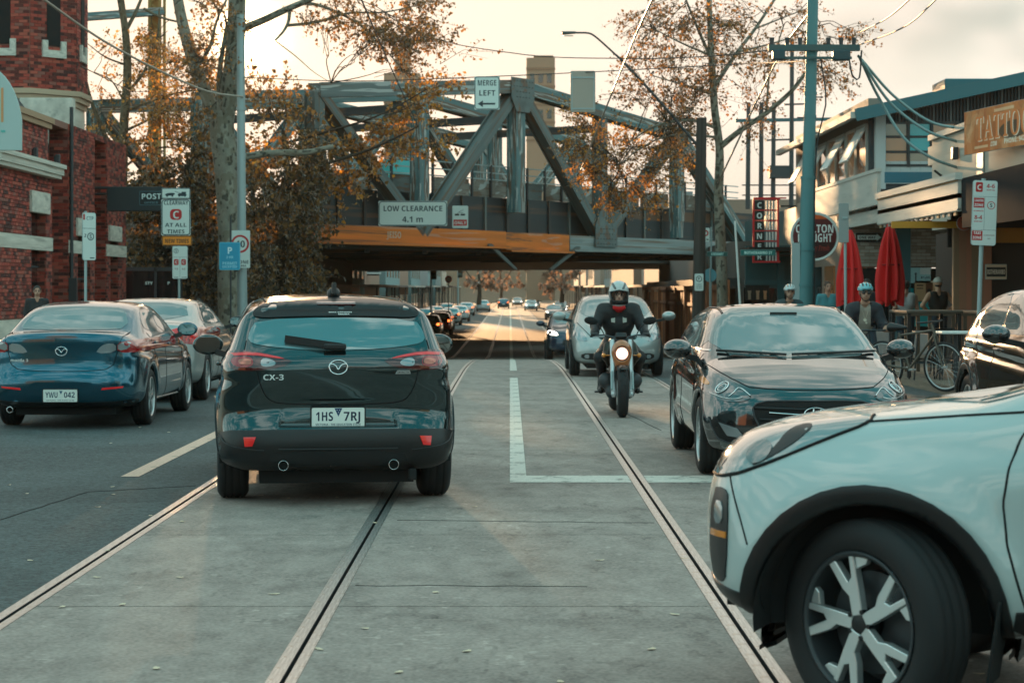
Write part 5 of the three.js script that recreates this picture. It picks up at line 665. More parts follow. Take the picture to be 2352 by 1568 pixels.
function bicycle(g, mat = M.black) {
  const w = (z) => { const q = new THREE.Group(); q.name = 'bicycle_wheel'; q.position.set(0, 0.34, z); g.add(q); const t = new THREE.TorusGeometry(0.325, 0.018, 8, 36); t.rotateY(Math.PI / 2); add('tyre', t, M.rubber, q); const r = new THREE.TorusGeometry(0.302, 0.011, 6, 36); r.rotateY(Math.PI / 2); add('rim', r, M.alloy, q); const sp = []; for (let i = 0; i < 20; i++) { const a = i / 20 * 6.283; sp.push(cyl(0.0018, 0.0018, V((i % 2 ? 1 : -1) * 0.025, 0, 0), V(0, Math.cos(a) * 0.3, Math.sin(a) * 0.3), 4)); } sp.push(cyl(0.02, 0.02, V(-0.05, 0, 0), V(0.05, 0, 0), 10, true)); add('spokes', sp, M.chrome, q); };
  w(0); w(-1.02);
  add('frame', [cyl(0.016, 0.018, V(0, 0.34, -1.02), V(0, 0.3, -0.58), 8), cyl(0.018, 0.018, V(0, 0.3, -0.58), V(0, 0.8, -0.74), 8), cyl(0.02, 0.02, V(0, 0.3, -0.58), V(0, 0.78, -0.14), 8), cyl(0.016, 0.016, V(0, 0.76, -0.73), V(0, 0.84, -0.16), 8), cyl(0.012, 0.012, V(0, 0.34, -1.02), V(0, 0.76, -0.73), 8), cyl(0.022, 0.022, V(0, 0.76, -0.13), V(0, 0.92, -0.18), 8), ...[-1, 1].map((s) => cyl(0.012, 0.016, V(s * 0.045, 0.34, 0), V(s * 0.03, 0.76, -0.13), 8))], mat, g);
  add('saddle', nets(blend([cap([0, 0.87, -0.62], [0, 0.87, -0.86], 0.025, 0.07)], 0.02), [-0.1, 0.78, -1], [0.1, 0.96, -0.55], 0.015).scale(1, 1, 1), M.black, g);
  add('handlebar', [tube([V(-0.29, 0.96, -0.22), V(-0.12, 0.96, -0.15), V(0.12, 0.96, -0.15), V(0.29, 0.96, -0.22)], 0.013, 8), cyl(0.018, 0.018, V(0, 0.9, -0.18), V(0, 0.97, -0.15), 8)], M.darkSteel, g);
  add('crank', [tube([V(-0.1, 0.3, -0.44), V(0.1, 0.3, -0.72)], 0.012), box(0.1, 0.02, 0.06, -0.13, 0.3, -0.44), box(0.1, 0.02, 0.06, 0.13, 0.3, -0.72)], M.alloy, g);
}
{ // ---------- motorcyclist and motorcycle, coming towards the camera
  const g = thing('motorcycle', 'orange fronted naked motorcycle with its round headlamp lit, riding between the tram rails', 'motorcycle', [1.355, 0, -24.62]);
  const wh = (z, R, W, n) => { const q = new THREE.Group(); q.name = n; q.position.set(0, R, z); g.add(q); const pts = []; for (let i = 0; i <= 16; i++) { const a = -1.35 + i / 16 * 2.7; pts.push([R - W * 0.5 + Math.cos(a) * W * 0.5, Math.sin(a) * W * 0.52]); } add('tyre', lathe([[R - 0.1, -W * 0.35], ...pts, [R - 0.1, W * 0.35]], 44), M.rubber, q); add('rim', lathe([[R - 0.1, -W * 0.32], [R - 0.105, -W * 0.38], [R - 0.12, -W * 0.3], [R - 0.12, W * 0.3], [R - 0.105, W * 0.38], [R - 0.1, W * 0.32]], 36), M.black, q); add('brake_disc', [lathe([[0.07, 0.062], [0.15, 0.062], [0.15, 0.066], [0.07, 0.066], [0.07, 0.062]], 32), lathe([[0.07, -0.066], [0.15, -0.066], [0.15, -0.062], [0.07, -0.062], [0.07, -0.066]], 32)], M.alloy, q); const gr = []; for (let i = 0; i < 26; i++) { const a = i / 26 * 6.283, s = i % 2 ? 1 : -1, p = (x, k) => V(x * s, Math.cos(a + k) * (R - (x * x) * 4 + 0.0005), Math.sin(a + k) * (R - (x * x) * 4 + 0.0005)); gr.push(tube([p(0.004, 0), p(0.025, 0.06), p(0.045, 0.09)], 0.003, 4)); } add('tread_groove', gr, M.gap, q).userData.kind = 'stuff'; };
  wh(0, 0.3, 0.125, 'front_wheel'); wh(-1.42, 0.31, 0.18, 'rear_wheel');
  for (const s of [-1, 1]) { const f = add('fork_leg', [cyl(0.03, 0.03, V(s * 0.108, 0.27, 0.02), V(s * 0.108, 0.55, -0.09), 12, true), cyl(0.033, 0.033, V(s * 0.108, 0.5, -0.075), V(s * 0.108, 0.92, -0.26), 12, true), rbox(0.05, 0.1, 0.07, 0.015, s * 0.105, 0.29, 0.0)], M.alloy, g); add('fork_guard', rbox(0.03, 0.24, 0.05, 0.012, s * 0.125, 0.44, -0.02, -0.38), M.galv, f); }
  add('mudguard', nets((x, y, z) => Math.max(Math.abs(Math.hypot(y - 0.3, z) - 0.325 - x * x * -2) - 0.006, Math.abs(x) - 0.075, 0.2 - (y - 0.3) + Math.abs(z + 0.05) * 0.35), [-0.12, 0.4, -0.4], [0.12, 0.72, 0.4], 0.014), M.black, g);
  const orange = phys(0.42, 0.12, 0.03, 0.3, 0.1, { clearcoat: 1 });
  const cowl = add('headlamp_cowl', nets(smaxf(blend([ball([0, 0.78, -0.16], [0.125, 0.15, 0.13]), ball([0, 0.65, -0.15], [0.095, 0.12, 0.1])], 0.06), (x, y, z) => 0.088 - Math.hypot(x, y - 0.765) - Math.max(0, -0.1 - z) * 3, 0.02), [-0.16, 0.5, -0.32], [0.16, 0.96, 0.02], 0.013), orange, g);
  const lens = new THREE.SphereGeometry(0.078, 24, 10, 0, 6.283, 0, 1.1); lens.rotateX(Math.PI / 2); lens.scale(1, 1, 0.35); lens.translate(0, 0.765, -0.075); add('headlamp', lens, glow(1, 0.8, 0.6, 1.5), cowl); const rim = new THREE.TorusGeometry(0.085, 0.007, 6, 32); rim.translate(0, 0.765, -0.055); add('headlamp_rim', rim, M.black, cowl);
  add('radiator', rbox(0.24, 0.2, 0.05, 0.02, 0, 0.55, -0.33), M.darkSteel, g);
  for (const s of [-1, 1]) { add('tank_shroud', nets(blend([cap([s * 0.15, 0.84, -0.5], [s * 0.19, 0.72, -0.32], 0.055, 0.04), cap([s * 0.19, 0.72, -0.32], [s * 0.15, 0.62, -0.38], 0.035, 0.025)], 0.04), [s * 0.16 - 0.14, 0.52, -0.62], [s * 0.16 + 0.14, 0.94, -0.22], 0.015), std(0.05, 0.04, 0.03, 0.3, 0.5), g); add('engine_cover', nets(blend([cap([s * 0.16, 0.42, -0.62], [s * 0.17, 0.42, -0.5], 0.1), cap([s * 0.1, 0.3, -0.7], [s * 0.1, 0.28, -0.45], 0.08)], 0.05), [s * 0.13 - 0.2, 0.15, -0.9], [s * 0.13 + 0.2, 0.6, -0.3], 0.022), M.darkSteel, g); add('foot_peg', cyl(0.014, 0.012, V(s * 0.16, 0.27, -0.85), V(s * 0.3, 0.265, -0.85), 8, true), M.darkSteel, g); add('turn_signal', [cyl(0.008, 0.008, V(s * 0.1, 0.74, -0.22), V(s * 0.2, 0.74, -0.2), 6), place(new THREE.SphereGeometry(0.028, 10, 8), s * 0.215, 0.74, -0.2)], M.amber, g);
    const m = nets(smaxf(ball([0, 0, 0], [0.085, 0.048, 0.045]), (x, y, z) => -0.018 - z, 0.01), [-0.1, -0.07, -0.06], [0.1, 0.07, 0.07], 0.011); m.rotateZ(s * 0.16); m.translate(s * 0.36, 1.155, -0.42); const mm = add('mirror', m, M.blackMatt, g); add('mirror_stalk', tube([V(s * 0.2, 0.99, -0.42), V(s * 0.24, 1.06, -0.44), V(s * 0.31, 1.13, -0.43)], 0.007), M.black, mm); add('hand_lever', tube([V(s * 0.2, 0.965, -0.36), V(s * 0.34, 0.955, -0.31)], 0.007), M.alloy, g); }
  add('fuel_tank', nets(blend([ball([0, 0.86, -0.65], [0.15, 0.12, 0.25])], 0.05), [-0.2, 0.7, -0.95], [0.2, 1.02, -0.35], 0.02), M.black, g);
  add('seat', rbox(0.26, 0.09, 0.62, 0.04, 0, 0.79, -1.15), M.blackMatt, g); add('chassis', [beam(V(0, 0.62, -0.4), V(0, 0.4, -1.1), 0.22, 0.3), beam(V(0, 0.4, -1.1), V(0, 0.31, -1.42), 0.08, 0.1)], M.black, g);
  add('handlebar', [tube([V(-0.37, 0.965, -0.46), V(-0.2, 0.975, -0.4), V(-0.08, 0.95, -0.36), V(0.08, 0.95, -0.36), V(0.2, 0.975, -0.4), V(0.37, 0.965, -0.46)], 0.014, 8), rbox(0.2, 0.05, 0.08, 0.02, 0, 0.925, -0.3)], M.darkSteel, g); add('dash', [rbox(0.14, 0.08, 0.05, 0.02, 0, 0.975, -0.27, -0.6), ...[-1, 1].map((s) => tube([V(s * 0.16, 0.95, -0.38), V(s * 0.1, 0.88, -0.22), V(s * 0.05, 0.82, -0.3)], 0.006))], M.black, g);

  const r = thing('person', 'motorcycle rider in black jacket, white helmet and red neck scarf', 'person', [1.355, 0, -24.62]);
  const jacket = std(0.006, 0.007, 0.009, 0.6), L = [];
  L.push(cap([0, 0.86, -1.02], [0, 1.08, -0.94], 0.15, 0.16), cap([-0.08, 1.12, -0.92], [-0.1, 1.26, -0.88], 0.125, 0.115), cap([0.08, 1.12, -0.92], [0.1, 1.26, -0.88], 0.125, 0.115), cap([0, 1.28, -0.88], [0, 1.38, -0.86], 0.08, 0.065));
  for (const s of [-1, 1]) L.push(cap([s * 0.2, 1.29, -0.88], [s * 0.285, 1.09, -0.78], 0.078, 0.062), cap([s * 0.285, 1.09, -0.78], [s * 0.315, 0.995, -0.5], 0.06, 0.045), cap([s * 0.1, 0.86, -1.0], [s * 0.235, 0.7, -0.58], 0.1, 0.078), cap([s * 0.235, 0.7, -0.58], [s * 0.2, 0.36, -0.87], 0.072, 0.05));
  const body = blend(L, 0.06), fold = (x, y, z) => body(x, y, z) + 0.006 * (vnoise(x * 18, y * 26, z * 18) - 0.5);
  add('body', nets(fold, [-0.45, 0.25, -1.25], [0.45, 1.48, -0.35], 0.018), jacket, r);
  for (const s of [-1, 1]) { add('glove', field(gripHand([s * 0.315, 0.975, -0.47], s), 0.012, [s * 0.315 - 0.09, 0.91, -0.55], [s * 0.315 + 0.09, 1.04, -0.4], 0.0075), M.black, r); add('boot', field([cap([s * 0.2, 0.4, -0.87], [s * 0.205, 0.31, -0.88], 0.062, 0.055), cap([s * 0.205, 0.3, -0.9], [s * 0.225, 0.285, -0.72], 0.045, 0.038)], 0.04, [s * 0.2 - 0.11, 0.22, -1], [s * 0.2 + 0.11, 0.48, -0.62], 0.014), M.black, r);
    const p = shape2([[-0.024, -0.045], [0.024, -0.035], [0.024, 0.03], [-0.024, 0.045]].map(([x, y]) => [x * s, y]), 0.006, 0.002); p.rotateX(-0.32); p.translate(s * 0.072, 1.165, -0.782); add('chest_pocket', p, std(0.4, 0.39, 0.34, 0.6), r); add('glove_cuff', nets(smaxf(cap([s * 0.312, 1.0, -0.53], [s * 0.303, 1.02, -0.6], 0.052, 0.058), (x, y, z) => Math.abs(z + 0.56) - 0.035, 0.01), [s * 0.31 - 0.1, 0.9, -0.64], [s * 0.31 + 0.1, 1.12, -0.48], 0.013), M.darkSteel, r); }
  const H = [0, 1.47, -0.8]; headMesh(r, H, phys(0.5, 0.27, 0.2, 0.55, 0));
  const outer = blend([ball([H[0], H[1] + 0.035, H[2] - 0.02], [0.128, 0.145, 0.152]), ball([H[0], H[1] - 0.065, H[2] + 0.035], [0.112, 0.1, 0.13])], 0.05), openF = (x, y, z) => Math.max(Math.abs(x) - 0.098 - (y - H[1]) * 0.1, Math.abs(y - H[1] + 0.018) - 0.066 + Math.abs(x) * 0.18, H[2] + 0.01 - z);
  const shell = (x, y, z) => smax(smax(outer(x, y, z), -outer(x, y, z) - 0.026, 0.012), -openF(x, y, z), 0.012), helm = add('helmet', nets((x, y, z) => Math.max(shell(x, y, z), H[1] - 0.155 - y), [-0.16, H[1] - 0.2, H[2] - 0.2], [0.16, H[1] + 0.2, H[2] + 0.2], 0.011), phys(0.5, 0.51, 0.49, 0.25, 0, { clearcoat: 1 }), r);
  const front = (d) => (x, y, z) => outer(x, y, z) - d;
  add('visor_rim', nets((x, y, z) => Math.max(front(0.006)(x, y, z), -openF(x, y, z), openF(x, y, z) - 0.018, H[2] - z - 0.02), [-0.16, H[1] - 0.15, H[2] - 0.05], [0.16, H[1] + 0.12, H[2] + 0.2], 0.009), M.black, helm);
  add('chin_guard', nets((x, y, z) => Math.max(front(0.004)(x, y, z), -front(-0.02)(x, y, z), Math.abs(y - H[1] + 0.095) - 0.026, H[2] + 0.04 - z), [-0.15, H[1] - 0.15, H[2]], [0.15, H[1] - 0.04, H[2] + 0.2], 0.009), M.black, helm);
  add('helmet_stripe', nets((x, y, z) => Math.max(front(0.004)(x, y, z), -front(-0.01)(x, y, z), Math.abs(Math.abs(x) - 0.05 - (y - H[1] - 0.08) * 0.5) - 0.016, H[1] + 0.07 - y, y - H[1] - 0.17), [-0.14, H[1] + 0.05, H[2] - 0.15], [0.14, H[1] + 0.2, H[2] + 0.18], 0.009), std(0.12, 0.13, 0.13, 0.4), helm);
  add('neck_scarf', field([cap([-0.045, H[1] - 0.155, H[2] + 0.075], [0.045, H[1] - 0.155, H[2] + 0.075], 0.035), cap([0, H[1] - 0.17, H[2] - 0.02], [0, H[1] - 0.15, H[2] + 0.05], 0.06)], 0.02, [-0.12, H[1] - 0.25, H[2] - 0.12], [0.12, H[1] - 0.09, H[2] + 0.14], 0.012), std(0.6, 0.01, 0.012, 0.7), r);
  add('spectacles', [...[-1, 1].map((s) => { const t = new THREE.TorusGeometry(0.024, 0.0035, 5, 18); t.scale(1.1, 0.85, 1); t.translate(s * 0.034, H[1] + 0.006, H[2] + 0.1); return t; }), tube([V(-0.01, H[1] + 0.01, H[2] + 0.102), V(0.01, H[1] + 0.01, H[2] + 0.102)], 0.003), ...[-1, 1].map((s) => tube([V(s * 0.06, H[1] + 0.01, H[2] + 0.098), V(s * 0.08, H[1] + 0.01, H[2] + 0.0)], 0.003))], M.black, r);
}
function helmetCyc(g, h, mat, hM) { const f = (x, y, z) => { const o = ball([h[0], h[1] + 0.055, h[2] - 0.01], [0.112, 0.1, 0.142])(x, y, z), v = Math.abs(((x - h[0]) * 21 + 40.5) % 1 - 0.5) - 0.2; return Math.max(smax(smax(o, -o - 0.032, 0.01), -Math.max(v * 0.045, 0.09 - (y - h[1]), Math.abs(z - h[2]) - 0.11), 0.008), h[1] + 0.035 - y); }; const q = add('helmet', nets(f, [h[0] - 0.15, h[1], h[2] - 0.19], [h[0] + 0.15, h[1] + 0.19, h[2] + 0.17], 0.009), mat, g); add('helmet_peak', rbox(0.13, 0.008, 0.05, 0.004, h[0], h[1] + 0.052, h[2] + 0.14, 0.2), hM, q); add('chin_strap', [-1, 1].map((s) => tube([V(h[0] + s * 0.083, h[1] + 0.05, h[2]), V(h[0] + s * 0.07, h[1] - 0.06, h[2] + 0.03), V(h[0], h[1] - 0.122, h[2] + 0.06)], 0.006)), M.black, q); }
function cyclist(label, x, Z, bikeLabel, shade) {
  const bk = thing('bicycle', bikeLabel, 'bicycle', [x, 0, -Z + 0.45], 0.03); bicycle(bk);
  const g = thing('person', label, 'person', [x, 0, -Z]), H = [0, 1.49, -0.02], hips = [0, 0.94, -0.3], ch = [0, 1.24, -0.14];
  const torso = [cap([0, 0.93, -0.3], [0, 1.08, -0.23], 0.135, 0.13), cap([-0.07, 1.12, -0.2], [-0.09, 1.25, -0.13], 0.11, 0.095), cap([0.07, 1.12, -0.2], [0.09, 1.25, -0.13], 0.11, 0.095)], arm = [], fore = [], leg = [];
  for (const s of [-1, 1]) { arm.push(cap([s * 0.18, 1.26, -0.13], [s * 0.26, 1.02, -0.06], 0.062, 0.048), cap([s * 0.26, 1.02, -0.06], [s * 0.275, 0.99, 0.14], 0.046, 0.036)); leg.push(cap([s * 0.09, 0.92, -0.28], [s * 0.13, s > 0 ? 0.6 : 0.78, s > 0 ? -0.1 : 0.08], 0.09, 0.062), cap([s * 0.13, s > 0 ? 0.6 : 0.78, s > 0 ? -0.1 : 0.08], [s * 0.12, s > 0 ? 0.2 : 0.42, s > 0 ? -0.25 : 0.0], 0.058, 0.042)); fore.push(...gripHand([s * 0.275, 0.965, 0.2], s)); leg.push(cap([s * 0.12, s > 0 ? 0.16 : 0.37, s > 0 ? -0.27 : -0.02], [s * 0.13, s > 0 ? 0.14 : 0.35, s > 0 ? -0.1 : 0.14], 0.045, 0.035)); }
  const all = blend([...torso, ...arm, ...fore, ...leg, cap([0, 1.28, -0.12], [0, 1.4, -0.06], 0.06, 0.052)], 0.035);
  add('body', nets(all, [-0.4, 0.08, -0.5], [0.4, 1.46, 0.32], 0.016), M.skin, g); headMesh(g, H, M.skin); helmetCyc(g, H, shade.helmet, M.black);
  const up = blend(torso, 0.05), sl = blend([...torso.slice(1), ...arm], 0.04);
  add('shirt', nets((a, b, c) => Math.max(up(a, b, c) - 0.014, 0.9 - b, b - 1.33), [-0.3, 0.86, -0.5], [0.3, 1.4, 0.1], 0.017), shade.shirt, g);
  add('jacket', nets((a, b, c) => Math.max(sl(a, b, c) - 0.03 + 0.006 * vnoise(a * 20, b * 20, c * 20), 0.92 - b, b - 1.37, c - 0.12, -Math.max(Math.abs(a) - 0.075 - (1.3 - b) * 0.06, -0.2 - c)), [-0.42, 0.88, -0.5], [0.42, 1.4, 0.2], 0.017), shade.jacket, g);
  const lg = blend(leg, 0.03); add('trousers', nets((a, b, c) => Math.max(lg(a, b, c) - 0.016, 0.22 - b, b - 0.98), [-0.32, 0.18, -0.5], [0.32, 1.02, 0.25], 0.02), denim, g);
  if (shade.glasses) { add('sunglasses', [...[-1, 1].map((s) => { const q = new THREE.SphereGeometry(0.03, 12, 8); q.scale(1.05, 0.8, 0.4); q.translate(s * 0.036, H[1] + 0.006, H[2] + 0.09); return q; }), tube([V(-0.012, H[1] + 0.016, H[2] + 0.1), V(0.012, H[1] + 0.016, H[2] + 0.1)], 0.004), ...[-1, 1].map((s) => tube([V(s * 0.066, H[1] + 0.014, H[2] + 0.085), V(s * 0.082, H[1] + 0.012, H[2])], 0.004))], phys(0.01, 0.01, 0.012, 0.08, 0, { clearcoat: 1 }), g); add('necklace', [place(new THREE.CylinderGeometry(0.024, 0.024, 0.006, 14), 0.0, 1.1, -0.055, Math.PI / 2 - 0.4), place(new THREE.CylinderGeometry(0.017, 0.017, 0.006, 14), 0.02, 1.06, -0.07, Math.PI / 2 - 0.4), tube([V(-0.06, 1.33, -0.06), V(-0.03, 1.2, -0.035), V(0, 1.12, -0.05), V(0.03, 1.2, -0.035), V(0.06, 1.33, -0.06)], 0.003)], std(0.6, 0.5, 0.38, 0.4), g); }
  if (shade.pack) add('backpack', rbox(0.3, 0.42, 0.16, 0.06, -0.03, 1.14, -0.38, 0.25), M.black, g);
  return g;
}
cyclist('cyclist in teal helmet and sunglasses with dark jacket open over a tan shirt', 5.1, 29.3, 'bicycle ridden by the cyclist in sunglasses, behind the black hatchback', { helmet: phys(0.12, 0.42, 0.46, 0.35, 0, { clearcoat: 1 }), shirt: std(0.36, 0.3, 0.25, 0.85), jacket: std(0.014, 0.017, 0.024, 0.7), glasses: true, pack: true });
cyclist('bearded cyclist in a pale striped helmet whose head shows over the black hatchback roof', 5.1, 37.2, 'bicycle of the second cyclist, hidden behind the black hatchback', { helmet: phys(0.5, 0.56, 0.56, 0.4, 0, { clearcoat: 1 }), shirt: std(0.05, 0.07, 0.07, 0.85), jacket: std(0.03, 0.05, 0.055, 0.8) });

function standing(label, x, Z, ry, o = {}) {
  const y0 = 0.14 + road(Z), s = (o.h ?? 1.72) / 1.75, g = thing('person', label, 'person', [x, y0, -Z], ry); g.scale.setScalar(s);
  const H = [0, 1.615, 0.02], torso = [cap([0, 0.98, 0], [0, 1.16, 0], 0.135, 0.125), cap([-0.08, 1.2, 0], [-0.11, 1.38, 0], 0.115, 0.09), cap([0.08, 1.2, 0], [0.11, 1.38, 0], 0.115, 0.09)], arm = [], leg = [], hand = [];
  for (const k of [-1, 1]) {
    if (o.akimbo) { arm.push(cap([k * 0.2, 1.39, 0], [k * 0.37, 1.17, -0.06], 0.055, 0.042), cap([k * 0.37, 1.17, -0.06], [k * 0.19, 1.03, 0.06], 0.04, 0.032)); hand.push(...vset([[0, 0, 0]], [0, 0, 0]).map(() => ball([k * 0.165, 1.01, 0.08], [0.045, 0.03, 0.045])), cap([k * 0.15, 1.02, 0.1], [k * 0.11, 1.0, 0.14], 0.012), cap([k * 0.15, 1.0, 0.1], [k * 0.11, 0.975, 0.14], 0.012), cap([k * 0.15, 0.98, 0.1], [k * 0.12, 0.955, 0.135], 0.011), cap([k * 0.15, 0.965, 0.09], [k * 0.125, 0.94, 0.12], 0.01), cap([k * 0.16, 1.02, 0.06], [k * 0.13, 1.03, 0.02], 0.013)); }
    else { arm.push(cap([k * 0.2, 1.39, 0], [k * 0.245, 1.12, -0.02], 0.055, 0.042), cap([k * 0.245, 1.12, -0.02], [k * 0.25, 0.88, 0.05], 0.04, 0.03)); hand.push(...openHand([k * 0.252, 0.88, 0.055], 0, k)); }
    leg.push(cap([k * 0.09, 0.95, 0], [k * 0.1, 0.5, 0.01], 0.095, 0.062), cap([k * 0.1, 0.5, 0.01], [k * 0.105, 0.1, -0.03], 0.06, 0.042), cap([k * 0.105, 0.06, -0.04], [k * 0.115, 0.045, 0.12], 0.048, 0.038));
  }
  const f = blend([...torso, ...arm, ...leg, cap([0, 1.4, 0], [0, 1.54, 0.01], 0.06, 0.052)], 0.035);
  add('body', nets(smaxf(blend([f, ...hand], 0.01), (a, b) => -b, 0.005), [-0.48, -0.01, -0.2], [0.48, 1.56, 0.25], 0.019), o.skin ?? M.skin, g); headMesh(g, H, o.skin ?? M.skin);
  const up = blend(o.sleeves ? [...torso, ...arm] : torso, 0.045), lg = blend(leg, 0.03);
  add('top', nets((a, b, c) => Math.max(up(a, b, c) - 0.016 + 0.006 * vnoise(a * 16, b * 12, c * 16), 0.9 - b, b - 1.46), [-0.46, 0.86, -0.24], [0.46, 1.5, 0.24], 0.02), o.top, g); add('trousers', nets((a, b, c) => Math.max(lg(a, b, c) - 0.018, 0.1 - b, b - 1.0), [-0.3, 0.06, -0.2], [0.3, 1.04, 0.2], 0.022), o.legs ?? denim, g);
  add('hair', nets((a, b, c) => { const q = ball([H[0], H[1] + 0.028, H[2] - 0.022], [0.088, 0.108, 0.105])(a, b, c); return Math.max(q, Math.min(b - H[1] - (o.cap ? -0.02 : 0.5), 1), -Math.max(c - H[2] - 0.03 - (b - H[1]) * 0.4, -0.5) * -1, H[1] - 0.07 - b); }, [-0.12, H[1] - 0.1, -0.15], [0.12, H[1] + 0.16, 0.16], 0.012), o.hair ?? hairM, g);
  if (o.cap) { const q = add('baseball_cap', nets((a, b, c) => Math.max(ball([H[0], H[1] + 0.04, H[2] - 0.012], [0.096, 0.105, 0.112])(a, b, c), H[1] + 0.035 - b), [-0.12, H[1], -0.15], [0.12, H[1] + 0.17, 0.15], 0.012), std(0.5, 0.46, 0.4, 0.8), g); add('cap_peak', rbox(0.15, 0.012, 0.09, 0.006, 0, H[1] + 0.045, H[2] + 0.14), std(0.4, 0.36, 0.3, 0.8), q); }
  return g;
}
standing('man in pale grey sleeveless top seen from behind, right of the red parasols', 8.33, 43, Math.PI, { top: std(0.42, 0.43, 0.42, 0.85), h: 1.66 });
standing('person in pale cap and dark top seen from behind, hands on hips under the awning', 8.42, 40.2, Math.PI + 0.2, { top: std(0.02, 0.018, 0.016, 0.85), cap: true, akimbo: true, h: 1.66, skin: phys(0.5, 0.26, 0.16, 0.6, 0) });
standing('dark dressed person standing in the gap between the two red parasols', 7.95, 45.5, Math.PI - 0.3, { top: std(0.02, 0.022, 0.025, 0.85), h: 1.75, sleeves: true });
standing('woman in teal coat behind the teal utility pole near the round beer sign', 7.15, 46, 0.2, { top: std(0.05, 0.22, 0.25, 0.8), sleeves: true, h: 1.7, hair: std(0.05, 0.025, 0.015, 0.7) });
standing('person on the left footpath, head just showing over the blue sedan roof', -9.25, 40, 0.3, { top: std(0.02, 0.02, 0.022, 0.8), sleeves: true, h: 1.5 });
standing('person on the left footpath by the clearway sign pole, head showing over the silver sedan', -8.0, 52.5, -0.2, { top: std(0.03, 0.025, 0.03, 0.8), sleeves: true, h: 1.45 });
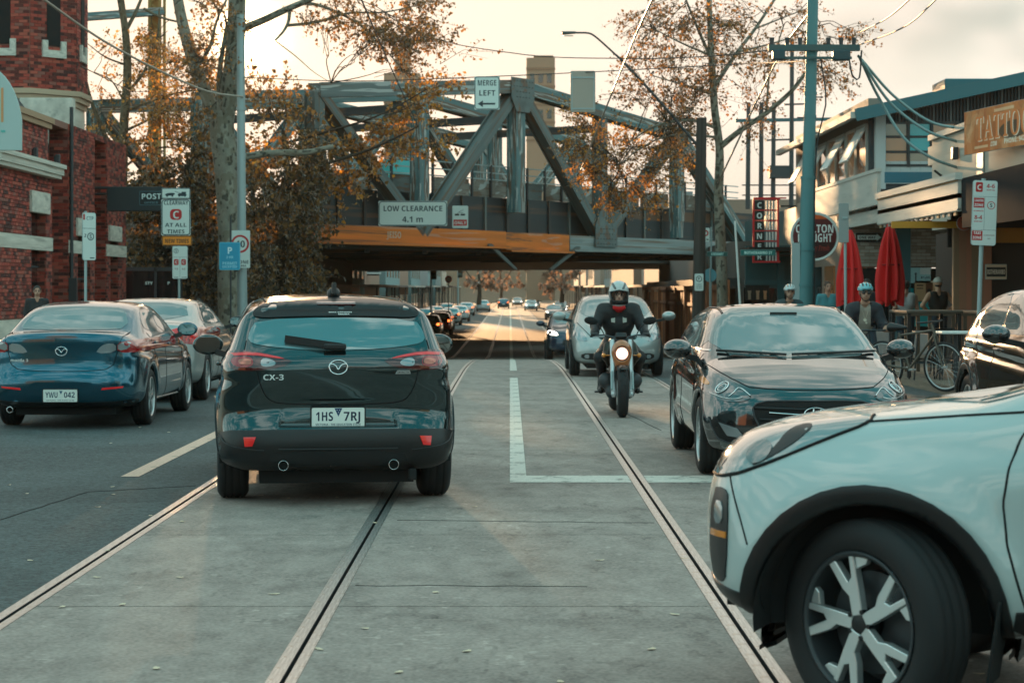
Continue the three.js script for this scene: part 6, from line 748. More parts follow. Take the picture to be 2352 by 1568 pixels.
// ================= right hand buildings
const weatherboard = std(0.5, 0.5, 0.48, 0.75), fasciaT = tex(256, 256, (u, v) => { const k = 0.82 + 0.22 * (pfbm(u, v, 5, 4, 51) - 0.5) - 0.08 * smooth(0.6, 0.75, pfbm(u * 1, v, 9, 3, 57)); return [0.6 * k, 0.56 * k, 0.5 * k]; }), fascia = new THREE.MeshStandardMaterial({ map: fasciaT, roughness: 0.7 }), tealMetal = std(0.03, 0.12, 0.14, 0.45, 0.2), render = new THREE.MeshStandardMaterial({ map: fasciaT, roughness: 0.9, color: new THREE.Color(1.0, 0.92, 0.85) });
const paneOrange = phys(0.55, 0.2, 0.07, 0.25, 0, { clearcoat: 1 }), paneTeal = phys(0.02, 0.36, 0.38, 0.25, 0, { clearcoat: 1 });  // the orange stands for a sunset reflection, put into the pane colour
{ // two storey corner building with a low pitched roof
  const b = thing('corner_building', 'two storey corner building with orange and teal window panes over cream brick', 'building'), X = 9.0, Z = 51, W = 13;
  const yR = (x) => py(250, Z) + (x - X) * 0.218;
  { const s = shape2([[X, 3.3], [X + W, 3.3], [X + W, yR(X + W) - 0.25], [X, yR(X) - 0.25]], 0.3); s.translate(0, 0, -Z - 0.32); add('wall', s, std(0.05, 0.055, 0.06, 0.8), b); }
  for (let i = 0; i < 72; i++) { const x = X + 0.55 + i * 0.085, y1 = yR(x) - 0.2, y0 = 5.72; add('cladding_rib', box(0.045, y1 - y0, 0.05, x, (y0 + y1) / 2, -Z + 0.02), i % 5 === 2 ? std(0.16, 0.17, 0.17, 0.6) : M.darkSteel, b); }
  add('roof', [beam(V(X - 0.5, yR(X - 0.5) - 0.02, -Z - 6), V(X + W, yR(X + W) - 0.02, -Z - 6), 0.12, 14, V(0, 0, 1))], std(0.1, 0.13, 0.13, 0.5, 0.3), b);
  add('roof_fascia', [beam(V(X - 0.55, yR(X - 0.55) - 0.12, -Z + 1.02), V(X + W, yR(X + W) - 0.12, -Z + 1.02), 0.3, 0.06, V(0, 0, 1))], tealMetal, b);
  add('gutter', [beam(V(X - 0.6, yR(X - 0.6) - 0.1, -Z + 1), V(X - 0.6, yR(X - 0.6) - 0.1, -Z - 13), 0.14, 0.16, V(0, 1, 0))], fascia, b);
  add('roof_box', rbox(2.0, 0.9, 1.6, 0.04, px(2245, 53), 6.48, -Z - 2), tealMetal, b);
  add('corner_post', rbox(0.26, 2.4, 0.3, 0.02, X + 0.22, 4.9, -Z + 0.03), weatherboard, b);
  const xs = [2031, 2086.5, 2140, 2197, 2252, 2308], ys = [282, 314, 348.5, 379.5], X_ = (x) => px(x, Z), Y_ = (y) => py(y, Z);
  for (let i = 0; i < 5; i++) { const w = new THREE.Group(); w.name = 'window'; b.add(w); const x0 = X_(xs[i]), x1 = X_(xs[i + 1]); add('frame', [box(0.07, Y_(ys[0]) - Y_(ys[3]) + 0.08, 0.1, x0, (Y_(ys[0]) + Y_(ys[3])) / 2, -Z + 0.03), ...ys.map((y) => box(x1 - x0 - 0.07, 0.05, 0.08, (x0 + x1) / 2, Y_(y), -Z + 0.03))], M.black, w); for (let j = 0; j < 3; j++) add('pane', box(x1 - x0 - 0.09, Y_(ys[j]) - Y_(ys[j + 1]) - 0.06, 0.02, (x0 + x1) / 2, (Y_(ys[j]) + Y_(ys[j + 1])) / 2, -Z + 0.012), i === 1 && j < 2 ? paneTeal : (i + j) % 3 ? paneOrange : phys(0.34, 0.2, 0.12, 0.2, 0, { clearcoat: 1 }), w); }
  for (let i = 0; i < 26; i++) add('weatherboard', box(0.245, 0.56, 0.03, X + 0.36 + i * 0.25, Y_(396), -Z + 0.016), weatherboard, b);
  // street side: open awning sashes along the first floor
  add('side_wall', [box(0.3, 3.3, 13, X + 0.16, 4.7, -Z - 6.9)], std(0.22, 0.19, 0.16, 0.8), b);
  for (let i = 0; i < 7; i++) { const w = new THREE.Group(); w.name = 'side_window'; b.add(w); const z = -Z - 1.1 - i * 1.6; add('frame', [box(0.08, 1.5, 0.08, X - 0.02, 4.95, z + 0.7), box(0.08, 1.5, 0.08, X - 0.02, 4.95, z - 0.7), box(0.08, 0.08, 1.32, X - 0.02, 5.68, z)], fascia, w); add('pane', box(0.02, 1.4, 1.32, X - 0.01, 4.95, z), paneOrange, w); if (i % 2 === 0) { const s = [box(0.04, 0.06, 1.3, 0, 0, 0), box(0.04, 0.06, 1.3, 0, -0.9, 0), box(0.04, 0.9, 0.06, 0, -0.45, 0.62), box(0.04, 0.9, 0.06, 0, -0.45, -0.62), box(0.015, 0.84, 1.2, 0, -0.45, 0)]; const m = add('open_sash', s, M.white, w); m.rotation.z = -0.5; m.position.set(X - 0.06, 5.6, z); } }
  for (let i = 0; i < 24; i++) add('side_board', box(0.03, 0.95, 0.5, X - 0.02, 3.75, -Z - 0.3 - i * 0.53), i % 3 ? render : weatherboard, b);
  // canopy over the corner, its fascia facing the street and the side street
  add('canopy', [box(15, 0.1, 11, 15.72, 3.72, -50.8)], M.darkSteel, b);
  add('canopy_fascia', [box(0.08, 0.7, 10.2, 8.18, 3.82, -50.4), box(0.12, 0.08, 10.3, 8.18, 4.19, -50.4), box(0.12, 0.06, 10.3, 8.18, 3.45, -50.4)], fascia, b);
  add('canopy_front', [box(14.8, 0.24, 0.08, 15.7, 4.02, -45.25)], std(0.02, 0.14, 0.2, 0.4), b); add('lower_fascia', [box(0.06, 0.3, 6.5, 8.3, 3.2, -48.4)], fascia, b);
  // ground floor
  const gf = (x0, x1, y0, y1, m, n, z = -Z) => add(n, box(px(x1, Z) - px(x0, Z), py(y0, Z) - py(y1, Z), 0.2, (px(x0, Z) + px(x1, Z)) / 2, (py(y0, Z) + py(y1, Z)) / 2, z - 0.14), m, b);
  gf(1955, 2620, 505, 614, mortar, 'brick_backing');
  bricks(b, V(px(1955, Z), py(612, Z), -Z - 0.02), V(1, 0, 0), V(0, 0, 1), px(2360, Z) - px(1955, Z), py(505, Z) - py(612, Z), { near: 60, seed: 21, mats: paleBricks });
  gf(1955, 2620, 616, 760, M.blackMatt, 'shop_front');
  for (const [x0, x1, m] of [[1960, 1978, paneOrange], [2090, 2136, paneTeal], [1985, 2040, darkGlass], [2145, 2200, darkGlass]]) add('shop_window', box(px(x1, Z) - px(x0, Z), 0.95, 0.04, (px(x0, Z) + px(x1, Z)) / 2, 1.1, -Z - 0.01), m, b);
  add('canopy_post', [box(0.34, 3.3, 0.3, px(2074, 50), 1.8, -50.0)], tealMetal, b);
  add('side_shop_wall', [box(0.2, 3.3, 13, X + 0.1, 1.75, -Z - 7)], std(0.2, 0.15, 0.12, 0.85), b); for (let i = 0; i < 5; i++) add('side_shop_window', box(0.05, 1.7, 1.7, X - 0.01, 1.35, -Z - 1.6 - i * 2.4), i % 2 ? darkGlass : paneOrange, b);
}
const poster = (label, x, y, Z, w, h, draw, ry = 0) => { const g = sheet(new THREE.ShapeGeometry(roundRect(w, h, 0.005)), w, h), t = thing('poster', label, 'poster', [x, y, -Z], ry); add('backing', box(w + 0.04, h + 0.04, 0.02, 0, 0, -0.012), M.black, t); add('print', g, new THREE.MeshStandardMaterial({ map: canvas(192, Math.round(192 * h / w), draw), roughness: 0.6 }), t); return t; };
poster('pale blue double poster with a dark figure on the cream brick corner building', px(2113, 50.7), py(632, 50.7), 50.7, 0.55, 0.38, (c, w, h) => { c.fillStyle = '#a9d8dc'; c.fillRect(0, 0, w, h); c.fillStyle = '#e8f0ee'; c.fillRect(w * 0.52, 0, w * 0.48, h * 0.45); c.fillStyle = '#10222a'; c.fillRect(w * 0.3, h * 0.45, 12, h * 0.5); c.beginPath(); c.arc(w * 0.33, h * 0.4, 9, 0, 7); c.fill(); text(c, 'BY LIVE', w * 0.76, h * 0.65, 26, '#10222a', { fit: 78 }); });
poster('tan poster with a dark round motif, under the pale blue posters', px(2125, 50.7), py(668, 50.7), 50.7, 0.5, 0.5, (c, w, h) => { c.fillStyle = '#c9a27a'; c.fillRect(0, 0, w, h); c.fillStyle = '#6b3d22'; c.fillRect(w * 0.55, h * 0.1, w * 0.35, h * 0.8); c.fillStyle = '#1b0f0a'; c.beginPath(); c.arc(w * 0.72, h * 0.5, 22, 0, 7); c.fill(); c.fillStyle = '#3a2215'; c.fillRect(w * 0.1, h * 0.2, w * 0.32, 10); c.fillRect(w * 0.1, h * 0.35, w * 0.32, 8); });
{ // tattoo shop: rendered wall, deep awning
  const b = thing('shop_building', 'pale rendered shop with a deep street awning and dark shopfront on the right', 'building'), X = 9.0;
  add('wall', [box(0.35, 1.9, 22, X + 0.18, 3.75, -32.6), box(14, 1.9, 0.3, X + 7.4, 3.75, -43.75), box(14, 0.4, 24, X + 7, 4.4, -32)], render, b); add('parapet_coping', [box(0.45, 0.12, 22.2, X + 0.16, 4.77, -32.6)], fascia, b);
  add('awning_roof', [box(1.7, 0.08, 7.4, 8.3, 3.1, -37.7)], M.darkSteel, b); add('awning_fascia', [box(0.06, 0.52, 7.4, 7.48, 3.1, -37.7), box(0.07, 0.03, 7.4, 7.47, 2.87, -37.7)], fascia, b); add('awning_trim', [box(0.12, 0.12, 7.5, 7.46, 3.425, -37.7)], fascia, b); add('awning_seam', box(0.02, 0.022, 7.4, 7.445, 3.35, -37.7), std(0.42, 0.2, 0.07, 0.6), b); add('neighbour_canopy', [box(9, 0.82, 11, 12.0, 2.97, -28.4)], phys(0.025, 0.025, 0.027, 0.95, 0, { specularIntensity: 0.1 }), b);
  for (let i = 0; i < 16; i++) add('awning_tab', box(0.03, 0.07, 0.18, 7.48, 2.815, -41.2 + i * 0.46), i % 3 ? std(0.3, 0.26, 0.22, 0.8) : std(0.4, 0.25, 0.14, 0.8), b);
  add('dark_fascia', [box(7, 0.72, 0.1, 11.4, 3.15, -36.6), box(7, 0.5, 0.1, 11.4, 2.55, -36.9)], M.blackMatt, b); add('yellow_lightbox', [box(1.42, 0.12, 0.06, px(2140, 36.4), py(516, 36.4), -36.4)], std(0.55, 0.24, 0.02, 0.5), b); add('orange_panel', [box(1.0, 0.32, 0.05, px(2305, 36.8), py(537, 36.8), -36.76), box(1.0, 0.32, 0.05, px(2440, 36.8), py(537, 36.8), -36.76)], std(0.6, 0.22, 0.03, 0.5), b);  // yellow strip: sun on the awning soffit edge put into the colour, no lamp
  add('shop_front', [box(7, 2.4, 0.2, 11.9, 1.34, -36.9), box(0.2, 2.6, 6, X + 0.1, 1.4, -40.2)], std(0.05, 0.035, 0.028, 0.7), b); for (let i = 0; i < 6; i++) add('timber_post', [rbox(0.12 + 0.04 * (i % 2), 2.5, 0.12, 0.02, px(2180 + i * 14, 37.2), 1.4, -36.6)], std(0.2 + 0.06 * (i % 3), 0.11, 0.06, 0.7), b); add('side_panel', box(0.03, 0.9, 0.5, X - 0.02, 3.75, -39), M.galv, b);
  add('wall_bracket', [tube([V(8.98, 3.3, -41.5), V(8.9, 3.7, -41.5), V(8.6, 3.95, -41.4)], 0.025), rbox(0.12, 0.25, 0.2, 0.02, px(2194, 41), py(352, 41), -41.0)], M.darkSteel, b);
}
function panel(name, label, cat, x, y, Z, w, h, draw, o = {}) {         // a flat printed sign on a thin plate
  const g = thing(name, label, cat, [x, y, -Z], o.ry ?? 0, o.group); if (o.rz) g.rotation.z = o.rz; const r = o.r ?? 0.04, res = 256;
  add('sign_plate', shape2(roundRect(w, h, r), 0.012, 0.003), o.back ?? M.galv, g).position.z = -0.016; const f = sheet(new THREE.ShapeGeometry(roundRect(w - 0.012, h - 0.012, Math.max(0.003, r - 0.006))), w, h); f.translate(0, 0, 0.0035);
  const k = o.px ?? Math.min(512, Math.max(res, 300 * Math.max(w, h))), cw = Math.round(w >= h ? k : k * w / h), ch = Math.round(w >= h ? k * h / w : k); add('sign_face', f, new THREE.MeshStandardMaterial({ map: canvas(cw, ch, draw), roughness: 0.45, metalness: 0 }), g);
  if (o.pole) { const [dx, y0, r2] = o.pole; add('sign_pole', [cyl(r2 ?? 0.03, r2 ?? 0.03, V(dx, y0 - y, -0.05), V(dx, h / 2 + (o.over ?? 0.03), -0.05), 10, true), box(0.1, 0.03, 0.03, dx, h * 0.3, -0.03), box(0.1, 0.03, 0.03, dx, -h * 0.3, -0.03)], o.poleMat ?? M.galv, g); }
  return g;
}
const bg = (c, w, h, f, line, lw = 0.03, r = 0.05) => { c.fillStyle = f; c.fillRect(0, 0, w, h); if (line) { c.strokeStyle = line; c.lineWidth = lw * Math.min(w, h); const m = lw * Math.min(w, h); c.beginPath(); c.roundRect(m, m, w - 2 * m, h - 2 * m, r * Math.min(w, h)); c.stroke(); } };
const INK = '#102a33', PLATE = '#cfd8d2';
const at = (x, y, Z) => [px(x, Z), py(y, Z), Z];
panel('road_sign', 'white MERGE LEFT sign with an arrow, hung from a span wire over the street', 'sign', ...at(1118.5, 213.5, 56), 0.7, 0.92, (c, w, h) => { bg(c, w, h, PLATE, INK, 0.03, 0.1); text(c, 'MERGE', w / 2, h * 0.2, h * 0.23, INK, { fit: w * 0.76 }); text(c, 'LEFT', w / 2, h * 0.5, h * 0.23, INK, { fit: w * 0.66 }); c.strokeStyle = INK; c.lineWidth = h * 0.055; c.beginPath(); c.moveTo(w * 0.82, h * 0.82); c.lineTo(w * 0.25, h * 0.82); c.stroke(); c.fillStyle = INK; c.beginPath(); c.moveTo(w * 0.14, h * 0.82); c.lineTo(w * 0.34, h * 0.72); c.lineTo(w * 0.34, h * 0.92); c.fill(); });
{ const g = thing('road_sign', 'grey back of a sign plate hung over the street right of the bridge peak', 'sign', [px(1339, 56), py(210, 56), -56]); add('sign_plate', shape2(roundRect(0.68, 1.13, 0.04), 0.02, 0.006), std(0.36, 0.31, 0.26, 0.55, 0.2), g); add('back_rail', [box(0.66, 0.035, 0.03, 0, 0.38, 0.03), box(0.66, 0.035, 0.03, 0, -0.47, 0.03), box(0.02, 1.06, 0.02, -0.3, 0, 0.024), box(0.02, 1.06, 0.02, 0.3, 0, 0.024)], M.galv, g); }
panel('clearance_sign', 'long white LOW CLEARANCE 4.1 m sign fixed to the bridge', 'sign', ...at(948, 490, 67.5), 2.27, 0.83, (c, w, h) => { bg(c, w, h, PLATE, INK, 0.03, 0.12); text(c, 'LOW CLEARANCE', w / 2, h * 0.31, h * 0.3, INK, { fit: w * 0.87 }); text(c, '4.1 m', w / 2, h * 0.73, h * 0.32, INK, { fit: w * 0.31 }); }, { px: 512, ry: 0.0 });
panel('tram_sign', 'small white tram ONLY sign with red base, right of the clearance sign', 'sign', ...at(1057, 498, 69), 0.54, 0.76, (c, w, h) => { bg(c, w, h, PLATE); c.fillStyle = '#101c20'; c.fillRect(w * 0.16, h * 0.36, w * 0.28, h * 0.08); c.fillRect(w * 0.52, h * 0.36, w * 0.28, h * 0.08); c.lineWidth = 4; c.strokeStyle = '#101c20'; c.beginPath(); c.moveTo(w * 0.3, h * 0.36); c.lineTo(w * 0.5, h * 0.25); c.lineTo(w * 0.7, h * 0.18); c.moveTo(w * 0.4, h * 0.3); c.lineTo(w * 0.7, h * 0.32); c.stroke(); c.fillStyle = '#c41f1c'; c.fillRect(w * 0.08, h * 0.62, w * 0.84, h * 0.27); text(c, 'ONLY', w / 2, h * 0.76, h * 0.2, PLATE); });
panel('road_sign', 'white sign with a red ring just right of the timber pole', 'sign', ...at(1621, 539, 73), 0.3, 0.5, (c, w, h) => { bg(c, w, h, PLATE); c.strokeStyle = '#b5281c'; c.lineWidth = w * 0.16; c.beginPath(); c.arc(w / 2, h * 0.38, w * 0.28, 0, 7); c.stroke(); c.fillStyle = INK; c.fillRect(w * 0.6, h * 0.8, 40, 20); }, { pole: [0.2, -0.6, 0.03] });
{ // clearway sign with its supplementary plates on one pole
  const Z = 52, x = px(404.5, Z), g = thing('clearway_sign', 'white CLEARWAY AT ALL TIMES sign with red C and orange plate below', 'sign', [x, 0.14, -Z]);
  const pl = (y0, y1, x0, x1, draw, n, back = M.galv) => { const w = px(x1, Z) - px(x0, Z), h = py(y0, Z) - py(y1, Z), q = new THREE.Group(); q.name = n; q.position.set((px(x0, Z) + px(x1, Z)) / 2 - x, (py(y0, Z) + py(y1, Z)) / 2 - 0.14, 0.05); g.add(q); add('plate', shape2(roundRect(w, h, 0.04), 0.01, 0.003), back, q); const f = sheet(new THREE.ShapeGeometry(roundRect(w - 0.01, h - 0.01, 0.035)), w, h); f.translate(0, 0, 0.0165); add('print', f, new THREE.MeshStandardMaterial({ map: canvas(256, Math.round(256 * h / w), draw), roughness: 0.45 }), q); };
  pl(432, 456.5, 371, 437, (c, w, h) => { bg(c, w, h, PLATE, INK, 0.05, 0.1); c.fillStyle = INK; c.beginPath(); c.ellipse(w * 0.3, h * 0.58, 44, 12, -0.08, 0, 7); c.fill(); c.beginPath(); c.ellipse(w * 0.72, h * 0.62, 40, 14, 0, 0, 7); c.fill(); c.fillRect(w * 0.7, h * 0.36, 40, 26); c.lineWidth = 4; c.strokeStyle = INK; c.beginPath(); c.moveTo(w * 0.47, h * 0.3); c.lineTo(w * 0.7, h * 0.55); c.stroke(); for (const a of [0.2, 0.38, 0.62, 0.82]) { c.beginPath(); c.arc(w * a, h * 0.72, 9, 0, 7); c.fill(); } }, 'tow_plate');
  pl(457.5, 541, 370.5, 438, (c, w, h) => { bg(c, w, h, PLATE, INK, 0.03, 0.08); text(c, 'CLEARWAY', w / 2, h * 0.1, 48, INK, { fit: w * 0.84 }); c.fillStyle = '#b81a1c'; c.beginPath(); c.roundRect(w * 0.3, h * 0.27, w * 0.4, h * 0.3, 34); c.fill(); text(c, 'C', w / 2, h * 0.43, 92, PLATE); text(c, 'AT ALL', w / 2, h * 0.71, 46, INK, { fit: w * 0.74 }); text(c, 'TIMES', w / 2, h * 0.89, 46, INK, { fit: w * 0.6 }); }, 'clearway_plate');
  pl(541.5, 564, 372, 441, (c, w, h) => { bg(c, w, h, '#e8861c', '#1a1208', 0.06, 0.14); text(c, 'NEW TIMES', w / 2, h / 2 + 2, 46, '#1a1208', { fit: w * 0.8 }); }, 'orange_plate', std(0.6, 0.25, 0.03));
  pl(565, 640, 396, 431, (c, w, h) => { bg(c, w, h, PLATE); c.strokeStyle = INK; c.lineWidth = 8; c.beginPath(); c.arc(w * 0.25, h * 0.15, 36, 0, 7); c.stroke(); text(c, 'S', w * 0.25, h * 0.15, 56, INK); c.lineWidth = 3; c.beginPath(); c.moveTo(0, h * 0.34); c.lineTo(w, h * 0.34); c.moveTo(w / 2, h * 0.34); c.lineTo(w / 2, h); c.stroke(); for (const a of [0.26, 0.74]) { c.fillStyle = '#b81a1c'; c.beginPath(); c.roundRect(w * a - 40, h * 0.4, 80, 100, 22); c.fill(); text(c, 'C', w * a, h * 0.49, 72, PLATE); text(c, a < 0.5 ? '7-9' : '4-6', w * a, h * 0.7, 40, '#8a5550'); } c.fillStyle = INK; c.fillRect(w * 0.12, h * 0.95, 70, 8); c.fillRect(w * 0.62, h * 0.95, 80, 8); }, 'times_plate');
  add('sign_pole', cyl(0.03, 0.03, V(px(411, Z) - x, 0, 0), V(px(409, Z) - x, 4.0, 0), 10, true), M.galv, g);
}
panel('parking_sign', 'narrow white parking sign turned half away in front of the brick building', 'sign', px(204, 40), py(543, 40), 40, 0.3, 0.93, (c, w, h) => { bg(c, w, h, PLATE); c.fillStyle = '#a33'; c.fillRect(4, 8, 12, 34); text(c, 'CTP', w * 0.55, h * 0.12, 28, '#5b7377'); c.strokeStyle = INK; c.lineWidth = 2; c.beginPath(); c.moveTo(0, h * 0.33); c.lineTo(w, h * 0.33); c.stroke(); c.lineWidth = 5; c.beginPath(); c.arc(w * 0.6, h * 0.5, 20, 0, 7); c.stroke(); text(c, 'S', w * 0.6, h * 0.5, 34, INK); text(c, '2', w * 0.2, h * 0.48, 26, INK); c.fillRect(w * 0.55, h * 0.94, 30, 5); }, { ry: 0.75, pole: [-0.05, 0.14, 0.028] });
panel('speed_sign', 'white 40 speed sign with red ring strapped to the pale steel pole', 'sign', px(551, 57.4), py(572, 57.4), 57.4, 0.56, 1.06, (c, w, h) => { bg(c, w, h, PLATE); c.strokeStyle = '#b81a1c'; c.lineWidth = w * 0.1; c.beginPath(); c.arc(w / 2, h * 0.36, w * 0.4, 0, 7); c.stroke(); text(c, '40', w / 2, h * 0.365, w * 0.46, INK); text(c, 'ZONE', w * 0.62, h * 0.84, 40, INK); text(c, 'AREA', w * 0.62, h * 0.94, 24, INK); }, { r: 0.03 });
panel('parking_sign', 'blue P disabled parking sign on a thin pole in front of the pale tree trunk', 'sign', px(527, 54), py(588, 54), 54, 0.56, 0.74, (c, w, h) => { bg(c, w, h, '#1f95b8', '#3fb4d2', 0.03, 0.06); text(c, 'P', w * 0.5, h * 0.3, 84, '#d8eef2'); text(c, '◂', w * 0.22, h * 0.28, 36, '#d8eef2'); text(c, '2 HR', w / 2, h * 0.54, 30, '#9ed4e2'); text(c, 'PERMIT', w / 2, h * 0.76, 36, '#9ed4e2', { fit: w * 0.7 }); text(c, 'EXCEPTED', w / 2, h * 0.88, 30, '#9ed4e2', { fit: w * 0.7 }); }, { pole: [0.02, 0.14, 0.025], over: 0.7, poleMat: M.darkSteel });
panel('parking_sign', 'tall white parking sign with red LOADING ZONE and TAXI ZONE panels', 'sign', px(2262, 29.5), py(489, 29.5), 29.5, 0.36, 0.94, (c, w, h) => { bg(c, w, h, '#d5d9d3'); const R = '#b9201e'; c.fillStyle = R; c.beginPath(); c.roundRect(w * 0.12, h * 0.03, w * 0.28, h * 0.15, 10); c.fill(); text(c, 'C', w * 0.26, h * 0.108, 58, '#e8e4de'); text(c, '4-6', w * 0.72, h * 0.085, 46, R); text(c, 'MON-FRI', w * 0.72, h * 0.145, 15, R); text(c, '◂──▸', w * 0.27, h * 0.215, 26, R); c.strokeStyle = '#555'; c.lineWidth = 2; c.beginPath(); c.moveTo(0, h * 0.25); c.lineTo(w, h * 0.25); c.moveTo(w * 0.5, h * 0.25); c.lineTo(w * 0.5, h * 0.76); c.moveTo(0, h * 0.76); c.lineTo(w, h * 0.76); c.stroke(); c.fillStyle = R; c.fillRect(w * 0.06, h * 0.27, w * 0.42, h * 0.15); text(c, 'LOADING', w * 0.27, h * 0.31, 26, '#eee', { fit: w * 0.36 }); text(c, 'ZONE', w * 0.27, h * 0.38, 30, '#eee', { fit: w * 0.36 }); text(c, '15 MINUTE', w * 0.26, h * 0.47, 15, R); text(c, '8-4', w * 0.26, h * 0.57, 44, R); text(c, 'MON-SAT', w * 0.26, h * 0.63, 15, R); text(c, '◂──', w * 0.24, h * 0.72, 24, R); c.strokeStyle = R; c.lineWidth = 5; c.beginPath(); c.arc(w * 0.76, h * 0.38, 29, 0, 7); c.stroke(); text(c, 'S', w * 0.76, h * 0.38, 42, '#222'); text(c, '──▸', w * 0.76, h * 0.71, 24, R); c.fillStyle = R; c.fillRect(w * 0.03, h * 0.775, w * 0.42, h * 0.145); text(c, 'TAXI', w * 0.24, h * 0.81, 30, '#eee', { fit: w * 0.3 }); text(c, 'ZONE', w * 0.24, h * 0.88, 30, '#eee', { fit: w * 0.36 }); text(c, '8-MIDNIGHT', w * 0.72, h * 0.84, 14, '#9a7a76'); text(c, 'SAT', w * 0.72, h * 0.89, 14, '#9a7a76'); text(c, '◂──', w * 0.22, h * 0.955, 22, R); }, { pole: [-0.015, 0.14, 0.032], px: 512, rz: -0.035 });
{ const Z = 37.5, g = thing('sign_post', 'grey sign plate seen from behind on a teal post beside the left red parasol', 'sign', [px(1944, Z), 0.14, -Z]); add('sign_plate', shape2(roundRect(0.18, 0.72, 0.02), 0.012, 0.003), std(0.3, 0.32, 0.31, 0.5, 0.3), g).position.set(-0.05, py(512, Z) - 0.14, 0.04); add('sign_pole', [cyl(0.028, 0.028, V(0, 0, 0), V(-0.02, py(470, Z) - 0.14, 0), 10, true), box(0.1, 0.04, 0.1, -0.03, py(500, Z) - 0.14, 0.02)], M.galv, g); }
panel('oneway_sign', 'black and white ONE WAY arrow sign on the cream brick wall between the red parasols', 'sign', px(1996, 50.6), py(545, 50.6), 50.6, 0.66, 0.24, (c, w, h) => { bg(c, w, h, '#0c1416'); c.fillStyle = '#d9e2de'; c.beginPath(); c.moveTo(w * 0.08, h * 0.27); c.lineTo(w * 0.8, h * 0.27); c.lineTo(w * 0.8, h * 0.12); c.lineTo(w * 0.97, h * 0.5); c.lineTo(w * 0.8, h * 0.88); c.lineTo(w * 0.8, h * 0.73); c.lineTo(w * 0.08, h * 0.73); c.fill(); text(c, 'ONE WAY', w * 0.45, h * 0.51, h * 0.38, '#0c1416', { fit: w * 0.62 }); });
panel('shop_sign', 'small framed cream BOTHERAMBO sign on the dark wall behind the parking sign', 'sign', px(2289, 36.3), py(624, 36.3), 36.3, 0.38, 0.27, (c, w, h) => { bg(c, w, h, '#c9a98c'); c.fillStyle = '#15100c'; c.fillRect(w * 0.05, h * 0.2, w * 0.9, h * 0.62); text(c, 'BOTHERAMBO', w / 2, h * 0.51, h * 0.42, '#e6cdb4', { fit: w * 0.84 }); }, { r: 0.01 });
panel('tattoo_sign', 'orange TATTOO billboard above the awning at the right edge', 'sign', 8.7, 4.43, 36.45, 3.14, 0.8, (c, w, h) => { c.fillStyle = '#cc6a2e'; c.fillRect(0, 0, w, h); for (let i = 0; i < 70; i++) { c.fillStyle = ['#e09a5e', '#b5622a', '#eec09a', '#8a4a1e'][i % 4]; c.globalAlpha = 0.22; c.beginPath(); c.ellipse(hash(i, 1, 2) * w, hash(i, 5, 2) * h, 30 + 40 * hash(i, 8, 1), 10 + 18 * hash(i, 3, 7), hash(i, 2, 9) * 3, 0, 7); c.fill(); } c.globalAlpha = 0.8; c.fillStyle = '#3a2f1e'; c.beginPath(); c.ellipse(w * 0.72, h * 0.6, w * 0.2, h * 0.2, 0, 0, 7); c.fill(); c.globalAlpha = 1; text(c, 'TATTOO', w * 0.575, h * 0.48, 100, '#efe0cc', { fit: w * 0.78, font: 'serif' }); text(c, 'TATTOO', w * 0.565, h * 0.465, 100, '#e07a3a', { fit: w * 0.78, font: 'serif' }); c.fillStyle = 'rgba(240,205,170,0.7)'; c.fillRect(w * 0.45, h * 0.08, w * 0.28, 9); c.fillRect(w * 0.16, h * 0.84, w * 0.2, 8); text(c, '.COM', w * 0.44, h * 0.84, 20, '#f0e6d6'); text(c, 'PHONE: 9428 0', w * 0.77, h * 0.84, 22, '#f0e6d6', { fit: w * 0.36 }); }, { ry: -1.41, px: 512, r: 0.01 });
panel('round_sign', 'small round orange sign hanging under the awning beside the parking sign', 'sign', px(2215, 35.5), py(512, 35.5), 35.5, 0.25, 0.25, (c, w, h) => { bg(c, w, h, '#b04a30'); c.fillStyle = '#1c0c0a'; for (const [x, y, a, b] of [[0.36, 0.42, 9, 20], [0.5, 0.4, 6, 10], [0.66, 0.46, 10, 30], [0.8, 0.46, 11, 30]]) { c.beginPath(); c.ellipse(w * x, h * y, a, b, 0.1, 0, 7); c.fill(); } }, { r: 0.12 });
{ // beer sign
  const Z = 51.5, g = panel('beer_sign', 'big round dark red CARLTON DRAUGHT sign with pale rim behind the teal pole', 'sign', px(1872, Z), py(543, Z), Z, 1.22, 1.22, (c, w, h) => { bg(c, w, h, '#c9cfc9'); c.fillStyle = '#5a1015'; c.beginPath(); c.arc(w / 2, h / 2, w * 0.45, 0, 7); c.fill(); c.save(); c.clip(); c.fillStyle = '#d0541c'; c.fillRect(0, 0, w, h * 0.14); c.fillStyle = '#33090d'; c.fillRect(0, h * 0.62, w, h * 0.4); c.restore(); text(c, 'CARLTON', w / 2, h * 0.34, 90, '#e9ece8', { fit: w * 0.8 }); text(c, 'DRAUGHT', w / 2, h * 0.53, 90, '#e9ece8', { fit: w * 0.72 }); text(c, 'Brewery Fresh', w / 2, h * 0.74, 54, '#b8372c', { fit: w * 0.6, font: 'serif', weight: 'italic' }); }, { r: 0.6, px: 384 });
  const rim = new THREE.TorusGeometry(0.595, 0.022, 8, 40); add('rim', rim, M.white, g); add('bracket', box(0.5, 0.06, 0.06, 0.85, 0, -0.05), M.black, g);
}
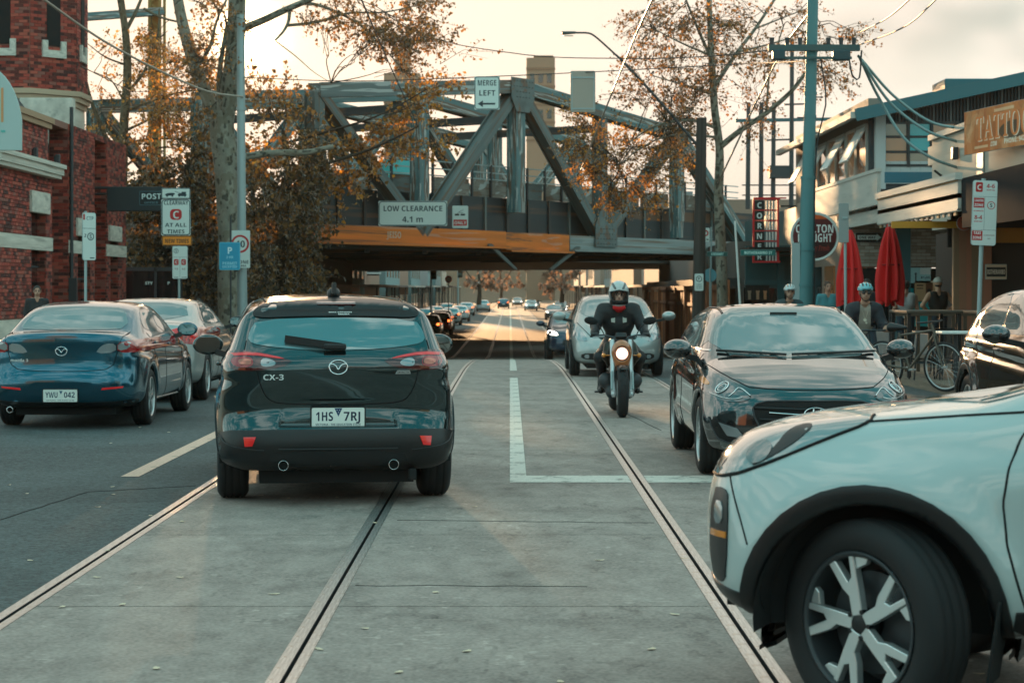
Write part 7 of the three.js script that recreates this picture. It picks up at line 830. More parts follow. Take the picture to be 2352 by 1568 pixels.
{ // CORNER blade sign: six letter boxes in a red frame with white slats
  const Z = 62, x0 = px(1731, Z), x1 = px(1792, Z), y0 = py(459, Z), y1 = py(601, Z), g = thing('corner_sign', 'tall red framed CORNER sign of black letter boxes and white slats', 'sign', [x0, y1, -Z]), W = x1 - x0, H = y0 - y1, red = std(0.62, 0.016, 0.02, 0.5), n = 6;
  add('sign_frame', [box(0.05, H + 0.06, 0.14, 0, H / 2, 0), box(W, 0.05, 0.14, W / 2, H + 0.03, 0), box(W, 0.05, 0.14, W / 2, 0, 0), box(0.06, H, 0.1, W * 0.92, H / 2, 0), box(W * 1.25, 0.04, 0.08, W * 0.62, H + 0.06, -0.05)], red, g);
  'CORNER'.split('').forEach((ch, i) => { const y = H - (i + 0.5) * H / n; add('letter_box', box(W * 0.36, H / n - 0.04, 0.1, W * 0.22, y, 0), M.black, g); const f = sheet(new THREE.PlaneGeometry(W * 0.34, H / n - 0.05), W * 0.34, H / n - 0.05); f.translate(W * 0.22, y, 0.053); add('letter', f, new THREE.MeshStandardMaterial({ map: canvas(64, 64, (c, w, h) => { c.fillStyle = '#0a1012'; c.fillRect(0, 0, w, h); text(c, ch, w / 2, h / 2 + 2, 58, '#dfe9e6'); }), roughness: 0.4 }), g); add('shelf', box(W * 0.9, 0.03, 0.12, W * 0.45, y - H / n / 2, 0), red, g); for (let k = 0; k < 4; k++) add('slat', box(0.04, H / n - 0.06, 0.06, W * (0.5 + k * 0.115), y, 0), M.white, g); });
  add('bracket', [box(0.5, 0.05, 0.05, W + 0.25, H * 0.9, -0.03), box(0.5, 0.05, 0.05, W + 0.25, H * 0.1, -0.03)], M.black, g);
}
{ // far corner pub under the sign
  const b = thing('corner_shop', 'teal painted corner shop with dark posters window behind the slanting white pole', 'building'), Z = 64;
  add('wall', [box(1.75, 1.3, 0.3, px(1762, Z) + 0.2, py(612, Z), -Z), box(0.3, 4, 16, 9.35, 2.2, -Z - 8)], std(0.02, 0.09, 0.1, 0.6), b); add('shop_window', box(1.5, 1.4, 0.1, px(1755, Z) + 0.1, 0.9, -Z + 0.1), darkGlass, b); add('window_head', box(1.8, 0.14, 0.25, px(1762, Z) + 0.2, py(648, Z), -Z + 0.05), tealMetal, b); add('awning', box(2.4, 0.12, 2.5, px(1790, Z), py(575, Z), -Z + 1), M.blackMatt, b); add('teal_pilaster', box(0.22, 2.4, 0.2, px(1792, Z), 1.2, -Z + 0.14), tealMetal, b);
}
const face = (c, w, h, k) => { c.fillStyle = '#0a0d0e'; c.fillRect(0, 0, w, h); c.fillStyle = k; c.beginPath(); c.ellipse(w / 2, h * 0.4, w * 0.26, h * 0.2, 0, 0, 7); c.fill(); c.fillRect(w * 0.3, h * 0.5, w * 0.4, h * 0.5); c.fillStyle = '#20140f'; c.beginPath(); c.ellipse(w / 2, h * 0.24, w * 0.28, h * 0.12, 0, 0, 7); c.fill(); };
[[1722, '#9a8470', 'leftmost'], [1741, '#b98e70', 'middle'], [1758, '#c98a60', 'rightmost']].forEach(([x, k, n]) => poster(n + ' of three dark portrait posters in the teal corner shop window', px(x, 63.6), py(672, 63.6), 63.6, 0.22, 0.42, (c, w, h) => face(c, w, h, k)));
panel('street_sign', 'dark green STEWART ST street name blade on the timber pole', 'sign', px(1648, 60), py(583, 60), 60, 0.62, 0.14, (c, w, h) => { bg(c, w, h, '#0d4a46'); text(c, 'STEWART', w * 0.5, h * 0.52, h * 0.7, '#bfe3dc', { fit: w * 0.6 }); }, { r: 0.01 });
{ const Z = 58, g = panel('street_sign', 'teal BOTHERAMBO ST street name blade on the slanting white pole', 'sign', px(1742, Z), py(580, Z), Z, 1.0, 0.17, (c, w, h) => { bg(c, w, h, '#0e6a66'); text(c, 'BOTHERAMBO ST', w * 0.5, h * 0.52, h * 0.66, '#d5efe8', { fit: w * 0.8 }); }, { r: 0.01 }); add('sign_pole', cyl(0.035, 0.03, V(px(1708, Z) - px(1742, Z), 0.14 + road(Z) - py(580, Z), -0.05), V(px(1689, Z) - px(1742, Z), 0.9, -0.05), 10, true), M.white, g); }
panel('notice_sign', 'small white parking notice low on the dark timber pole', 'sign', px(1606, 59.3), py(648, 59.3), 59.3, 0.26, 0.5, (c, w, h) => { bg(c, w, h, PLATE); c.strokeStyle = INK; c.lineWidth = 10; c.beginPath(); c.arc(w / 2, h * 0.3, 40, 0, 7); c.stroke(); text(c, 'P', w / 2, h * 0.3, 56, INK); for (let i = 0; i < 4; i++) { c.fillStyle = '#6f8283'; c.fillRect(w * 0.2, h * (0.6 + i * 0.08), w * 0.6, 8); } });
{ const Z = 61, g = thing('round_sign', 'teal back of a round traffic sign between the timber pole and the right tree', 'sign', [px(1631, Z), py(632, Z), -Z]); const d = new THREE.CylinderGeometry(0.2, 0.2, 0.012, 28); d.rotateX(Math.PI / 2); add('sign_plate', d, std(0.12, 0.32, 0.38, 0.5, 0.2), g); add('sign_pole', cyl(0.025, 0.025, V(0, -2.2, 0.03), V(0, 0.22, 0.03), 8, true), M.galv, g); }
// ================= left: post sign and banner
{ const Z = 57.5, g = thing('post_sign', 'dark projecting board with POST lettering on the brick building', 'sign', [px(310, Z), py(457, Z), -Z]), w = px(372, Z) - px(246, Z), h = py(430, Z) - py(486, Z); add('board', rbox(w, h, 0.3, 0.02, 0, 0, 0), std(0.02, 0.028, 0.032, 0.6), g); add('support_rod', [cyl(0.04, 0.04, V(-w / 2 - 0.95, h / 2 - 0.03, 0), V(-w / 2, h / 2 - 0.03, 0), 8), cyl(0.025, 0.025, V(-w / 2 - 0.75, h / 2 - 0.2, 0), V(-w / 2, h / 2 - 0.2, 0), 8)], M.darkSteel, g); const f = sheet(new THREE.PlaneGeometry(0.66, 0.4), 0.66, 0.4); f.translate(w / 2 - 0.3, 0.02, 0.153); add('letters', f, new THREE.MeshStandardMaterial({ map: canvas(256, 156, (c, a, b) => { c.fillStyle = '#0b1c22'; c.fillRect(0, 0, a, b); c.strokeStyle = '#4f7e86'; c.lineWidth = 4; c.strokeRect(4, 4, a - 8, b - 8); text(c, 'POST', a / 2, b * 0.38, 84, '#cfdedb', { fit: a * 0.86 }); text(c, 'OFFICE', a / 2, b * 0.82, 30, '#5c8087', { fit: a * 0.6 }); }), roughness: 0.5 }), g); add('lamp', place(new THREE.SphereGeometry(0.1, 10, 8), -w / 2 - 0.6, 0.02, 0.05), M.galv, g); }
{ const Z = 43, s = new THREE.Shape(); s.moveTo(-0.6, 0); s.lineTo(0.0, 0); s.lineTo(0.0, 0.65); s.quadraticCurveTo(-0.1, 1.35, -0.46, 1.66); s.lineTo(-0.6, 1.7); const g = thing('banner_sign', 'pale teal curved shop sign with an orange stripe cut by the left edge', 'sign', [px(50, Z), py(346, Z), -Z], 0.1); add('board', shape2(s, 0.08, 0.01), std(0.4, 0.5, 0.48, 0.6), g); add('orange_stripe', box(0.05, 0.72, 0.01, -0.4, 0.95, 0.092), std(0.6, 0.28, 0.12, 0.6), g); add('green_mark', box(0.09, 0.05, 0.01, -0.38, 0.4, 0.092), std(0.1, 0.4, 0.36, 0.6), g); add('bracket', box(0.06, 2.0, 0.06, -0.7, 0.8, 0.02), M.galv, g); }

// ================= poles, lamps and wires
{ const Z = 57.8, g = thing('steel_pole', 'pale tapered steel tram pole beside the left tree trunk', 'pole', [px(557, Z), 0.14 + road(Z), -Z]); add('pole', [cyl(0.16, 0.13, V(0, 0, 0), V(-0.03, 3.2, 0), 16), cyl(0.125, 0.11, V(-0.03, 3.2, 0), V(-0.06, 9.6, 0), 16)], M.galv, g); add('pole_collar', [cyl(0.15, 0.15, V(-0.03, 3.14, 0), V(-0.03, 3.3, 0), 16, true), cyl(0.14, 0.14, V(-0.04, 6.9, 0), V(-0.04, 7.0, 0), 16, true)], M.galv, g); add('cable_box', rbox(0.12, 0.5, 0.16, 0.03, -0.18, 2.6, 0.02), M.darkSteel, g); }
const Zp = 40, pole = thing('utility_pole', 'thick teal painted utility pole leaning right with a crossarm, behind the black hatchback', 'pole', [px(1846, Zp), 0, -Zp]);
{ const b = V(0, 0.1, 0), t = V(px(1871, Zp) - px(1846, Zp), 8.2, 0), k = (y) => b.clone().lerp(t, (y - 0.1) / 8.1), tp = std(0.07, 0.19, 0.2, 0.5, 0.15);
  add('pole', [cyl(0.165, 0.14, k(0.1), k(3.75), 20), cyl(0.125, 0.1, k(3.75), k(8.2), 20)], tp, pole); add('pole_collar', [[3.7, 0.155], [2.3, 0.168], [1.6, 0.17], [4.9, 0.13], [5.35, 0.128], [6.2, 0.125]].map(([y, r]) => cyl(r, r, k(y), k(y + 0.05), 20, true)), tp, pole);
  const y = py(112, Zp), c = k(y), arm = add('crossarm', [box(1.78, 0.12, 0.12, c.x + 0.02, y, 0.16), box(1.5, 0.05, 0.05, c.x, y - 0.2, 0.2)], std(0.05, 0.09, 0.09, 0.7), pole); add('insulator', [-0.8, -0.5, -0.25, 0.3, 0.55, 0.8].map((d) => cyl(0.035, 0.05, V(c.x + d, y + 0.05, 0.16), V(c.x + d, y + 0.2, 0.16), 8, true)), M.darkSteel, arm).userData.kind = 'stuff'; add('fuse_box', [rbox(0.24, 0.2, 0.2, 0.03, c.x - 0.67, y - 0.14, 0.16)], std(0.015, 0.05, 0.06, 0.5), pole); add('fuse_box', [rbox(0.34, 0.2, 0.2, 0.03, c.x + 0.55, y - 0.15, 0.16)], std(0.015, 0.05, 0.06, 0.5), pole);
  add('drop_cable', [tube([V(c.x + 0.7, y - 0.2, 0.16), V(c.x + 0.78, y - 0.55, 0.16), V(c.x + 0.88, y - 0.62, 0.16), V(c.x + 0.95, y - 0.05, 0.16)], 0.018)], M.wire, pole); add('drop_cable', [tube([V(c.x + 0.16, y - 0.2, 0.1), k(4.9).add(V(0.3, 0.3, 0.1)), k(4.4).add(V(0.14, 0, 0.1)), k(1.2).add(V(0.17, 0, 0.06))], 0.016)], M.wire, pole); add('cable_guard', [cyl(0.05, 0.05, k(0.4).add(V(-0.19, 0, 0.02)), k(2.4).add(V(-0.17, 0, 0.02)), 8), box(0.16, 1.5, 0.1, k(1.6).x - 0.2, 1.7, 0.04)], M.galv, pole); add('step_bolt', [[5.3, 0.25], [4.9, -0.25], [4.6, 0.2], [5.5, -0.2]].map(([yy, d]) => cyl(0.014, 0.014, k(yy), k(yy).add(V(d, 0, 0.02)), 6)), M.darkSteel, pole).userData.kind = 'stuff'; }
{ const Z = 60, g = thing('timber_pole', 'dark timber pole by the right kerb in front of the bridge end', 'pole', [px(1603, Z), road(Z) + 0.1, -Z]); add('pole', cyl(0.2, 0.15, V(0, 0, 0), V(px(1612, Z) - px(1603, Z), py(238, Z), 0), 14, true), new THREE.MeshStandardMaterial({ map: rep(tex(128, 128, (u, v) => { const k = 0.03 + 0.035 * pnoise(u * 24, v * 4, 24, 5); return [k * 1.1, k * 0.95, k * 0.85]; }), 1), roughness: 0.95 }), g); }
{ const Z = 60, g = thing('street_lamp', 'street lamp head on a long slanting arm above the bridge', 'street lamp', [px(1480, Z), py(250, Z), -Z]), o = (x, y) => V(px(x, Z) - px(1480, Z), py(y, Z) - py(250, Z), 0); add('lamp_arm', [tube([o(1612, 345), o(1500, 215), o(1425, 135)], 0.04, 8), tube([o(1426, 136), o(1362, 80), o(1352, 76), o(1322, 75)], 0.028, 8, 30)], M.darkSteel, g); add('lamp_head', nets(smaxf((x, y, z) => smax(Math.abs(x) - 0.22, Math.hypot(y * 1.6, z) - 0.09, 0.06), (x, y, z) => -y - 0.03 + x * 0.1, 0.02), [-0.3, -0.14, -0.14], [0.3, 0.14, 0.14], 0.016).translate(o(1307, 76).x, o(1307, 76).y, 0), std(0.05, 0.07, 0.07, 0.5, 0.2), g); add('lamp_glass', box(0.3, 0.02, 0.12, o(1305, 81).x, o(1305, 82).y, 0), std(0.7, 0.65, 0.5, 0.4), g); }
const wires = (label, list, r, mat = M.wire) => list.forEach(([pts, l]) => tag(add('overhead_wire', tube(pts.map(([x, y, Z]) => P3(x, y, Z)), r, 5, 30), mat), l ?? label, 'wire'));
const wireLight = std(0.4, 0.33, 0.27, 0.5);
wires('', [[[[60, -30, 40], [240, 95, 46], [400, 178, 52], [490, 213, 56], [557, 222, 57.7]], 'thick pale cable sloping down from the top left to the steel pole']], 0.028, wireLight);
wires('', [[[[186, 152, 50], [300, 210, 62]], 'short dark wire from the brick tower into the left tree'], [[[560, -20, 57], [820, -5, 60], [980, 82, 60], [1180, 122, 58], [1430, 134, 52], [1640, 128, 45], [1790, 112, 40]], 'long dark span wire sagging across the sky to the right crossarm'], [[[826, -10, 30], [900, 160, 48], [960, 290, 62]], 'single thin wire dropping steeply before the left half of the bridge'], [[[1972, 104, 40], [2080, 60, 34], [2170, -20, 28]], 'lower of two wires leaving the crossarm to the top right'], [[[1972, 76, 40], [2040, 40, 34], [2110, -20, 28]], 'upper of two wires leaving the crossarm to the top right'], [[[560, 178, 57.7], [800, 186, 57], [1118, 176, 56.05], [1339, 166, 56.05], [1640, 150, 50], [1856, 140, 40.1]], 'thin span wire carrying the hanging road signs']], 0.014);
wires('', [[[[1502, -10, 42], [1440, 130, 55], [1335, 390, 68]], 'thick pale wire falling through the right tree to the bridge'], [[[1866, 20, 40], [1790, 130, 48], [1650, 420, 61]], 'pale stay wire from the teal pole down to the right tree']], 0.026, wireLight);
wires('', [[[[1972, 128, 40], [2060, 225, 41], [2140, 280, 41], [2215, 296, 41.2]], 'upper service cable from the crossarm to the tattoo shop wall'], [[[1974, 130, 40], [2050, 240, 41], [2130, 300, 41], [2200, 325, 41.2]], 'middle service cable from the crossarm to the tattoo shop wall'], [[[1976, 134, 40], [2020, 225, 41], [2080, 320, 41], [2140, 362, 41], [2200, 385, 41.2]], 'lowest service cable looping to the tattoo shop bracket']], 0.03, std(0.2, 0.3, 0.3, 0.5));
wires('', [[[[1171 - 345, 590, 1.2 * 100], [1171 - 20, 600, 100], [1171 + 100, 604, 112]], 'tram contact wire just below the bridge soffit']], 0.02);
// railway masts right and left behind the bridge
{ const g = thing('rail_gantry', 'thin railway masts and beam seen through the right tree', 'gantry', [0, 0, 0]), Z = 100; for (const x of [1718, 1748, 1776, 1818]) add('mast', cyl(0.12, 0.1, P3(x, 480, Z), P3(x + 2, x === 1818 ? 90 : 235, Z), 8), M.darkSteel, g); add('gantry_beam', beam(P3(1690, 277, Z), P3(2010, 272, Z), 0.16, 0.16), tealMetal, g); add('rail', [beam(P3(1705, 425, Z), P3(1830, 425, Z), 0.06, 0.06), beam(P3(1705, 448, Z), P3(1830, 448, Z), 0.06, 0.06)], M.darkSteel, g); add('signal_box', box(1, 0.6, 0.8, px(1790, Z), py(395, Z), -Z), M.darkSteel, g); add('signal_arm', [beam(P3(1800, 240, Z), P3(1870, 238, Z), 0.08, 0.1), beam(P3(1760, 322, Z), P3(1815, 320, Z), 0.08, 0.1)], M.darkSteel, g); }
{ const g = thing('lattice_mast', 'sunlit ochre lattice railway mast behind the left trees', 'gantry', [0, 0, 0]), Z = 96, m = std(0.3, 0.17, 0.05, 0.7, 0.1), ml = [[341, 367], [374, 380]]; add('mast_leg', [beam(P3(343, 520, Z), P3(343, -40, Z), 0.14, 0.14), beam(P3(366, 520, Z), P3(366, -40, Z), 0.14, 0.14)], m, g); for (let i = 0; i < 14; i++) add('lattice_bar', beam(P3(343, 500 - i * 38, Z), P3(366, 481 - i * 38, Z), 0.1, 0.05), m, g); for (let i = 0; i < 14; i++) add('lattice_bar', beam(P3(366, 481 - i * 38, Z), P3(343, 462 - i * 38, Z), 0.1, 0.05), m, g); add('mast_web', beam(P3(354, 520, Z + 0.2), P3(354, -40, Z + 0.2), 0.42, 0.03), m, g); add('side_mast', beam(P3(377, 520, Z), P3(377, -40, Z), 0.12, 0.12), m, g); add('gantry_beam', beam(P3(150, 42, Z - 4), P3(372, 26, Z), 0.34, 0.3), steelTeal, g); }
// ================= parasols, bar tables and stools, parked bicycle
{ const Z = 44.5, g = thing('parasol', 'closed red parasol on the left, beside the grey sign post', 'parasol', [px(1953, Z), 0.14, -Z]), red = phys(0.68, 0.014, 0.014, 0.75, 0, { sheen: 0.4 });
  const pos = [], idx = [], n = 72, m = 16, H = py(528, Z) - 0.14, H0 = py(690, Z) - 0.14; for (let j = 0; j <= m; j++) for (let i = 0; i <= n; i++) { const t = j / m, a = i / n * 6.283, f = Math.cos(a * 8 + 0.7 * Math.sin(t * 3)), r = (0.05 + 0.23 * Math.pow(t, 0.7) * (t > 0.72 ? 1 - (t - 0.72) * 0.9 : 1)) * (1 + 0.34 * f * smooth(0, 0.3, t)), hem = t > 0.8 ? 0.14 * (Math.cos(a * 4) * 0.5 + 0.5) * (t - 0.8) * 5 : 0; pos.push(Math.cos(a) * r, mix(H, H0, t) - hem, Math.sin(a) * r); if (j && i) { const q = j * (n + 1) + i; idx.push(q - n - 2, q - n - 1, q, q - n - 2, q, q - 1); } }
  const gm = new THREE.BufferGeometry(); gm.setAttribute('position', new THREE.Float32BufferAttribute(pos, 3)); gm.setIndex(idx); gm.computeVertexNormals(); red.side = THREE.DoubleSide; add('canopy', gm, red, g); add('pole', cyl(0.025, 0.025, V(0, 0, 0), V(0, H + 0.06, 0), 10, true), M.darkSteel, g); add('base', cyl(0.28, 0.26, V(0, 0, 0), V(0, 0.08, 0), 20, true), M.darkSteel, g); add('tie_strap', lathe([[0.2, -0.015], [0.215, -0.015], [0.215, 0.015], [0.2, 0.015]], 20).rotateZ(Math.PI / 2).translate(0, mix(H, H0, 0.55), 0), std(0.3, 0.01, 0.01, 0.8), g);
  const k = copy(g, 'closed red parasol on the right, overlapping the awning corner', [px(2045, 42), 0.14, -42], 1.1); k.scale.set(1, 1.03, 1); }
{ const wood = std(0.07, 0.05, 0.035, 0.6), g = thing('bar_table', 'leftmost dark high bar table on the right footpath', 'table', [6.75, 0.14, -33.2]); add('table_top', rbox(0.9, 0.05, 1.5, 0.015, 0, 1.04, 0), wood, g); for (const [x, z] of [[-0.4, 0.68], [0.4, 0.68], [-0.4, -0.68], [0.4, -0.68]]) add('leg', rbox(0.06, 1.02, 0.06, 0.01, x, 0.51, z), M.black, g); add('foot_rail', [box(0.72, 0.03, 0.03, 0, 0.25, 0.68), box(0.72, 0.03, 0.03, 0, 0.25, -0.68), box(0.03, 0.03, 1.3, -0.4, 0.25, 0), box(0.03, 0.03, 1.3, 0.4, 0.25, 0)], M.black, g);
  copy(g, 'middle dark high bar table on the right footpath', [7.75, 0.14, -32.8], 0.04); copy(g, 'rightmost dark high bar table, behind the parked bicycle', [8.0, 0.14, -30.6], -0.05);
  const s = thing('bar_stool', 'slim black bar stool', 'stool', [6.5, 0.14, -32]); add('seat', rbox(0.34, 0.04, 0.34, 0.02, 0, 0.74, 0), M.black, s); for (const [x, z] of [[-1, 1], [1, 1], [-1, -1], [1, -1]]) add('leg', cyl(0.014, 0.014, V(x * 0.13, 0.73, z * 0.13), V(x * 0.2, 0, z * 0.2), 8, true), M.black, s); add('foot_ring', [-1, 1].flatMap((k) => [box(0.34, 0.016, 0.016, 0, 0.26, k * 0.17), box(0.016, 0.016, 0.34, k * 0.17, 0.26, 0)]), M.darkSteel, s);
  s.userData.label = 'slim black bar stool nearest the cyclist with sunglasses'; s.position.set(6.45, 0.14, -31.8);
  [[6.9, -31.9, 'second slim black bar stool from the cyclist'], [7.35, -31.6, 'third slim black bar stool in front of the bar tables'], [7.6, -31.0, 'fourth slim black bar stool in front of the bar tables'], [7.2, -33.9, 'slim black bar stool behind the leftmost bar table'], [8.2, -32.1, 'slim black bar stool between the middle and rightmost tables'], [7.1, -30.2, 'slim black bar stool closest to the parked bicycle']].forEach(([x, z, l], i) => copy(s, l, [x, 0.14, z], i * 0.4));
  const w = thing('side_table', 'small white topped table beside the black parked car', 'table', [px(2196, 28.5), 0.14, -28.5]); add('table_top', rbox(0.5, 0.035, 0.6, 0.01, 0, 0.8, 0), M.white, w); add('pedestal', [cyl(0.03, 0.03, V(0, 0, 0), V(0, 0.78, 0), 10), cyl(0.2, 0.19, V(0, 0, 0), V(0, 0.03, 0), 18, true)], M.darkSteel, w);
  const bk = thing('bicycle', 'bicycle parked on the footpath, one wheel showing left of the black car', 'bicycle', [px(2172, 28), 0.14, -28], 0.75); bicycle(bk, std(0.12, 0.1, 0.08, 0.4, 0.4)); bk.rotation.z = 0.06; }
// a low timber rail behind the tables
{ const g = thing('timber_screen', 'dark slatted timber screen along the footpath behind the bar tables', 'fence', [0, 0, 0]), w = std(0.09, 0.06, 0.04, 0.8); for (let i = 0; i < 16; i++) add('slat', box(0.06, 0.95, 0.03, 6.75 + i * 0.2, 0.62, -34.8), w, g); add('top_rail', box(3.3, 0.06, 0.08, 8.2, 1.12, -34.8), w, g); }
{ // dark shopfront left of the ivy
  const Z = 63.2, b = thing('glazed_shop', 'dark glazed shopfront with broken white lettering under the POST board', 'shopfront', [px(350, Z), 0.14 + road(Z), -Z]), y0 = 0.14 + road(Z); add('glass_panel', box(1.7, 2.6, 0.12, 0, 1.3, 0), darkGlass, b); add('door_frame', [box(0.09, 2.7, 0.16, -0.86, 1.35, 0.02), box(0.07, 2.7, 0.16, 0.1, 1.35, 0.02), box(0.09, 2.7, 0.16, 0.86, 1.35, 0.02), box(1.8, 0.12, 0.16, 0, 2.66, 0.02)], M.darkSteel, b); const f = sheet(new THREE.PlaneGeometry(0.9, 0.16), 0.9, 0.16); f.translate(px(362, Z) - px(350, Z), py(650, Z) - y0, 0.066); add('window_letters', f, new THREE.MeshStandardMaterial({ map: canvas(256, 48, (c, w, h) => { c.clearRect(0, 0, w, h); text(c, 'STY', w * 0.2, h / 2, 40, '#cfe0da'); text(c, 'P', w * 0.88, h / 2, 40, '#cfe0da'); }), transparent: true, roughness: 0.5 }), b); }
// ================= trees and ivy
const leafGeo = (() => { const g = new THREE.BufferGeometry(); g.setAttribute('position', new THREE.Float32BufferAttribute([0, 0, 0, -0.42, 0.4, 0.1, 0, 0.5, 0, 0.42, 0.4, 0.1, -0.2, 0.85, 0.02, 0.2, 0.85, 0.02, 0, 1.1, -0.08], 3)); g.setIndex([0, 2, 1, 0, 3, 2, 1, 2, 4, 2, 3, 5, 2, 6, 4, 2, 5, 6]); g.computeVertexNormals(); return g; })();
const leafMat = new THREE.MeshPhysicalMaterial({ color: 0xffffff, roughness: 0.95, transmission: 0.6, thickness: 0, side: THREE.DoubleSide });
const barkT = tex(256, 512, (u, v) => { const p = pfbm(u, v, 5, 4, 71), q = smooth(0.5, 0.56, pfbm(u, v, 7, 3, 74)), d = smooth(0.62, 0.68, pfbm(u, v, 12, 2, 79)), k = 0.24 + 0.2 * (p - 0.5); return [mix(k * 1.08, 0.16, q * 0.6) * (1 - 0.65 * d), mix(k, 0.13, q * 0.6) * (1 - 0.65 * d), mix(k * 0.8, 0.09, q * 0.6) * (1 - 0.65 * d)]; });
const bark = new THREE.MeshStandardMaterial({ map: rep(barkT, 0.6), roughness: 0.95, bumpMap: rep(tex(256, 256, (u, v) => { const k = pfbm(u, v, 10, 4, 8); return [k, k, k]; }, false), 0.6), bumpScale: 0.02 }), darkBark = std(0.05, 0.038, 0.028, 0.95);
function limb(pts, r0, r1, n = 10, wob = 0.06, seed = 1) {          // a tapered, slightly knotted limb along pts
  const c = new THREE.CatmullRomCurve3(pts), m = Math.max(6, Math.ceil(c.getLength() / 0.22)), fr = c.computeFrenetFrames(m), pos = [], uv = [], idx = []; let L = 0;
  for (let j = 0; j <= m; j++) { const t = j / m, p = c.getPointAt(t), r = mix(r0, r1, t); for (let i = 0; i <= n; i++) { const a = (i % n) / n * 6.2832, k = r * (1 + wob * 2.4 * (vnoise(Math.cos(a) * 1.4 + seed, Math.sin(a) * 1.4 + 5, L * 1.1) - 0.5)), q = p.clone().addScaledVector(fr.normals[j], Math.cos(a) * k).addScaledVector(fr.binormals[j], Math.sin(a) * k); pos.push(q.x, q.y, q.z); uv.push(i / n * Math.max(1, Math.round(r * 6.3 * 1.5)), L); if (j && i) { const o = j * (n + 1) + i; idx.push(o - n - 2, o - n - 1, o, o - n - 2, o, o - 1); } } L += c.getLength() / m; }
  const g = new THREE.BufferGeometry(); g.setAttribute('position', new THREE.Float32BufferAttribute(pos, 3)); g.setAttribute('uv', new THREE.Float32BufferAttribute(uv, 2)); g.setIndex(idx); g.computeVertexNormals(); return g;
}
function tree(name, label, cat, { dens = 1, Z, trunk, limbs = [], clusters = [], tones, seed, size = 0.12, mat = bark, twigsPer = 1, mass = false, group }) {
  const r = rng(seed), base = P3(trunk[0][0], trunk[0][1], Z), g = thing(name, label, cat, [0, 0, 0], 0, group), pts = (l, dz = 0) => l.map(([x, y, d], i) => P3(x, y, Z + (d ?? 0) + dz * i / l.length));
  g.position.set(base.x, 0.1 + road(Z), base.z); const sh = g.position.clone().negate(), loc = (geo) => geo.translate(sh.x, sh.y, sh.z);
  add('trunk', loc(limb(pts(trunk.map(([x, y]) => [x, y])), trunk[0][2], trunk[trunk.length - 1][2], 14, 0.09, seed)), mat, g);
  const joints = [];
  limbs.forEach(([l, r0, r1], i) => { const p = pts(l, (i % 2 ? 1 : -1) * 1.2); add('limb', loc(limb(p, r0, r1, 8, 0.08, seed + i)), mat, g); const c = new THREE.CatmullRomCurve3(p); for (let k = 1; k <= 10; k++) joints.push(c.getPointAt(k / 10)); });
  pts(trunk).forEach((p) => joints.push(p));
  const m = [], col = [], tw = [], d = new THREE.Object3D(), C = new THREE.Color();
  for (let [x, y, rx, ry, n, dz = 0, spread = 1.2, tone = null] of clusters) {
    n = Math.round(n * dens);
    const c = P3(x, y, Z + dz), RX = rx * Z / F, RY = ry * Z / F; let near = joints[0]; for (const j of joints) if (j.distanceToSquared(c) < near.distanceToSquared(c)) near = j;
    const mid = near.clone().lerp(c, 0.5).add(V((r() - 0.5) * 0.3, (r() - 0.3) * 0.4, (r() - 0.5) * 0.3)); if (near.distanceTo(c) < 1.5 || n > 60) tw.push(limb([near, near.clone().lerp(mid, 0.5).add(V((r() - 0.5) * 0.3, r() * 0.25, 0)), mid, mid.clone().lerp(c, 0.5).add(V((r() - 0.5) * 0.3, (r() - 0.5) * 0.3, 0)), c], 0.018, 0.006, 4, 0, 1));
    const twigs = Math.max(2, Math.round(n / 14) * twigsPer);
    for (let q = 0; q < twigs; q++) {
      const a = r() * 6.283, b = Math.acos(2 * r() - 1), k = Math.cbrt(r()), s = c.clone().add(V(Math.sin(b) * Math.cos(a) * RX * k, Math.cos(b) * RY * k, Math.sin(b) * Math.sin(a) * spread * k)), dir = s.clone().sub(mid).normalize().add(V((r() - 0.5) * 0.9, (r() - 0.62) * 0.9, (r() - 0.5) * 0.9)).normalize(), L = 0.35 + r() * 0.7, e = s.clone().addScaledVector(dir, L);
      if (!mass || q % 3 === 0) tw.push(q % 3 ? cyl(0.007, 0.004, s.clone().lerp(c, q % 2 ? 0.5 : 0.2), e, 3) : limb([near.clone().lerp(c, 0.45 + 0.5 * r()).add(V((r() - 0.5) * 0.2, (r() - 0.5) * 0.2, 0)), c.clone().lerp(s, 0.6).add(V(0, 0.05, 0)), s, e], 0.011, 0.004, 3, 0, 1));
      for (let w = 0; w < n / twigs; w++) { const p = s.clone().addScaledVector(dir, L * r()).add(V((r() - 0.5) * 0.16, (r() - 0.5) * 0.16, (r() - 0.5) * 0.16)); d.position.copy(p).add(sh); d.rotation.set(r() * 6.3, r() * 6.3, r() * 6.3); d.scale.setScalar(size * (0.55 + 0.8 * r())); d.updateMatrix(); m.push(d.matrix.clone()); const t = (tone ?? tones)[Math.floor(r() * (tone ?? tones).length)], v = 0.7 + 0.6 * r(); col.push(C.clone().setRGB(t[0] * v, t[1] * v, t[2] * v)); }
    }
  }
  if (tw.length) { const q = add('twigs', loc(merge(tw)), darkBark, g); q.userData.kind = 'stuff'; }
  if (m.length) { const im = new THREE.InstancedMesh(leafGeo, leafMat, m.length); m.forEach((k, i) => { im.setMatrixAt(i, k); im.setColorAt(i, col[i]); }); im.name = 'crown'; im.userData.kind = 'stuff'; im.castShadow = true; g.add(im); }
  return g;
}
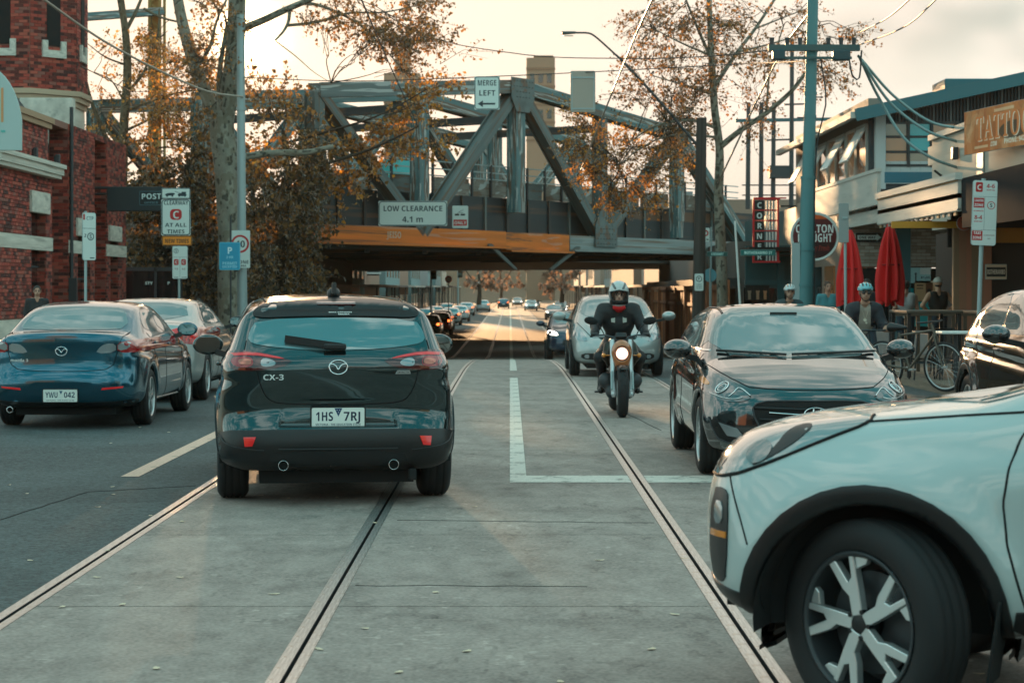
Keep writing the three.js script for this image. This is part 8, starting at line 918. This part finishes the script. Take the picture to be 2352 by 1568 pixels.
const gold = [[0.72, 0.32, 0.04], [0.6, 0.24, 0.04], [0.42, 0.18, 0.035], [0.2, 0.1, 0.02]], rust = [[0.34, 0.15, 0.035], [0.2, 0.095, 0.03], [0.12, 0.065, 0.02], [0.5, 0.2, 0.035]], dusk = [[0.08, 0.05, 0.018], [0.13, 0.07, 0.022], [0.05, 0.036, 0.014], [0.24, 0.12, 0.03], [0.34, 0.16, 0.035]];  // gold tones brightened so the leaf colour itself carries the backlit glow
const scatter = (list, n, box4, rr, cnt, seed, dz = 3) => { const r = rng(seed); for (let i = 0; i < n; i++) list.push([mix(box4[0], box4[2], r()), mix(box4[1], box4[3], r()), rr * (0.6 + r() * 0.8), rr * (0.5 + r() * 0.7), Math.round(cnt * (0.5 + r())), (r() - 0.5) * dz * 2]); return list; };
{ const cl = []; scatter(cl, 9, [690, 15, 860, 90], 34, 46, 3); scatter(cl, 11, [820, 10, 985, 110], 36, 70, 4); scatter(cl, 5, [840, 90, 960, 190], 26, 36, 5); scatter(cl, 5, [945, 0, 1000, 90], 26, 60, 6); scatter(cl, 5, [980, 40, 1090, 190], 22, 18, 7); scatter(cl, 8, [455, 0, 530, 170], 32, 60, 8); scatter(cl, 6, [430, 130, 520, 260], 30, 60, 10);
  tree('plane_tree', 'big pale barked plane tree on the left kerb, sun glaring beside its trunk', 'tree', { Z: 60, seed: 11, dens: 2.3, tones: rust, size: 0.095, twigsPer: 1.2, trunk: [[528, 760, 0.33], [526, 640, 0.29], [525, 500, 0.29], [520, 390, 0.3], [510, 300, 0.33], [512, 255, 0.36]],
    limbs: [[[[513, 290], [526, 205], [538, 110], [543, 30], [545, -40]], 0.3, 0.24], [[[500, 285], [476, 225], [452, 165], [428, 90], [402, -30]], 0.22, 0.15], [[[506, 260], [503, 180], [512, 110], [520, 60]], 0.1, 0.05], [[[520, 372], [575, 358], [640, 350], [700, 350], [765, 336]], 0.13, 0.07], [[[545, 70], [600, 48], [650, 25], [720, -6], [760, -30]], 0.12, 0.07], [[[640, 30], [700, 8], [760, 22], [830, 60], [890, 120], [950, 190]], 0.06, 0.015], [[[665, 22], [662, 50], [650, 72], [632, 92]], 0.06, 0.03], [[[660, 58], [720, 52], [800, 30], [880, 28], [960, 12]], 0.05, 0.015], [[[634, 95], [680, 130], [720, 165], [760, 190]], 0.02, 0.008], [[[448, 160], [480, 110], [500, 40], [530, -20]], 0.06, 0.03]], clusters: cl }); }
{ const cl = []; scatter(cl, 26, [190, 40, 420, 330], 34, 34, 31, 4); scatter(cl, 14, [380, 150, 500, 330], 34, 70, 32, 3); scatter(cl, 9, [340, 40, 395, 330], 24, 90, 34, 2);
  tree('plane_tree', 'slimmer tree with bare angled branches between the brick tower and the big plane tree', 'tree', { Z: 72, seed: 23, dens: 2.4, tones: gold, size: 0.1, twigsPer: 1.2, mat: new THREE.MeshStandardMaterial({ map: barkT, color: new THREE.Color(0.6, 0.5, 0.4), roughness: 0.95 }), trunk: [[276, 700, 0.22], [278, 480, 0.2], [281, 380, 0.19], [284, 280, 0.17], [291, 180, 0.16], [289, 90, 0.15], [272, -30, 0.12]],
    limbs: [[[[282, 375], [250, 330], [225, 275], [205, 220], [190, 150]], 0.11, 0.04], [[[282, 340], [245, 300], [215, 262], [185, 235]], 0.07, 0.03], [[[288, 255], [340, 235], [400, 215], [470, 205]], 0.05, 0.02], [[[290, 215], [330, 165], [345, 120], [362, 80], [365, 20]], 0.06, 0.03], [[[288, 300], [350, 270], [410, 240], [470, 235]], 0.05, 0.02], [[[283, 385], [340, 345], [400, 340], [450, 370]], 0.05, 0.02], [[[284, 330], [350, 318], [420, 325], [455, 355]], 0.05, 0.02], [[[288, 70], [310, 30], [330, -20]], 0.08, 0.05], [[[290, 150], [240, 130], [200, 100]], 0.04, 0.015], [[[287, 240], [255, 185], [215, 165]], 0.04, 0.015], [[[330, 20], [370, 40], [430, 55]], 0.05, 0.03]], clusters: cl }); }
{ const cl = [[420, 420, 60, 65, 460], [365, 480, 55, 80, 620], [475, 345, 40, 50, 200], [440, 560, 60, 80, 620], [335, 560, 28, 90, 320], [330, 450, 30, 40, 160], [480, 450, 40, 60, 300], [390, 610, 80, 70, 500], [480, 600, 50, 90, 500], [320, 480, 40, 50, 260], [450, 400, 50, 60, 300], [350, 420, 40, 40, 200]];
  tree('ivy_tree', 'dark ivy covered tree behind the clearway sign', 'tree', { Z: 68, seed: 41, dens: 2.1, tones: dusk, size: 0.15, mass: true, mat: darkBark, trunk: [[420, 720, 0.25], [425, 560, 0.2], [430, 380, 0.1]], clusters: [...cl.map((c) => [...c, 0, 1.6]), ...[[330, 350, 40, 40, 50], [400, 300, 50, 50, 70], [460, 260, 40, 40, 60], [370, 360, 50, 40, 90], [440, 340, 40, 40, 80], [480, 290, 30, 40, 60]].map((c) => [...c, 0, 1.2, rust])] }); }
{ const cl = [[610, 250, 42, 60, 420], [650, 240, 55, 45, 420], [690, 300, 60, 60, 520], [640, 350, 60, 60, 480], [700, 390, 60, 60, 640], [630, 440, 60, 70, 640], [690, 470, 55, 60, 640], [640, 540, 70, 60, 640], [695, 560, 42, 60, 480], [610, 620, 60, 60, 560], [690, 635, 60, 40, 440], [590, 350, 30, 60, 220], [600, 500, 40, 80, 380], [735, 340, 40, 60, 300], [590, 190, 25, 30, 120]];
  const al = cl.map((c, i) => [c[0], c[1], c[2], c[3], Math.round(c[4] * (c[1] < 270 ? 0.32 : c[1] < 360 ? 0.6 : 1)), (i % 3 - 1) * 1.2, 1.7, c[1] < 360 ? [...gold, ...rust, ...rust] : null]); for (const c of [[760, 370, 40, 30, 120], [795, 420, 36, 36, 150], [840, 370, 36, 36, 130], [905, 330, 40, 40, 150], [930, 260, 50, 40, 190], [890, 300, 50, 30, 150], [960, 210, 50, 30, 120], [820, 330, 40, 30, 110], [975, 330, 30, 40, 70], [1010, 280, 40, 40, 60], [1010, 200, 50, 24, 70]]) al.push([...c, 0.5, 0.8, gold]);  // higher clusters get brighter tones: sun from behind put into the leaf colour
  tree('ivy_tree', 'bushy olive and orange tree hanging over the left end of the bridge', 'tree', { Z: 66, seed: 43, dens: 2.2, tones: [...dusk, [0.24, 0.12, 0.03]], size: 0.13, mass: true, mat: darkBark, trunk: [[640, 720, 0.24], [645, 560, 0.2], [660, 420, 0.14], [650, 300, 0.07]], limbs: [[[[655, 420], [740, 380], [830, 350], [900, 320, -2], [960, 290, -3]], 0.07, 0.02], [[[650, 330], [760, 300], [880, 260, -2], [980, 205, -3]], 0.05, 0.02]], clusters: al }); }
{ const cl = []; scatter(cl, 30, [1440, 20, 1640, 240], 34, 44, 51, 3); scatter(cl, 24, [1640, 0, 1900, 200], 36, 40, 52, 3); scatter(cl, 18, [1520, 200, 1660, 330], 34, 56, 53, 2); scatter(cl, 8, [1820, 40, 1980, 190], 30, 34, 54, 2); scatter(cl, 8, [1690, 200, 1790, 330], 26, 30, 55, 2); scatter(cl, 6, [1840, 150, 1960, 260], 22, 22, 56, 2);
  for (const c of [[1330, 265, 30, 28, 110], [1345, 320, 42, 36, 240], [1392, 352, 50, 44, 330], [1455, 335, 50, 40, 280], [1430, 415, 55, 48, 420], [1500, 395, 40, 50, 300], [1350, 400, 36, 30, 150], [1535, 330, 32, 36, 160], [1480, 450, 34, 24, 130], [1395, 460, 30, 22, 90], [1320, 345, 24, 24, 70], [1560, 390, 20, 40, 70]]) cl.push([...c, 5, 0.9, gold]);
  tree('plane_tree', 'slender right hand tree with sparse autumn leaves in front of the bridge end', 'tree', { Z: 63, seed: 61, dens: 2.7, tones: [...rust, [0.09, 0.055, 0.02]], size: 0.085, twigsPer: 1.3, trunk: [[1661, 740, 0.19], [1657, 600, 0.17], [1651, 450, 0.16], [1653, 340, 0.16], [1642, 250, 0.15], [1636, 150, 0.12], [1631, 60, 0.1], [1629, -30, 0.08]],
    limbs: [[[[1654, 338], [1700, 300], [1757, 262], [1822, 205], [1862, 150]], 0.1, 0.05], [[[1640, 200], [1690, 125], [1735, 66], [1785, -10]], 0.07, 0.04], [[[1636, 140], [1605, 70], [1572, -10]], 0.06, 0.03], [[[1640, 218], [1560, 192], [1495, 172]], 0.04, 0.015], [[[1650, 296], [1590, 276], [1520, 285], [1440, 330, 4]], 0.05, 0.02], [[[1634, 128], [1560, 96], [1495, 62]], 0.04, 0.015], [[[1652, 315], [1560, 310], [1480, 335, 3], [1420, 380, 5]], 0.04, 0.015], [[[1700, 118], [1790, 95], [1880, 60]], 0.035, 0.015], [[[1760, 262], [1770, 160], [1800, 60]], 0.04, 0.02], [[[1735, 66], [1800, 40], [1880, 10]], 0.03, 0.012]], clusters: cl }); }
// ================= far street beyond the bridge: terraces of shops, bare trees, signals
{ const r = rng(9), cols = [[0.4, 0.3, 0.24], [0.3, 0.2, 0.15], [0.45, 0.4, 0.34], [0.25, 0.27, 0.27], [0.36, 0.22, 0.16], [0.2, 0.3, 0.31]].map((c) => std(...c, 0.85)), names = ['cream', 'brown', 'pale', 'grey', 'rust coloured', 'teal'];
  for (let s = -1; s <= 1; s += 2) for (let i = 0; i < 9; i++) { const Z = 128 + i * 24, h = 5 + r() * 4, k = Math.floor(r() * 6), x = s * (10.6 + r() * 0.8), y = road(Z + 11), b = thing('shop_terrace', names[k] + ' far shop terrace on the ' + (s < 0 ? 'left' : 'right') + ' side of the street, ' + ['nearest to', 'second beyond', 'third beyond', 'fourth beyond', 'fifth beyond', 'sixth beyond', 'seventh beyond', 'eighth beyond', 'furthest beyond'][i] + ' the bridge', 'building', [x, y, -Z - 11.5], 0, 'shop terraces beyond the bridge');
    add('wall', box(8, h, 22.6, s * 4, h / 2, 0), cols[k], b); add('parapet', box(0.5, 0.5, 22.7, s * 0.2, h + 0.25, 0), cols[(k + 2) % 6], b); add('awning', box(2.6, 0.16, 22.4, -s * 1.2, 3.1, 0), i % 2 ? M.darkSteel : fascia, b); for (let q = 0; q < 5; q++) { add('window', box(0.06, 1.5, 1.6, -s * 0.01, h - 1.4, -8.8 + q * 4.4), darkGlass, b); add('shop_window', box(0.06, 1.9, 3.2, -s * 0.01, 1.3, -8.8 + q * 4.4), q % 2 ? darkGlass : paneOrange, b); } for (const q of [-10, 0, 10]) add('awning_post', box(0.1, 3, 0.1, -s * 2.3, 1.5, q), M.darkSteel, b); } }
[[1100, 240, 'leftmost'], [1150, 330, 'second from left'], [1235, 300, 'third from left'], [1290, 220, 'rightmost']].forEach(([x, Z, n], i) => { const cl = []; scatter(cl, 12, [x - 38, 606, x + 38, 660], 12, 36, 90 + i, 3); tree('street_tree', 'hazy half bare far tree over the street beyond the bridge, ' + n + ' of four', 'tree', { Z, seed: 70 + i, tones: [[0.3, 0.18, 0.12], [0.2, 0.12, 0.08]], size: 0.5, mass: true, mat: darkBark, trunk: [[x, 700, 0.3], [x + 2, 660, 0.22], [x - 2, 620, 0.1]], limbs: [[[[x, 660], [x - 20, 635], [x - 34, 615]], 0.1, 0.04], [[[x, 655], [x + 18, 632], [x + 30, 612]], 0.1, 0.04]], clusters: cl, group: 'half bare trees beyond the bridge' }); });
{ const Z = 150, g = thing('traffic_light', 'far traffic signal showing red, on a pole left of the bridge opening', 'traffic light', [px(990, Z), road(Z), -Z]); add('signal_pole', cyl(0.08, 0.07, V(0, 0, 0), V(0, 4.6, 0), 10, true), M.galv, g); add('signal_head', rbox(0.42, 1.25, 0.25, 0.05, 0.2, py(622, Z) - road(Z), 0.1), M.black, g); for (const [d, m] of [[0.38, glow(1, 0.12, 0.04, 5)], [0, std(0.05, 0.03, 0, 0.4)], [-0.38, std(0, 0.04, 0.03, 0.4)]]) { const q = new THREE.SphereGeometry(0.15, 12, 8); q.scale(1, 1, 0.4); q.translate(0.2, py(622, Z) - road(Z) + d, 0.24); add('signal_lamp', q, m, g); }
  const k = copy(g, 'second far traffic signal, right of the first one, over the left kerb', [px(1052, 200), road(200), -200]); k.scale.setScalar(1.1);
  const t = thing('speed_sign', 'far round sign with red ring beyond the traffic signal', 'sign', [px(1030, 140), py(641, 140), -140]); const d = new THREE.CylinderGeometry(0.24, 0.24, 0.03, 24); d.rotateX(Math.PI / 2); add('sign_plate', d, M.white, t); const q = new THREE.TorusGeometry(0.2, 0.045, 6, 24); q.translate(0, 0, 0.02); add('red_ring', q, std(0.5, 0.03, 0.02, 0.5), t); add('sign_pole', cyl(0.035, 0.035, V(0, -2.9, -0.05), V(0, 0.2, -0.05), 8, true), M.galv, t); }
{ const Z = 300, brick = std(0.36, 0.22, 0.15, 0.9), band = std(0.26, 0.15, 0.1, 0.9); const tower = (label, x0, x1, y1, steps, Zt) => { const b = thing('tower_block', label, 'building', [px((x0 + x1) / 2, Zt), 0, -Zt]), w = px(x1, Zt) - px(x0, Zt), h = py(y1, Zt); add('wall', box(w, h, w, 0, h / 2, 0), brick, b); for (let i = 0; i < 5; i++) add('floor_band', box(w + 0.1, 0.35, 0.2, 0, h - 1.6 - i * 2.6, w / 2), band, b); for (let i = 0; i < 3; i++) for (let j = 0; j < 4; j++) add('window', box(w * 0.16, 1.3, 0.12, (i - 1) * w * 0.3, h - 3 - j * 2.6, w / 2 + 0.02), darkGlass, b); if (steps) { add('roof_stage', box(w * 0.42, steps, w * 0.42, 0, h + steps / 2, 0), brick, b); add('parapet', [box(w * 0.48, 0.5, w * 0.48, 0, h + steps, 0)], band, b); } else add('parapet', box(w * 0.7, 0.5, w * 0.5, w * 0.1, h + 0.2, 0), band, b); };
  tower('plain brown tower block rising behind the bridge peak', 1209, 1274, 136, 0, 300); tower('stepped orange brown tower behind the left half of the bridge', 884, 966, 172, 3.2, 300); }
// ================= the street behind the camera, which the cars ahead mirror
{ const cols = [std(0.3, 0.14, 0.1, 0.85), std(0.2, 0.19, 0.17, 0.85), std(0.36, 0.3, 0.25, 0.85)]; for (const s of [-1, 1]) for (let i = 0; i < 3; i++) { const h = 6 + (i * 5 + s) % 3, b = thing('shop_terrace', cols.length && ['brick', 'grey', 'cream'][(i + (s > 0 ? 1 : 0)) % 3] + ' shop terrace behind the camera, ' + ['nearest', 'middle', 'furthest'][i] + ' on the ' + (s < 0 ? 'left' : 'right'), 'building', [s * 11.6, 0.1, 14 + i * 24], 0, 'shop terraces behind the camera'); add('wall', box(8, h, 23.5, s * 4, h / 2, 0), cols[(i + (s > 0 ? 1 : 0)) % 3], b); add('awning', box(3, 0.2, 23, -s * 1.4, 3.2, 0), M.darkSteel, b); for (let q = 0; q < 4; q++) { add('window', box(0.06, 1.6, 1.4, -s * 0.01, 4.8, -8 + q * 5.4), darkGlass, b); add('shop_window', box(0.06, 2.2, 3.8, -s * 0.01, 1.5, -8 + q * 5.4), q % 2 ? darkGlass : paneOrange, b); } } }
renderer.render(scene, camera);
